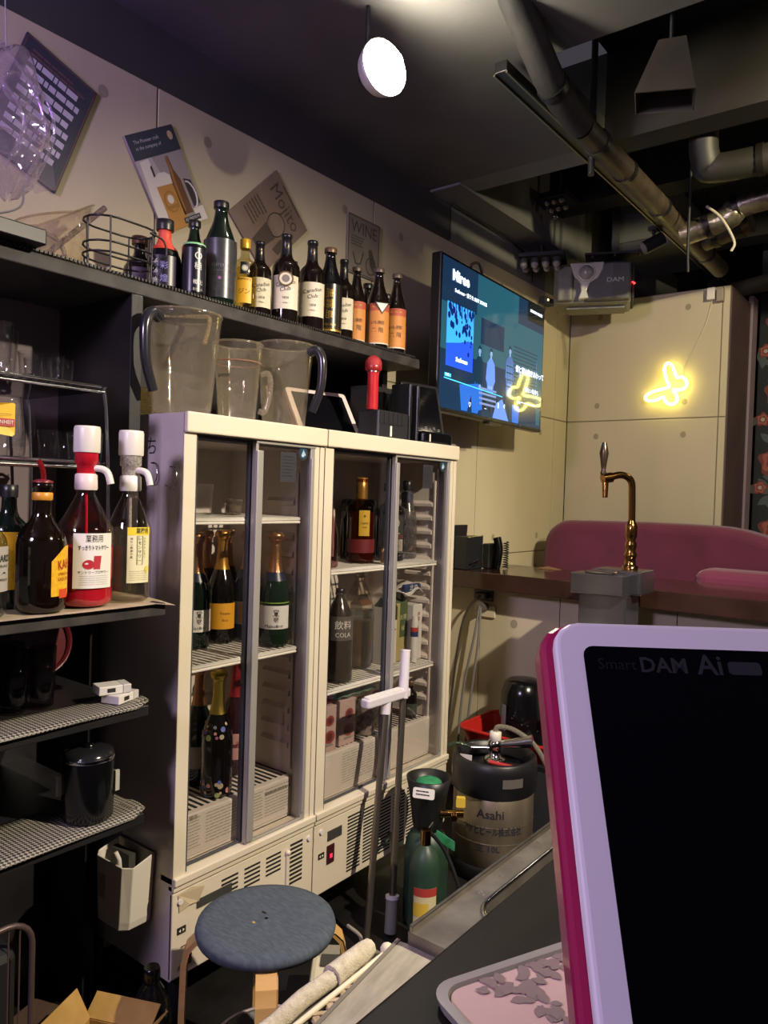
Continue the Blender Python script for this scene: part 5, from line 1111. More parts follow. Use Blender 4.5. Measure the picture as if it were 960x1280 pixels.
m = MB(); slab(m, vv*.125+Vector((.015, 0, 0)), uu, vv, nv, .19, .23, .02); m.build('screen_case', mat('case_black', '#17171b', 0.35), tr_, bevel=.004)
m = MB(); slab(m, vv*.135+Vector((.015, 0, 0))+nv*.0006, uu, vv, nv, .165, .185, .001, 0, .004); m.build('screen', mat('dark_screen', '#0c0c11', 0.06), tr_)
m = MB()
for k in range(7): lines(m, basis(vv*(.062 if k % 2 else .056)+Vector((.015, 0, 0))+nv*.0016+uu*(-.066+.022*k), uu, nv), .014, [0, .006], 0, .0025, k, .5)
lines(m, basis(vv*.036+Vector((.015, 0, 0))+nv*.0016+uu*(-.01), uu, nv), .10, [0, -.008], 0, .004, 9, .3)
m.build('key_print', mat('key_grey', '#83838b', 0.4), tr_)
for y in (-.112, -.158):
    MB().box(-.04, y-.006, .0, .045, y+.006, .205).build('side_fin', mat('case_black', '#17171b', 0.35), tr_, bevel=.005); MB().box(.0455, y-.003, .06, .047, y+.003, .16).build('fin_strip', STEEL, tr_)
MB().box(.0605, -.06, .008, .0615, -.053, .035).build('label', LBL_WHITE, tr_)
# ================================================================== television
tv = thing('television', 'flat television on the left wall playing a blue music screen', 'television', (-1.765, 3.095, 1.975), radians(3.0))
TW, TH = 1.065, .645
MB().box(-.035, -TW/2, -TH/2, .012, TW/2, TH/2).build('casing', mat('tv_black', '#0d0d10', 0.3), tv, bevel=.006)
MB().box(-.22, -.22, -.15, -.035, .22, .15).build('wall_mount', BLACK, tv)
MB().box(-.02, -.06, -TH/2-.012, .014, .06, -TH/2).build('sensor_bar', mat('sensor_bar', '#2a2420', 0.3), tv)
def emat(name, c, s):  # picture element of the lit screen under glass
    return mat(name, c, 0.06, emit=s)
SC = [emat('screen_teal', '#1b4555', 1.35), emat('screen_navy', '#12263d', 1.35), emat('screen_lightblue', '#2c7fc4', 1.95), emat('screen_royal', '#1c40b8', 1.80), emat('screen_leaf', '#0c1b52', 1.50), emat('screen_white', '#b7cdf5', 2.25),
      emat('screen_figure_blue', '#4a6db4', 1.50), emat('screen_figure_dark', '#10283a', 1.35), emat('screen_skin', '#6c86b4', 1.35), emat('screen_cyan', '#39a7d6', 1.95), emat('screen_jeans', '#1f4f9e', 1.65), emat('screen_plaid', '#344f82', 1.50), emat('screen_bench', '#5f6f9a', 1.35), emat('screen_wall', '#1e4555', 1.35), emat('screen_black', '#0a1018', 0.75)]
pic = MB(); lay = [0]
def PM(d): return basis((.0125+d, 0, 0), (0, 1, 0), (1, 0, 0))
def uv(u, v): return ((u-.5)*TW, (.5-v)*TH)
def P_(mi, pts, lv): pic.add([PM(.0002*lv) @ Vector((*uv(u, v), 0)) for u, v in pts], [tuple(range(len(pts)))], mi)
def R_(mi, u0, v0, u1, v1, lv): P_(mi, [(u0, v1), (u1, v1), (u1, v0), (u0, v0)], lv)
def E_(mi, u, v, a, b, lv, n=16): P_(mi, [(u+a*cos(2*pi*k/n), v-b*sin(2*pi*k/n)) for k in range(n)], lv)
R_(1, .012, .018, .988, .975, 0)
R_(0, .30, .02, .70, .30, 1); R_(13, .012, .30, .988, .60, 1); R_(0, .60, .22, .988, .78, 1.5); R_(1, .34, .30, .56, .48, 2); R_(14, .25, .84, .60, .93, 2)
for k in range(14): R_(1, .66, .40+.028*k, .93, .408+.028*k, 2)
R_(0, .93, .3, .975, .95, 2); R_(14, .80, .02, .988, .16, 2)
# album square with hanging leaves
R_(3, .055, .29, .275, .70, 3); R_(2, .055, .29, .275, .50, 3.5)
P_(2, [(.055, .56), (.16, .53), (.275, .48), (.275, .45), (.055, .45)], 3.6)
rl = random.Random(5)
for k in range(46):
    u = .065+.2*rl.random(); v = .295+.20*rl.random()**1.3+(.1 if u > .2 and rl.random() > .4 else 0); a = .006+.009*rl.random(); E_(4, u, v, a*.8, a*1.7, 4, 7)
for k in range(9): u = .07+.024*k; P_(4, [(u, .29), (u+.008, .29), (u+.012, .36+.06*rl.random())], 4)
# four people on a bench before a shuttered wall
def fig(u, v, s, top, legs, lv, h=.30):
    P_(legs, [(u-.034*s, v+h-.02), (u+.030*s, v+h-.02), (u+.036*s, v+h+.16), (u+.010*s, v+h+.17), (u, v+h+.06), (u-.014*s, v+h+.17), (u-.040*s, v+h+.16)], lv-.5)
    P_(top, [(u-.030*s, v+h), (u+.028*s, v+h), (u+.030*s, v+.10*s), (u+.024*s, v+.055*s), (u+.006*s, v+.034*s), (u-.008*s, v+.034*s), (u-.024*s, v+.055*s), (u-.032*s, v+.11*s)], lv)
    for q in (-1, 1):   # sleeves and hands meeting in front
        P_(top, [(u+q*.022*s, v+.055*s), (u+q*.036*s, v+.075*s), (u+q*.044*s, v+.19*s), (u+q*.020*s, v+.25*s), (u+q*.014*s, v+.225*s), (u+q*.030*s, v+.18*s)][::q], lv+.3)
        E_(8, u+q*.010*s, v+.243*s, .009*s, .014*s, lv+.4, 8)
    P_(8, [(u-.006*s, v+.040*s), (u+.006*s, v+.040*s), (u+.005*s, v+.015*s), (u-.005*s, v+.015*s)], lv+.1)
    E_(8, u, v, .0115*s, .027*s, lv+.2); P_(7, [(u-.013*s, v+.006*s), (u-.014*s, v-.016*s), (u-.006*s, v-.034*s), (u+.007*s, v-.034*s), (u+.014*s, v-.018*s), (u+.013*s, v+.002*s), (u+.009*s, v-.010*s), (u-.006*s, v-.012*s)], lv+.3)
    E_(7, u-.004*s, v, .0016*s, .003*s, lv+.4, 6); E_(7, u+.004*s, v, .0016*s, .003*s, lv+.4, 6); R_(7, u-.003*s, v+.013*s, u+.003*s, v+.015*s, lv+.4)
fig(.335, .53, 1.0, 7, 10, 5, .24); fig(.44, .52, 1.0, 6, 7, 5, .28); fig(.625, .45, 1.05, 11, 7, 5, .34); fig(.735, .58, .95, 7, 7, 5, .24)
for k in range(4): R_(6, .594+.017*k, .55, .598+.017*k, .76, 6)
for k in range(4): R_(7, .59, .56+.05*k, .66, .57+.05*k, 6)
P_(10, [(.17, .80), (.33, .76), (.35, .92), (.33, .965), (.28, .965), (.27, .85), (.24, .965), (.19, .965)], 6)
for k in range(4): R_(12, .33, .775+.035*k, .50, .79+.035*k, 5)
P_(10, [(.66, .84), (.74, .84), (.735, .97), (.665, .97)], 6); P_(6, [(.50, .86), (.56, .82), (.63, .97), (.47, .97)], 6)
E_(7, .16, .77, .05, .06, 5); R_(9, .05, .748, .10, .77, 6)
# progress lines
P_(9, [(.045, .778), (.56, .800), (.56, .806), (.045, .785)], 7); P_(5, [(.72, .80), (.92, .803), (.92, .807), (.72, .805)], 7)
R_(6, .918, .45, .921, .8, 6)
pic.build('screen_picture', SC, tv)
def T_(s, size, u, v, bold=0): text(MB(), s, size, basis((.0150, *uv(u, v)), (0, 1, 0), (1, 0, 0)), 0, None, bold).build('lettering', emat('screen_text', '#cfdcff', 2.8), tv)
T_('Miree', .062, .155, .115, .002); T_('Seafoness・恋うた BEST SONGS', .021, .245, .205, .0004)
T_('amazon music', .026, .895, .075, .0005); T_('僕と君は抱きあわって', .034, .845, .565, .0004); T_('切ない気持ち', .028, .87, .70)
T_('Seafoness', .026, .18, .645, .0008); T_('0:42', .014, .07, .76); T_('♡', .03, .26, .92); T_('···', .03, .40, .92)
for k, s_ in enumerate(('▮', '◖')): T_(s_, .024, .52+.06*k, .87)
MB().tube(smooth_path([(-.03, -.20, TH/2), (-.02, -.22, TH/2+.03), (.0, -.19, TH/2+.04), (.0, -.15, TH/2-.005)], 6), .006, 8).build('cable_loop', BLACK, tv)
wc = thing('web_camera', 'little black camera clipped on the top right corner of the television', 'camera', (-1.745, 3.565, 1.975+TH/2))
MB().box(-.02, -.05, .0, .02, .05, .035).build('camera_body', BLACK, wc, bevel=.005); m = MB(); m.tube([(.02, .01, .018), (.03, .01, .018)], .012, 14); m.build('lens', GLOSSBLACK, wc); m = MB(); m.tube([(.02, -.025, .018), (.024, -.025, .018)], .006, 10); m.build('led_ring', emis('pale_led', '#ffe9b0', 1.5), wc)

# ================================================================== corner: speaker, party light, neon butterfly
SPG = mat('speaker_grey', '#7d7c74', 0.5, noise=30, col2='#706f68')
SPD = mat('speaker_grille', '#5c5b57', 0.55, bump=(500, .5)); SILV = mat('speaker_silver', '#d2cec2', 0.3, 0.2)
sp = thing('wall_speaker', 'grey karaoke speaker with a silver horn mounted high in the corner', 'speaker', (-1.690, 4.03, 2.485), radians(21))
MB().box(-.21, -.10, -.105, .20, .16, .100).build('cabinet', SPG, sp, bevel=.018)
m = MB(); m.prism([(-.045, 0), (.20, 0), (.19, -.035), (.10, -.05), (-.03, -.035)], -.098, .095); m.v = [(x, y-.098, z) for x, y, z in m.v]; m.build('grille', SPD, sp, bevel=.008)
m = MB(); m.prism([(-.205, 0), (-.10, 0), (-.11, -.03), (-.18, -.035)], -.095, .092); m.v = [(x, y-.098, z) for x, y, z in m.v]; m.build('side_grille', SPG, sp, bevel=.008)
m = MB()
def yz(pts, y0, y1):
    n = len(pts); vs = [(x, y0, z) for x, z in pts]+[(x, y1, z) for x, z in pts]
    m.add(vs, [tuple(range(n)), tuple(reversed(range(n, 2*n)))]+[(i, n+i, n+(i+1) % n, (i+1) % n) for i in range(n)])
yz([(-.125, .10), (.055, .10), (.05, .06), (.025, .015), (-.015, -.01), (-.03, -.05), (-.02, -.09), (-.075, -.095), (-.06, -.05), (-.065, -.01), (-.10, .03)], -.148, -.095); m.build('horn_frame', SILV, sp, bevel=.006)
m = MB(); m.ball((-.035, -.146, .045), .040, 14); m.build('horn_dome', mat('dome_grey', '#b0ada4', 0.3, .2), sp)
m = MB(); m.tube([(-.035+.043*cos(2*pi*k/24), -.15, .045+.043*sin(2*pi*k/24)) for k in range(24)], .005, 8, closed=True); m.build('dome_ring', SILV, sp)
m = MB(); text(m, 'DAM', .034, basis((.115, -.1495, .0), (1, 0, 0), (0, -1, 0)), 0, .085); m.build('lettering', mat('pale_grey_ink', '#c9c6bd', 0.4), sp)
MB().box(.20, -.09, -.09, .215, .14, .085).build('end_cap', BLACK, sp, bevel=.005)
m = MB(); m.ball((.212, -.1, -.01), .006, 8); m.ball((.204, -.104, -.005), .004, 8); m.build('red_pilot', emis('red_led', '#ff2a2a', 6), sp)
MB().box(-.14, -.02, -.118, .17, .12, -.106).build('bracket_plate', SPG, sp); MB().tube([(-.05, .12, 0), (-.12, .31, .02)], .02, 10).build('bracket_arm', BLACK, sp)
MB().box(-.16, .02, .100, .16, .10, .106).build('top_bracket', BLACK, sp)
pl = thing('party_light', 'black bar of round stage lamps hanging under the ceiling beam above the speaker', 'stage light', (-1.90, 3.80, 2.62), radians(20))
MB().box(-.11, -.10, -.012, .13, .10, .010).build('lamp_plate', BLACK, pl, bevel=.003); MB().tube([(0, 0, .01), (0, 0, .07)], .012, 10).build('hanger', BLACK, pl)
for i in range(4):
    for j in range(2):
        x, y = -.085+.058*i, -.05+.075*j
        m = MB(); m.tube([(x, y, -.012), (x, y-.01, -.045)], .022, 14); c = m.build('lamp_can', mat('grey_lamp_can', '#55554f', 0.4, .3), pl)
        m = MB(); m.ball((x, y-.012, -.048), .020, 10); m.build('lens', mat('lamp_lens', '#a8a59b', 0.15, .2), c)
pl2 = thing('mirror_light', 'dim cluster of little mirrored lamps up in the dark ceiling recess', 'stage light', (-1.72, 3.62, 2.80))
MB().box(-.07, -.09, .03, .07, .09, .06).build('lamp_plate', BLACK, pl2); MB().tube([(0, 0, .06), (0, 0, .245)], .010, 8).build('hanger', BLACK, pl2)
for k in range(7): m = MB(); m.ball((-.04+.04*(k % 3), -.06+.05*(k//3), .018-.02*(k//3)), .017, 10); m.build('mirror_lamp', mat('mirror_lamp', '#8d8b84', 0.1, .9), pl2)
wall_br = thing('mounting_plate', 'flat black steel plate with bolts sticking out above the speaker', 'bracket', (-1.62, 4.15, 2.665), radians(21)); MB().box(-.16, -.12, -.006, .17, .10, .006).build('plate', mat('black_steel_plate', '#262625', 0.45, .4), wall_br)
for x, y in ((-.12, -.09), (.0, -.1), (.13, -.1)): m = MB(); m.tube([(x, y, -.014), (x, y, -.006)], .010, 8); m.build('bolt', STEEL, wall_br)
MB().box(-.02, .02, .006, .02, .06, .385).build('drop_rod', BLACK, wall_br)
MB().box(-.05, .02, -.08, .05, .05, -.006).build('speaker_clamp', BLACK, wall_br)
BFP = [(-1.367, 1.968), (-1.384, 2.004), (-1.398, 2.048), (-1.399, 2.085), (-1.381, 2.102), (-1.358, 2.085), (-1.34, 2.044), (-1.327, 2.015), (-1.303, 2.018), (-1.279, 1.999), (-1.274, 1.972), (-1.291, 1.951), (-1.324, 1.945), (-1.35, 1.951), (-1.329, 1.921), (-1.322, 1.89), (-1.339, 1.869), (-1.366, 1.868), (-1.388, 1.887), (-1.402, 1.911), (-1.431, 1.898), (-1.468, 1.891), (-1.497, 1.901), (-1.501, 1.919), (-1.476, 1.938), (-1.433, 1.951), (-1.391, 1.959)]
nb = thing('neon_butterfly', 'glowing yellow neon butterfly hung on the pale back wall', 'neon sign', (-1.38, 4.405, 1.97)); RB = (-1.38, 4.405, 1.97)
path = smooth_path([(x, 4.395, z) for x, z in BFP]+[(BFP[0][0], 4.395, BFP[0][1])], 3)[:-1]
MB().tube(path, .0075, 10, closed=True).build('neon_tube', emis('neon_yellow', '#fff07a', 16.0), nb, rel=RB)
MB().tube([p+Vector((0, .012, 0)) for p in path], .006, 8, closed=True).build('tube_backing', glass('neon_backing', '#f2ecc0', haze=.3, hazecol='#e0d890'), nb, rel=RB)
for x, z in ((-1.36, 1.955), (-1.30, 2.018), (-1.45, 1.945)): MB().tube([(x, 4.405, z), (x, 4.430, z)], .004, 8).build('stand_off', CLEAR, nb, rel=RB)
MB().tube(smooth_path([(-1.307, 4.424, 2.03), (-1.30, 4.425, 2.09), (-1.24, 4.425, 2.20), (-1.19, 4.425, 2.32), (-1.164, 4.425, 2.44)], 8), .0025, 6).build('power_cord', mat('clear_cord', '#c7c0a5', 0.4), nb, rel=RB)
MB().box(-1.185, 4.39, 2.435, -1.145, 4.430, 2.50).build('power_adapter', WHITEP, nb, rel=RB, bevel=.003)
MB().box(-1.135, 4.39, 2.42, -1.10, 4.430, 2.49).build('plug_block', mat('beige_block', '#8d8272', 0.5), nb, rel=RB, bevel=.003)

# ================================================================== ceiling services
lp = thing('hanging_bulb_lamp', 'glaring white globe bulb with a dish shade behind it, hanging under the ceiling', 'lamp', (-1.33, 1.665, 2.49))
m = MB(); m.ball((0, 0, 0), .052, 16); m.build('bulb', emis('lamp_glow', '#fff6e2', 320.0), lp)
wv_ = Vector((-1, .25, 0)).normalized()
m = MB(); m.lathe([(.020, .070), (.045, .062), (.064, .042), (.074, .014), (.076, .0), (.070, .014), (.058, .040), (.04, .056)], 30, cap1=False); m.xf(wv_.to_track_quat('Z', 'Y').to_matrix().to_4x4()); m.build('dish_shade', mat('reflector_white', '#c9c6bc', 0.4, .3), lp)
MB().tube([wv_*.068, wv_*.10], .020, 16).build('lamp_holder', mat('lamp_can_black', '#1a1a1a', 0.4), lp)
MB().tube([wv_*.088, wv_*.088+Vector((0, 0, .21))], .006, 8).build('stem', BLACK, lp)
TRK = mat('track_black', '#1d1b18', 0.4, .3); TRS = mat('track_edge_steel', '#7a715c', 0.35, .8)
tk = thing('lighting_track', 'black twin rail lighting track running along the ceiling to the back wall', 'track', (-1.20, 3.2, 2.64)); RT = (-1.20, 3.2, 2.64)
MB().box(-1.225, 2.08, 2.625, -1.180, 4.9, 2.660).build('track_rail', TRK, tk, rel=RT, bevel=.003)
for x in (-1.227, -1.184): MB().box(x, 2.08, 2.618, x+.006, 4.9, 2.625).build('steel_edge', TRS, tk, rel=RT)
for y in (2.4, 3.4, 4.4): MB().tube([(-1.20, y, 2.66), (-1.20, y, 2.70 if y < 2.86 else 3.05)], .006, 8).build('drop_rod', BLACK, tk, rel=RT)
def spot(label, x, y, z, aim):
    t = thing('track_spotlight', label, 'spotlight', (x, y, z), 0, 'spotlights on the track')
    MB().box(-.02, -.03, -.02, .02, .03, 0).build('adapter', BLACK, t); MB().tube([(0, 0, -.02), (0, 0, -.05)], .008, 8).build('stem', BLACK, t)
    a = Vector(aim).normalized(); c = Vector((0, 0, -.075))
    m = MB(); m.tube([c-a*.05, c+a*.05], .032, 18); m.build('lamp_can', mat('lamp_can_black', '#1a1a1a', 0.4), t); m = MB(); m.tube([c+a*.05, c+a*.054], .030, 18); m.build('lens', mat('lamp_glass_dim', '#8b897f', 0.1, .5), t)
spot('small black spotlight on the track in front of the speaker', -1.262, 3.72, 2.645, (-.6, -.4, -.4))
spot('second black spotlight where the track meets the back wall', -1.17, 4.55, 2.618, (.5, -.3, -.5))
FOIL = mat('dull_foil_wrap', '#6a5f48', 0.4, .75, noise=25, col2='#4c4434', bump=(40, 1.0)); FOILB = mat('bright_foil_wrap', '#a59c86', 0.3, .85, noise=30, col2='#6f6856', bump=(50, 1.0)); WRAP = mat('brown_pipe_wrap', '#43372a', 0.55, noise=12, col2='#2c241b', bump=(50, .8))
def pipe(name, label, pts, r, mt, bands=0, cat='pipe', n=14):
    t = thing(name, label, cat, pts[0]); R = pts[0]
    m = MB(); P = smooth_path(pts, 8); m.tube(P, r, n); m.build('pipe_body', mt, t, rel=R)
    for k in range(bands):
        q = P[int((k+.7)*(len(P)-2)/bands)]; q2 = P[int((k+.7)*(len(P)-2)/bands)+1]; d = (q2-q).normalized()*.012
        m = MB(); m.tube([q-d, q+d], r*1.10, n); m.build('pipe_band', TRK, t, rel=R)
    return t
pipe('wrapped_pipe', 'long brown wrapped pipe running back under the ceiling beside the track', [(-1.07, 2.40, 2.552), (-1.07, 2.75, 2.55), (-1.07, 3.3, 2.545), (-1.085, 4.25, 2.55)], .043, WRAP, 4)
pipe('pipe_elbow', 'thick dark padded pipe elbow coming down out of the ceiling above the track', [(-1.07, 1.86, 2.745), (-1.07, 2.02, 2.66), (-1.07, 2.18, 2.585), (-1.07, 2.39, 2.553)], .046, mat('charcoal_padding', '#26231f', 0.75, noise=14, col2='#1c1a17', bump=(60, .6)), 1)
pipe('foil_pipe', 'bright foil wrapped branch pipe crossing to the right under the ceiling', [(-1.05, 3.47, 2.50), (-.86, 3.46, 2.535), (-.70, 3.46, 2.59), (.4, 3.46, 2.63)], .052, FOILB, 3)
pipe('black_duct', 'black vertical duct bending right below the dark ceiling recess', [(-.86, 3.06, 3.04), (-.86, 3.06, 2.82), (-.865, 3.10, 2.66), (-.80, 3.13, 2.615), (-.3, 3.15, 2.63), (.8, 3.15, 2.64)], .055, mat('black_duct', '#24221f', 0.55), 1)
pipe('foil_canister', 'short foil covered pipe end hanging right of the wrapped pipe', [(-1.03, 3.74, 2.545), (-.93, 3.72, 2.56), (-.82, 3.70, 2.58)], .048, FOIL, 2)
pipe('drain_pipe', 'grey drain pipe running across just above the back wall', [(-1.46, 4.98, 2.60), (-1.2, 4.98, 2.62), (-.7, 4.95, 2.66), (.6, 4.9, 2.68)], .05, mat('grey_drain', '#5f5b50', 0.5), 2)
pipe('flexible_duct', 'dark ribbed flexible duct drooping behind the speaker above the wall', [(-1.85, 5.4, 2.66), (-1.6, 5.38, 2.64), (-1.45, 5.35, 2.60), (-1.3, 5.35, 2.64), (-1.1, 5.35, 2.66)], .065, mat('dark_flex_duct', '#33302b', 0.6), 5)
pipe('hanging_cable', 'pale loop of cable dangling under the foil pipe', [(-.92, 3.35, 2.56), (-.86, 3.36, 2.50), (-.81, 3.37, 2.40), (-.82, 3.37, 2.36)], .006, mat('pale_cable', '#a39b88', 0.5), 0, 'cable', 6)
pipe('hanging_cable', 'dark cable dropping beside the pale loop', [(-.97, 3.3, 3.05), (-.975, 3.3, 2.45), (-.97, 3.3, 2.28)], .006, BLACK, 0, 'cable', 6)
pipe('conduit', 'thin black rod hanging from the ceiling down to the wrapped pipe', [(-1.128, 2.62, 3.04), (-1.126, 2.62, 2.75), (-1.125, 2.62, 2.48)], .012, mat('black_conduit', '#2b2825', 0.5), 1)
pipe('cable_run', 'black cable pinned along the lower edge of grey wall beam', [(-1.985, 3.02, 2.686), (-1.985, 3.5, 2.682), (-1.985, 3.76, 2.66)], .006, BLACK, 0, 'cable', 6)
hs = thing('barn_door_lamp', 'dark four sided hanging lamp shade at the top right', 'lamp', (-.735, 2.25, 2.58), radians(18))
m = MB(); vs = [(-.035, -.03, .06), (.04, -.03, .06), (.04, .04, .06), (-.035, .04, .06), (-.095, -.055, -.095), (.07, -.055, -.105), (.07, .075, -.105), (-.095, .075, -.095)]
m.add(vs, [(0, 1, 2, 3), (0, 4, 5, 1), (1, 5, 6, 2), (2, 6, 7, 3), (3, 7, 4, 0)]); o = m.build('shade', mat('bronze_shade', '#3a3427', 0.6, .2, noise=10, col2='#2c281f'), hs); sl = o.modifiers.new('thickness', 'SOLIDIFY'); sl.thickness = .004
MB().tube([(0, 0, .06), (.0, 0, .47)], .006, 8).build('rod', BLACK, hs); m = MB(); m.tube([(0, 0, .03), (0, 0, -.02)], .03, 14); m.build('socket', BLACK, hs)
vt = thing('ventilation_box', 'grey rectangular ventilation box in the ceiling recess behind the speaker', 'duct', (-1.50, 4.5, 2.80)); MB().box(-.17, -.25, -.07, .17, .3, .25).build('duct_body', mat('vent_grey', '#4c4b47', 0.6), vt, bevel=.004); MB().box(-.18, -.26, -.02, .18, -.25, .2).build('flange', mat('vent_grey_light', '#5a5954', 0.6), vt)

# ================================================================== return counter, sofa, beer tap
WOOD = mat('dark_brown_counter_wood', '#3a2620', 0.13, noise=6, col2='#2c1c18', stretch=(1, 8, 1), coat=.2)
ct = thing('return_counter', 'glossy dark brown counter running across from the wall behind the fridges', 'counter', (-.9, 3.25, 0)); RC = (-.9, 3.25, 0)
MB().box(-1.994, 3.0, .885, .28, 3.50, .962).build('counter_top', WOOD, ct, rel=RC, bevel=.004)
for k, (a, b) in enumerate(((-1.994, -1.80), (-1.797, -1.40), (-1.397, -.9), (-.897, -.40))):
    MB().box(a, 3.10, FLZ, b, 3.13, .885).build('front_panel', WALLM, ct, rel=RC, bevel=.0015)
m = MB()
for x in (-1.62, -1.2): m.add([(x+.018*cos(2*pi*k/14), 3.0992, .73+.02*sin(2*pi*k/14)) for k in range(14)], [tuple(reversed(range(14)))])
m.build('tie_hole_marks', HOLEM, ct, rel=RC, kind='stuff')
out = thing('wall_outlet', 'beige double wall outlet with plugged cords under the return counter', 'outlet', (-1.775, 3.097, .80)); RO = (-1.775, 3.097, .80)
MB().box(-1.825, 3.088, .745, -1.715, 3.099, .80).build('lower_plate', mat('ivory_plate', '#c9bda4', 0.4), out, rel=RO, bevel=.003); MB().box(-1.83, 3.09, .82, -1.73, 3.099, .885).build('upper_plate', mat('dark_plate', '#4a3c3c', 0.4), out, rel=RO, bevel=.002)
MB().box(-1.80, 3.05, .835, -1.745, 3.09, .862).build('plug', GLOSSBLACK, out, rel=RO, bevel=.005); MB().tube([(-1.772, 3.088, .79), (-1.772, 3.045, .80)], .022, 14).build('plug', mat('grey_plug', '#57504e', 0.4), out, rel=RO)
for nm, lab, pts in (('power_cord', 'dark cord falling from upper plug straight to the floor', [(-1.775, 3.05, .848), (-1.83, 3.04, .78), (-1.865, 3.03, .65), (-1.90, 3.03, .35), (-1.93, 3.0, FLZ+.006)]), ('power_cord', 'grey cord falling from the lower round plug', [(-1.772, 3.045, .80), (-1.785, 3.03, .66), (-1.83, 3.02, .40), (-1.84, 3.0, .1), (-1.83, 2.98, FLZ+.006)]), ('power_cord', 'second grey cord hanging close beside the round plug cord', [(-1.765, 3.045, .795), (-1.765, 3.03, .62), (-1.79, 3.02, .36), (-1.80, 3.0, .1), (-1.79, 2.97, FLZ+.006)]), ('power_cord', 'black cord hanging off the counter end next to the fridge', [(-1.93, 2.985, .95), (-1.935, 2.98, .8), (-1.94, 2.985, .5), (-1.96, 2.98, FLZ+.006)])):
    t = thing(nm, lab, 'cord', pts[0], 0, 'cords under the return counter'); m = MB(); m.tube(smooth_path(pts, 7), .006, 8); m.build('cord_sheath', mat('cord_dark', '#3a3431', 0.5) if 'grey' not in lab else mat('cord_grey', '#6e6a6a', 0.6), t, rel=pts[0])
po_ = thing('menu_stand', 'two black folders standing at the wall end of the return counter', 'folder', (-1.90, 3.13, .9625))
MB().box(-.075, -.085, 0, -.06, .075, .20).xf(Matrix.Rotation(radians(4), 4, 'Y')).build('back_folder', mat('folder_black', '#1b1c1f', 0.4), po_, bevel=.002); MB().box(-.01, -.10, 0, .055, .055, .155).build('front_folder', mat('folder_black', '#1b1c1f', 0.4), po_, bevel=.003)
MB().tube([(.056, -.09, .150), (.056, .05, .158)], .002, 6).build('chrome_edge', CHROME, po_)
MB().tube(smooth_path([(.07, -.08, .03), (.08, -.04, .045), (.075, .0, .04), (.07, -.05, .02)], 5), .003, 6).build('wire_clip', CHROME, po_)
cr = thing('phone_handset', 'black telephone handset with coiled cord beside the folders on the counter', 'telephone', (-1.79, 3.22, .9625))
m = MB(); m.tube(smooth_path([(0, .0, .005), (.012, -.005, .05), (.012, .0, .10), (0, .0, .15)], 6), .020, 12); m.build('handset', GLOSSBLACK, cr)
m = MB(); m.tube([(.035+.012*cos(k*.9), .03+.012*sin(k*.9), .004+.0016*k) for k in range(80)], .0028, 5); m.build('coiled_cord', BLACK, cr)
MB().box(-.05, -.05, 0, -.012, .05, .12).build('base', BLACK, cr, bevel=.006)
pc_ = thing('paper_slip', 'thin curled paper slip lying on the return counter', 'paper', (-1.62, 3.42, .9635)); m = MB(); m.add([(-.06, -.01, 0), (.06, -.02, 0), (.07, .03, .0), (.0, .02, .012), (-.05, .04, 0)], [(0, 1, 3), (1, 2, 3), (0, 3, 4)]); m.build('sheet', mat('brown_slip', '#6a4e38', 0.6), pc_)
# sofa
PINK = mat('magenta_velvet', '#5e1b39', 0.85, noise=7, col2='#521631', sheen=.25, bump=(120, .15))
sf = thing('velvet_sofa', 'long magenta velvet sofa with a rounded back behind the return counter', 'sofa', (-1.2, 4.05, 0)); RS = (-1.2, 4.05, 0)
poly_ = [(-1.90, .30), (-1.895, .95)]
for k in range(9): a = pi-pi/2*k/8; poly_.append((-1.74+.15*cos(a), 1.04+.155*sin(a)))
poly_ += [(-1.3, 1.203), (-1.02, 1.20)]
for k in range(1, 11): a = pi/2-pi/2*k/10; poly_.append((-1.02+.55*sin(pi/2-a), .86+.34*cos(pi/2-a)))
poly_ += [(-.45, .30)]
m = MB(); n = len(poly_); vs = [(x, 3.92, z) for x, z in poly_]+[(x, 4.15, z) for x, z in poly_]
m.add(vs, [tuple(reversed(range(n))), tuple(range(n, 2*n))]+[((i+1) % n, i, n+i, n+(i+1) % n)[::-1] if False else (i, (i+1) % n, n+(i+1) % n, n+i) for i in range(n)])
m.build('backrest', PINK, sf, rel=RS, bevel=.05, seg=5)
MB().box(-1.9, 3.60, .28, -.45, 3.93, .80).build('seat', PINK, sf, rel=RS, bevel=.05, seg=4)
MB().box(-1.88, 3.63, 0.0, -.47, 4.12, .28).build('plinth', BLACK, sf, rel=RS); MB().box(-1.2, 3.6, FLZ, -.5, 4.1, 0).build('riser', BLACK, sf, rel=RS)
cu = thing('sofa_cushion', 'small pink cushion lying on the right part of the sofa', 'cushion', (-.80, 3.76, .805)); MB().box(-.20, -.12, 0, .25, .12, .20).build('cushion_cover', mat('pink_cushion', '#6b2243', 0.8, sheen=.25), cu, bevel=.06, seg=4)
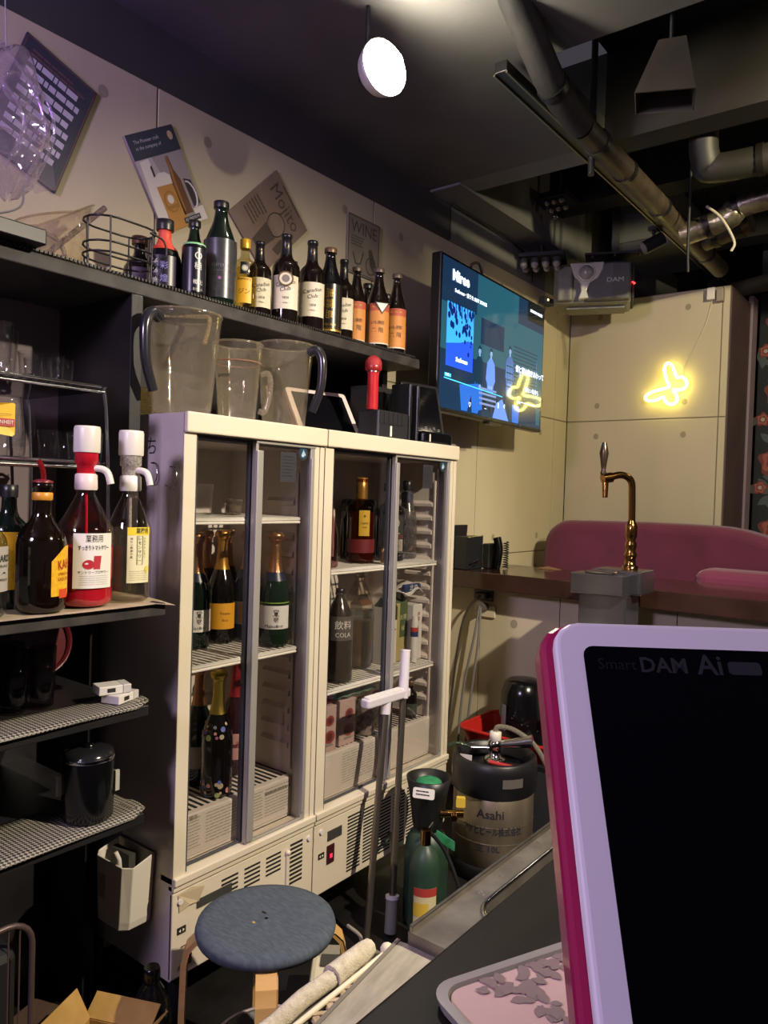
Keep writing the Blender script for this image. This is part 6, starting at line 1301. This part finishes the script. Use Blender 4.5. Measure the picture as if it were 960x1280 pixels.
# beer dispenser tower
bt = thing('beer_tower', 'chrome draught beer dispenser with a brass tap column in front of the counter', 'beer tap', (-1.07, 2.84, FLZ)); RBt = (-1.07, 2.84, FLZ)
CHB = mat('worn_chrome', '#96959a', 0.2, .92, noise=8, col2='#7c7b7e'); BRASS = mat('polished_brass', '#9c7440', 0.16, 1.0)
MB().box(-1.17, 2.76, FLZ, -.985, 2.90, .952).build('column_box', CHB, bt, rel=RBt, bevel=.004); MB().box(-1.190, 2.72, .952, -.985, 2.83, 1.030).build('drip_tray', CHB, bt, rel=RBt, bevel=.004); MB().box(-1.14, 2.80, .955, -.945, 2.95, 1.044).build('top_block', CHB, bt, rel=RBt, bevel=.006)
MB().box(-1.14, 2.735, 1.0305, -1.03, 2.79, 1.040).build('drip_grille', CHROME, bt, rel=RBt, bevel=.003)
m = MB(); m.lathe([(.030, 0), (.030, .014), (.022, .018), (.020, .045), (.024, .05), (.024, .06), (.018, .07), (.022, .09), (.022, .10), (.016, .112), (.022, .13), (.022, .17), (.017, .18), (.013, .19)], 20, c=(-1.015, 2.87, 1.044)); m.build('turned_base', BRASS, bt, rel=RBt)
MB().tube(smooth_path([(-1.015, 2.87, 1.23), (-1.017, 2.868, 1.33), (-1.021, 2.86, 1.385), (-1.045, 2.83, 1.405), (-1.075, 2.79, 1.395)], 7), .0135, 14).build('gooseneck', BRASS, bt, rel=RBt)
MB().tube([(-1.071, 2.795, 1.395), (-1.095, 2.765, 1.388)], .019, 14).build('tap_body', BRASS, bt, rel=RBt)
MB().tube([(-1.088, 2.775, 1.385), (-1.084, 2.768, 1.318)], .013, 12, r1=.010).build('spout', BRASS, bt, rel=RBt)
m = MB(); m.lathe([(.009, 0), (.012, .01), (.008, .02), (.011, .04), (.017, .085), (.012, .11), (.008, .125)], 14, c=(-1.094, 2.768, 1.40)); m.build('tap_handle', mat('dark_bronze_handle', '#4f4238', 0.25, .7), bt, rel=RBt)
# ================================================================== keg, tray, pot, cylinders, poles
kg = thing('beer_keg', 'steel beer keg with black rubber collars standing near the fridge', 'keg', (-1.375, 2.515, FLZ))
KS = mat('keg_steel', '#a39681', 0.36, .75, noise=14, col2='#877a67', stretch=(1, 1, .2)); KR_ = mat('black_keg_rubber', '#18171a', 0.4)
MB().lathe([(.140, .045), (.150, .055), (.150, .31), (.140, .32)], 40).build('barrel', KS, kg)
MB().lathe([(.150, 0), (.158, .01), (.158, .048), (.150, .058)], 40).build('bottom_collar', KR_, kg)
MB().lathe([(.150, .305), (.158, .315), (.160, .400), (.156, .428), (.148, .436), (.138, .432), (.134, .384)], 40, cap1=False).build('top_collar', KR_, kg)
MB().lathe([(.134, .374), (.09, .386), (.03, .392)], 36, cap0=False).build('keg_head', KR_, kg)
fa = face_cam(-1.375, 2.515)
for da in (.45, -1.5):
    a = fa+da; MB().patch(.1605, a-.25, a+.25, .355, .388, n=10).build('handle_slot', mat('slot_shine', '#5f5a54', 0.3), kg)
for z in (.145, .205): MB().lathe([(.1502, z-.003), (.1516, z), (.1502, z+.003)], 40, cap0=False, cap1=False).build('hoop', KS, kg)
m = MB(); text_bend(m, 'アサヒビール株式会社', .034, .1512, fa+.0, .193, 0, .225, 0, .0006); text_bend(m, 'Asahi', .045, .1512, fa-.05, .255, 0, .10, 0, .0005); text_bend(m, '生 10L', .03, .1512, fa-.1, .13, 0, .09, 0, .0005); m.build('lettering', mat('keg_print', '#2c2a30', 0.5), kg)
cp = MB(); cp.lathe([(.040, 0.392), (.042, 0.409), (.034, 0.416), (.022, 0.419), (.022, .454), (.028, 0.459), (.026, 0.479), (.014, .484)], 22); cp.build('coupler_body', CHROME, kg)
MB().lathe([(.017, 0.479), (.022, .484), (.022, 0.511), (.016, .514)], 16).build('white_elbow_nut', mat('white_fitting', '#d9d4c6', 0.4), kg)
rd_ = Vector((cos(fa+1.45), sin(fa+1.45), 0))
MB().tube(smooth_path([(0, 0, 0.511), tuple(rd_*.01+Vector((0, 0, 0.532))), tuple(rd_*.07+Vector((0, 0, 0.526))), tuple(rd_*.15+Vector((0, 0, .474))), tuple(rd_*.22+Vector((0, 0, .36)))], 7), .009, 10).build('beer_hose', glass('milky_hose', '#d8d2c2', haze=.6, hazecol='#b5ae9c'), kg)
MB().tube([tuple(rd_*.0+Vector((0, 0, .464))), tuple(rd_*.07+Vector((0, 0, 0.476))), tuple(rd_*.14+Vector((0, 0, .494)))], .014, 10, r1=.024).build('coupler_lever', CHROME, kg)
MB().tube([tuple(rd_*.02+Vector((-.02, -.05, 0.409))), tuple(rd_*.11+Vector((-.02, -.05, 0.399)))], .008, 8).build('red_lever', mat('red_plastic_lever', '#a82a26', 0.35), kg)
MB().tube([tuple(-rd_*.01+Vector((0, 0, 0.449))), tuple(-rd_*.09+Vector((0, 0, 0.442)))], .008, 8).build('gas_inlet', CHROME, kg)
MB().tube(smooth_path([tuple(-rd_*.09+Vector((0, 0, 0.442))), tuple(-rd_*.15+Vector((0, -.03, .454))), tuple(-rd_*.22+Vector((.02, -.14, .37))), tuple(-rd_*.22+Vector((.03, -.30, .25))), tuple(-rd_*.17+Vector((.06, -.484, .24)))], 7), .006, 8).build('gas_hose', glass('green_gas_hose', '#8aa68c', haze=.5, hazecol='#5d7360'), kg)
m = MB(); M = basis(tuple(-rd_*.07+Vector((-.01, -.06, 0.409))), tuple(rd_), (-.2, -1, .25)); m.add([M @ Vector(p) for p in ((-.03, -.02, 0), (.03, -.02, 0), (.03, .02, 0), (-.03, .02, 0))], [(0, 1, 2, 3)]); m.build('paper_tag', PAPER, kg)
crt = thing('dark_crate', 'low dark crate behind the keg carrying a red tray', 'crate', (-1.43, 2.92, FLZ)); MB().box(-.22, -.165, 0, .23, .165, .335).build('crate_body', mat('crate_black', '#1b1a20', 0.5), crt, bevel=.006); MB().box(.06, -.167, .05, .20, -.165, .31).build('front_label', mat('crate_grey', '#3a3942', 0.4), crt)
rt = thing('red_tray', 'red plastic tray with a raised rim behind the keg', 'tray', (-1.445, 2.915, FLZ+.337))
RED = mat('red_tray_plastic', '#b3241f', 0.35)
def rr2(w_, d_, r_, z, n=6):
    out = []
    for sx_, sy_, a0 in ((1, 1, 0), (-1, 1, pi/2), (-1, -1, pi), (1, -1, 1.5*pi)):
        for k in range(n+1): a = a0+pi/2*k/n; out.append((sx_*(w_-r_)+r_*cos(a), sy_*(d_-r_)+r_*sin(a), z))
    return out
m = MB(); rg = [rr2(.22, .145, .05, 0), rr2(.245, .175, .06, .075), rr2(.232, .162, .055, .075), rr2(.21, .138, .045, .008)]; N = len(rg[0]); vs = sum(rg, [])
fs = [(q*N+i, q*N+(i+1) % N, (q+1)*N+(i+1) % N, (q+1)*N+i) for q in range(3) for i in range(N)]+[tuple(reversed(range(N)))]; m.add(vs, fs, 0, False); m.build('tray_shell', RED, rt)
MB().prism([(a, b) for a, b, _ in rr2(.209, .137, .045, 0)], .008, .016).build('tray_liner', mat('grey_liner', '#8d8478', 0.6), rt)
MB().tube([(a, b, c+.004) for a, b, c in rr2(.245, .175, .06, .072)], .008, 8, closed=True).build('rolled_rim', RED, rt)
ek = thing('electric_pot', 'glossy black electric pot standing in the red tray', 'pot', (-1.475, 2.93, FLZ+.354))
MB().lathe([(.092, 0), (.098, .01), (.100, .12), (.092, .21), (.080, .255), (.06, .268), (.02, .272)], 32).build('pot_body', GLOSSBLACK, ek)
fa = face_cam(-1.475, 2.93); MB().patch(.1005, fa-1.05, fa-.75, .06, .17, n=6).build('water_gauge', mat('grey_gauge', '#6d6f74', 0.25), ek)
m = MB(); rs = random.Random(8)
for k in range(7): a = fa+rs.uniform(-.6, .7); m.ball((.099*cos(a), .099*sin(a), rs.uniform(.05, .15)), .003, 6)
m.build('water_drops', CHROME, ek, kind='stuff')
GRN = mat('cylinder_green', '#2b4334', 0.45, noise=14, col2='#23372a')
def cyl_(label, x, y, R, Hs):
    t = thing('gas_cylinder', label, 'gas cylinder', (x, y, FLZ), 0, 'green gas cylinders')
    MB().lathe([(R*.9, 0), (R, .012), (R, Hs*.78), (R*.95, Hs*.86), (R*.78, Hs*.94), (R*.45, Hs), (R*.3, Hs*1.02)], 28).build('tank', GRN, t)
    MB().tube([(0, 0, Hs), (0, 0, Hs+.05)], .016, 12).build('valve_stem', BRASS, t)
    return t
ga = cyl_('back green gas cylinder wearing a black valve guard', -1.36, 2.05, .072, .31)
MB().lathe([(.046, .31), (.05, .33), (.062, .42), (.074, .475), (.068, .475), (.056, .42), (.044, .335)], 28, cap1=False).build('valve_guard', mat('guard_black', '#161616', 0.4), ga)
m = MB(); m.ball((.0, 0, .452), .045, 10, sz=.45); m.build('green_cloth', mat('bright_green_cloth', '#2c8a5a', 0.7, noise=60, col2='#1f6a44'), ga)
fa = face_cam(-1.36, 2.05); m = MB(); M = basis((.072*cos(fa-.2), .072*sin(fa-.2), .445), (-sin(fa-.2), cos(fa-.2), 0), (cos(fa-.2), sin(fa-.2), .3)); slab(m, M @ Vector((0, 0, .004)), M.to_3x3() @ Vector((1, 0, 0)), M.to_3x3() @ Vector((0, 1, 0)), M.to_3x3() @ Vector((0, 0, 1)), .07, .032, .003, 0, .006); m.build('white_tag', LBL_WHITE, ga)
m = MB(); lines(m, basis(M @ Vector((0, 0, .0045)), M.to_3x3() @ Vector((1, 0, 0)), M.to_3x3() @ Vector((0, 0, 1))), .05, [.004, -.006], 0, .004, 2); m.build('tag_print', INK, ga)
gb_ = cyl_('front green gas cylinder with a red and yellow caution label', -1.268, 1.905, .047, .325)
fa = face_cam(-1.268, 1.905); lb = MB().patch(.0476, fa-.7, fa+.9, .06, .215, n=12).build('label', mat('pale_caution', '#c9bd8f', 0.5), gb_); MB().patch(.0480, fa-.7, fa+.9, .19, .215, n=12).build('red_band', mat('caution_red', '#a63a30', 0.5), lb); MB().patch(.0480, fa-.7, fa+.3, .13, .17, n=8).build('yellow_band', mat('caution_yellow', '#cfae3c', 0.5), lb)
m = MB()
for q in range(4): text_bend(m, '━━ ━ ━━━', .012, .0485, fa+.1, .115-.014*q, 0, .06)
m.build('lettering', INK, lb)
rv = Vector((-sin(face_cam(-1.36, 2.05)), cos(face_cam(-1.36, 2.05)), 0)); fv = Vector((cos(face_cam(-1.36, 2.05)), sin(face_cam(-1.36, 2.05)), 0)); Z_ = Vector((0, 0, 1))
MB().tube([rv*.04+fv*.03+Z_*.365, rv*.115+fv*.03+Z_*.37], .012, 12).build('brass_regulator', BRASS, ga); MB().tube([rv*.085+fv*.03+Z_*.368, rv*.085+fv*.065+Z_*.368], .010, 10).build('brass_nut', BRASS, ga)
m = MB(); slab(m, rv*.105+fv*.03+Z_*.405, rv, Z_, fv, .03, .03, .02, 0, .004); m.build('yellow_label', mat('caution_yellow', '#cfae3c', 0.5), ga)
MB().tube(smooth_path([fv*.06-rv*.02+Z_*.30, fv*.075+rv*.0+Z_*.325, fv*.07+rv*.02+Z_*.355], 4), .005, 8).build('chrome_lever', CHROME, ga)
m = MB(); slab(m, rv*.06+fv*.055+Z_*.29, rv+Z_*-.6, Z_, fv, .07, .03, .006, 0, .004); m.build('green_strap', mat('bright_green_cloth', '#2c8a5a', 0.7, noise=60, col2='#1f6a44'), ga)
MB().tube(smooth_path([(.0, .01, .37), (.03, .06, .3), (.07, .08, .2), (.10, .10, .05), (.18, .14, .006)], 6), .006, 8).build('gas_hose', BLACK, gb_)
# two poles leaning on the right fridge
POLE = mat('pole_steel', '#8b8276', 0.28, .9); POLEW = mat('lilac_white_plastic', '#cdc6cf', 0.4)
def lean(name, label, a, b):
    t = thing(name, label, 'mop', a); return t, a, Vector(a), Vector(b)
t, R0, a, b = lean('floor_squeegee', 'upside down floor squeegee with a white head leaning on the fridge', (-1.405, 1.800, FLZ), (-1.468, 1.945, .60))
d = (b-a).normalized(); MB().tube([a+Vector((0, 0, .006)), b], .011, 12).build('pole', POLE, t, rel=R0); MB().tube([b-d*.01, b+d*.035], .017, 12).build('socket', POLEW, t, rel=R0)
m = MB(); side = Vector((.02, 1, 0)).normalized(); c = b+d*.045
for s_ in (1,):
    slab(m, c+Vector((0, 0, .012)), side, Vector((1, 0, 0)), Vector((0, 0, 1)), .225, .038, .028, 0, .012)
m.build('squeegee_head', POLEW, t, rel=R0, bevel=.005)
m = MB(); slab(m, c+Vector((0, 0, .0165)), side, Vector((1, 0, 0)), Vector((0, 0, 1)), .205, .026, .004, 0, .008); m.build('rubber_strip', mat('pale_strip', '#e6e1e2', 0.4), t, rel=R0)
t, R0, a, b = lean('mop_pole', 'steel mop pole with a long white grip leaning right of the squeegee', (-1.395, 1.912, FLZ), (-1.480, 2.063, .782))
d = (b-a).normalized(); MB().tube([a+d*.10, b-d*.15], .011, 12).build('pole', POLE, t, rel=R0); MB().tube([b-d*.16, b-d*.002], .0165, 14).build('grip', POLEW, t, rel=R0); MB().tube([b-d*.004, b], .0175, 14).build('grip_cap', mat('pale_strip', '#e6e1e2', 0.4), t, rel=R0); MB().box(b.x+.010, b.y-.006, b.z-.045, b.x+.018, b.y+.010, b.z-.028).build('hang_slot', CHROME, t, rel=R0)
MB().tube([a+Vector((0, 0, .004)), a+d*.11], .020, 12).build('lower_sleeve', mat('grey_sleeve', '#7d7a78', 0.5), t, rel=R0); MB().tube([a+d*.105, a+d*.115], .022, 14).build('collar', POLEW, t, rel=R0)
# ================================================================== stool and floor things
DEN = mat('blue_grey_denim', '#3d4652', 0.95, noise=55, col2='#4d5662', bump=(500, .4), stretch=(1, 3, 1)); BEECH = mat('bent_birch', '#c9a066', 0.4, noise=5, col2='#b98f55', stretch=(1, 1, 6))
st = thing('round_stool', 'round stool with a dark denim seat and bent birch legs', 'stool', (-1.187, 1.162, FLZ)); SZt = .36-FLZ
MB().lathe([(.135, SZt-.030), (.150, SZt-.026), (.1535, SZt-.014), (.150, SZt-.003), (.13, SZt), (.004, SZt)], 48, cap1=False).build('seat', DEN, st)
m = MB(); m.add([(-.02+.007*cos(2*pi*k/12), .012+.003*sin(2*pi*k/12), SZt+.0008) for k in range(12)], [tuple(range(12))]); m.build('button_hole', BLACK, st); m = MB(); m.add([(.012+.005*cos(2*pi*k/8)-.02, -.05+.003*sin(2*pi*k/8)+.02, SZt+.0008) for k in range(8)], [tuple(range(8))]); m.build('yellow_fleck', mat('yellow_fleck', '#b59a3a', 0.6), st)
fa = face_cam(-1.187, 1.162)
for k in range(4):
    a = fa+.03+k*pi/2; c, s = cos(a), sin(a); w_ = .021; prof_ = [(.06, SZt-.034), (.12, SZt-.034), (.148, SZt-.040), (.162, SZt-.055), (.168, SZt-.08), (.170, SZt-.2), (.172, 0)]; m = MB(); vs = []
    for j, (r_, z) in enumerate(prof_):
        nx, nz = ((0, 1) if j < 2 else (.4, .9) if j == 2 else (.75, .65) if j == 3 else (1, 0)); t_ = .011
        for sg in (-1, 1):
            vs.append(((r_)*c-s*w_*sg, r_*s+c*w_*sg, z)); vs.append(((r_+nx*t_)*c-s*w_*sg, (r_+nx*t_)*s+c*w_*sg, z+nz*t_*(.8 if j < 5 else 0)))
    fs = []
    for j in range(len(prof_)-1):
        A, B_ = 4*j, 4*j+4
        fs += [(A, B_, B_+2, A+2)[::-1], (A+1, B_+1, B_+3, A+3), (A, A+1, B_+1, B_), (A+2, B_+2, B_+3, A+3)]
    fs += [(0, 2, 3, 1), (4*(len(prof_)-1), 4*(len(prof_)-1)+1, 4*(len(prof_)-1)+3, 4*(len(prof_)-1)+2)]
    m.add(vs, fs); m.build('leg', BEECH, st, bevel=.0015)
tb2 = thing('round_tub', 'dark round tub with a pale rim pushed under the stool', 'tub', (-1.205, 1.20, FLZ)); MB().lathe([(.11, 0), (.135, .12), (.138, .13), (.130, .13), (.105, .015), (.01, .012)], 40, cap1=False).build('tub_wall', mat('dark_tub', '#2a2526', 0.35), tb2); MB().tube([(.137*cos(2*pi*k/40), .137*sin(2*pi*k/40), .131) for k in range(40)], .004, 8, closed=True).build('rim', mat('mauve_rim', '#8d7d82', 0.4), tb2)
wb_ = thing('white_case', 'small white plastic case on the floor to the right of the stool', 'case', (-1.275, 1.49, FLZ), radians(38)); MB().box(-.055, -.06, 0, .055, .06, .145).build('case_body', mat('off_white_case', '#cfc8b6', 0.45), wb_, bevel=.014); MB().box(-.045, .062, .0, .03, .13, .13).build('grey_connector', mat('grey_connector', '#8a857c', 0.5), wb_, bevel=.006); MB().box(-.03, -.0, .145, .02, .05, .151).build('socket_strip', mat('dark_socket', '#3b3a3c', 0.4), wb_, bevel=.002)
fc_ = thing('floor_cable', 'grey cable curling on the floor between the fridge and the poles', 'cable', (-1.5, 1.8, FLZ+.006)); MB().tube(smooth_path([(-.02, .05, 0), (.05, .03, 0), (.09, -.03, 0), (.11, -.12, .0), (.18, -.2, .0)], 7), .006, 8).build('cable_sheath', mat('pale_cable', '#a39b88', 0.5), fc_)
# ================================================================== working side of the bar: sink, board, mat, towel
SKM = mat('sink_steel', '#8f8880', 0.34, .7, noise=18, col2='#6a645d', bump=(160, .1))
sk = thing('bar_sink', 'stainless bar sink with a rounded basin below the counter edge', 'sink', (-.40, 1.2, .80)); RK = (-.40, 1.2, .80)
x0, x1, y0_, y1_ = -.489, -.16, .705, 1.75; bx0, bx1, by0, by1 = -.452, -.20, .775, 1.70; rr_ = .05
hole = []
for cx_, cy_, a0 in ((bx1-rr_, by1-rr_, 0), (bx0+rr_, by1-rr_, pi/2), (bx0+rr_, by0+rr_, pi), (bx1-rr_, by0+rr_, 1.5*pi)):
    for k in range(7): a = a0+pi/2*k/6; hole.append((cx_+rr_*cos(a), cy_+rr_*sin(a)))
ou = []
for k_, (hx_, hy_) in enumerate(hole):
    q_, r_ = divmod(k_, 7); sx_ = x1 if q_ in (0, 3) else x0; sy_ = y1_ if q_ in (0, 1) else y0_
    on_x = (r_ < 3) == (q_ in (0, 2))
    ou.append((sx_, sy_) if r_ == 3 else (sx_, hy_) if on_x else (hx_, sy_))
N = len(hole); m = MB()
vs = [(a, b, .80) for a, b in ou]+[(a, b, .80) for a, b in hole]+[(a+(.01 if a < -.33 else -.01), b, .64) for a, b in hole]+[(a, b, .755) for a, b in ou]
fs = [(i, (i+1) % N, N+(i+1) % N, N+i) for i in range(N)]+[(N+i, N+(i+1) % N, 2*N+(i+1) % N, 2*N+i) for i in range(N)]+[tuple(range(2*N, 3*N))]+[(3*N+i, 3*N+(i+1) % N, (i+1) % N, i) for i in range(N)]
m.add(vs, fs); m.build('sink_top', SKM, sk, rel=RK)
MB().tube([(a, b, .8015) for a, b in hole], .003, 6, closed=True).build('basin_lip', CHROME, sk, rel=RK)
MB().box(x0, y0_, .797, x0+.005, y1_, .808).build('raised_edge', STEEL, sk, rel=RK, bevel=.002)
MB().box(x0+.02, y0_+.02, FLZ, x1-.02, y1_-.02, .63).build('cabinet', BLACK, sk, rel=RK)
m = MB(); rs = random.Random(2)
for k in range(46): m.ball((x0+.012+rs.random()*.02, y0_+.1+rs.random()*.8, .8005), rs.uniform(.0015, .0035), 6, sz=.5)
m.build('water_drops', glass('water_drop', '#ffffff', edge=1.0, base=.15), sk, rel=RK, kind='stuff')
wt = thing('work_table', 'low grey worktop beside the sink on the barman side', 'table', (-.42, .35, 0)); RW = (-.42, .35, 0)
MB().box(-.535, -.2, .745, -.20, .698, .768).build('table_top', mat('grey_worktop', '#5d5a52', 0.6), wt, rel=RW, bevel=.003); MB().box(-.50, -.15, FLZ, -.22, .65, .745).build('cabinet', BLACK, wt, rel=RW)
gp_ = thing('wooden_plank', 'weathered grey wooden plank lying along the worktop by the sink', 'plank', (-.46, .55, .769), radians(8)); MB().box(-.022, -.40, 0, .045, .16, .016).build('plank', mat('grey_plank', '#9a9383', 0.75, noise=30, col2='#857e6f', stretch=(4, 1, 1)), gp_, bevel=.002); MB().box(-.0225, -.40, .0162, -.018, .16, .0172).build('groove', mat('plank_groove', '#6c665a', 0.8), gp_)
bm = thing('braided_mat', 'beige braided mat strip between the plank and rolled towel', 'mat', (-.492, .55, .769), radians(8)); BRD = mat('beige_braid', '#b5a283', 0.85, noise=90, col2='#94835f')
first = None
for k in range(16):
    y = -.25+.024*k
    for sg in (-1, 1):
        m = MB(); m.add([(-.010, y-.005, .001), (.010, y+.012*sg-.005, .001), (.010, y+.012*sg+.005, .001), (-.010, y+.005, .001), (-.008, y-.004, .005+.001*sg), (.008, y+.012*sg-.004, .006), (.008, y+.012*sg+.004, .006), (-.008, y+.004, .005)], [(3, 2, 1, 0), (4, 5, 6, 7), (0, 1, 5, 4), (1, 2, 6, 5), (2, 3, 7, 6), (3, 0, 4, 7)]); m.build('braid_strand', BRD, bm)
tw = thing('rolled_towel', 'white towel rolled into a rope along the worktop edge', 'towel', (-.518, .55, .780), radians(3)); m = MB(); P = [(.001*sin(9*t*.1), -.25+.022*t, .001*sin(t*1.7)) for t in range(17)]; m.tube(P, .0095, 10); m.build('towel_roll', mat('white_terry', '#c9c0ab', 0.95, noise=120, col2='#b0a68f', bump=(500, .8)), tw); m = MB(); m.tube([(0, .06, 0), (.001, .115, .001), (.0, .128, .0)], .0125, 10, r1=.010); m.build('towel_end', mat('white_terry', '#c9c0ab', 0.95), tw)
sk2 = thing('long_stick', 'thin pale stick lying between the rolled towel and the braided mat', 'stick', (-.504, .55, .773), radians(2)); MB().tube([(0, -.25, .002), (.0, .14, .002)], .003, 8).build('stick', mat('pale_stick', '#d3c8ae', 0.6), sk2); m = MB(); m.ball((0, .142, .004), .008, 8); m.build('stick_end', mat('pale_stick', '#d3c8ae', 0.6), sk2)
# ================================================================== customers' bar top, tray, karaoke tablet
BARM = mat('dark_bar_top', '#1a1411', 0.5, noise=9, col2='#120e0c', stretch=(6, 1, 1), bump=(90, .1), spec=.22)
br = thing('bar_counter', 'dark brown bar counter in the foreground', 'counter', (0, 1.0, 0)); RBc = (0, 1.0, 0)
MB().box(-.309, -.6, .905, .30, 2.68, .95).build('bar_top', BARM, br, rel=RBc, bevel=.004); MB().box(-.14, -.6, FLZ, -.10, 2.68, .905).build('bar_front', BARM, br, rel=RBc)
tr2 = thing('menu_tray', 'pale pink leaf patterned tray lying on the bar under the tablet', 'tray', (-.106, .522, .951), radians(-24)); 
m = MB(); rg = [rr2(.128, .150, .02, 0), rr2(.130, .152, .02, .007), rr2(.123, .145, .016, .0072), rr2(.122, .144, .016, .004)]; N = len(rg[0]); vs = sum(rg, []); m.add(vs, [(q*N+i, q*N+(i+1) % N, (q+1)*N+(i+1) % N, (q+1)*N+i) for q in range(3) for i in range(N)]+[tuple(reversed(range(N)))]); m.build('tray_rim', mat('grey_clear_rim', '#8f8a86', 0.25), tr2)
MB().prism([(a, b) for a, b, _ in rr2(.1215, .1435, .016, 0)], .0035, .0046).build('pink_sheet', mat('pale_pink_sheet', '#c3a3a2', 0.5, noise=9, col2='#b89694'), tr2)
m = MB(); rs = random.Random(11); LEAF0 = (-.108, -.108); LEAF1 = (-.112, -.03)
def leaf_(x, y, L, a):
    zz = .0050+.0008*rs.random()
    pts = [(L*u/6, .3*L*sin(pi*u/6)) for u in range(7)]+[(L*u/6, -.3*L*sin(pi*u/6)) for u in range(5, 0, -1)]
    m.add([(x+p*cos(a)-q*sin(a), y+p*sin(a)+q*cos(a), zz) for p, q in pts], [tuple(range(len(pts)))])
for k in range(13):
    u = k/12; x, y = LEAF0[0]+(LEAF1[0]-LEAF0[0])*u+.006*sin(7*u), LEAF0[1]+(LEAF1[1]-LEAF0[1])*u
    for q in range(4): leaf_(x+rs.uniform(-.007, .007), y+rs.uniform(-.007, .007), rs.uniform(.008, .014), rs.uniform(0, 2*pi))
for k in range(7):
    u = k/6; x, y = LEAF0[0]+.006+.035*u, LEAF0[1]+.02+.004*u
    for q in range(3): leaf_(x+rs.uniform(-.006, .006), y+rs.uniform(-.006, .006), rs.uniform(.008, .014), rs.uniform(0, 2*pi))
m.build('leaf_print', mat('grey_leaf_print', '#7d6a6b', 0.6), tr2)
# tablet: leans back about a third of a right angle, turned square to the seat
F0 = Vector((-sin(YAW), cos(YAW), 0)); R0v = Vector((cos(YAW), sin(YAW), 0))
tilt = radians(36); V0 = (F0*sin(tilt)+Vector((0, 0, 1))*cos(tilt)); N0 = R0v.cross(V0)
TLc = EYE+F0*.452+R0v*.103+Vector((0, 0, -.072)); TWd, THt = .30, .295
cen = TLc+R0v*TWd/2-V0*THt/2; base_pt = (cen.x, cen.y, .951)
tbm = thing('karaoke_tablet', 'large white and pink framed karaoke tablet standing on the bar at lower right', 'tablet', base_pt)
def tslab(c, w_, h_, t_, r_): m = MB(); slab(m, c, R0v, V0, N0, w_, h_, t_, 0, r_); return m
tslab(cen, TWd, THt, .010, .016).build('front_frame', mat('satin_white_frame', '#d6cfd8', 0.35), tbm, rel=base_pt, bevel=.003, seg=3)
tslab(cen-N0*.0102-R0v*.003+V0*.002, TWd+.006, THt+.004, .026, .018).build('back_shell', mat('magenta_gloss_shell', '#8f1646', 0.25, coat=.3), tbm, rel=base_pt, bevel=.006, seg=3)
sw_, sh_ = TWd-.032, THt-.028
tslab(cen+N0*.0006-V0*.002, sw_, sh_, .0012, .006).build('glass_screen', mat('tablet_glass', '#05050a', 0.05), tbm, rel=base_pt)
tl_ = cen+N0*.0008-V0*.002-R0v*sw_/2+V0*sh_/2
def tt(s_, size, dx, dy, b=0): m = MB(); text(m, s_, size, basis(tl_+R0v*dx-V0*dy+N0*.0002, R0v, N0), 0, None, b); return m
m = tt('Smart', .0095, .0185, .0115); m.build('lettering', mat('faint_grey_ink', '#0f0f14', 0.4), tbm, rel=base_pt)
m = tt('DAM', .0128, .0455, .0115, .0003); text(m, 'Ai', .0172, basis(tl_+R0v*.0725-V0*.0105+N0*.0002, R0v, N0), 0, None, .0003); m.build('lettering', mat('grey_logo_ink', '#24242b', 0.4), tbm, rel=base_pt)
m = MB(); slab(m, tl_+R0v*.0925-V0*.0115+N0*.0002, R0v, V0, N0, .019, .008, .0002, 0, .002); m.build('logo_box', mat('grey_logo_ink', '#24242b', 0.4), tbm, rel=base_pt)
m = MB(); c0 = cen-N0*.037-V0*.07; slab(m, c0, R0v, Vector((0, 0, 1)), -F0, .16, .012, .05, 0, .004); bz = .9515
m2 = MB(); q = cen-N0*.037; m2.box(-.07, -.02, 0, .07, .05, .14); m2.xf(Matrix.Translation((cen.x+F0.x*.05, cen.y+F0.y*.05, .9655)) @ Matrix.Rotation(YAW, 4, 'Z')); m2.build('stand', mat('stand_grey', '#3a3a3f', 0.5), tbm, rel=base_pt, bevel=.004)
MB().box(-.11, -.06, 0, .11, .09, .006).xf(Matrix.Translation((cen.x+F0.x*.04, cen.y+F0.y*.04, .9595)) @ Matrix.Rotation(YAW, 4, 'Z')).build('stand_foot', mat('stand_grey', '#3a3a3f', 0.5), tbm, rel=base_pt)
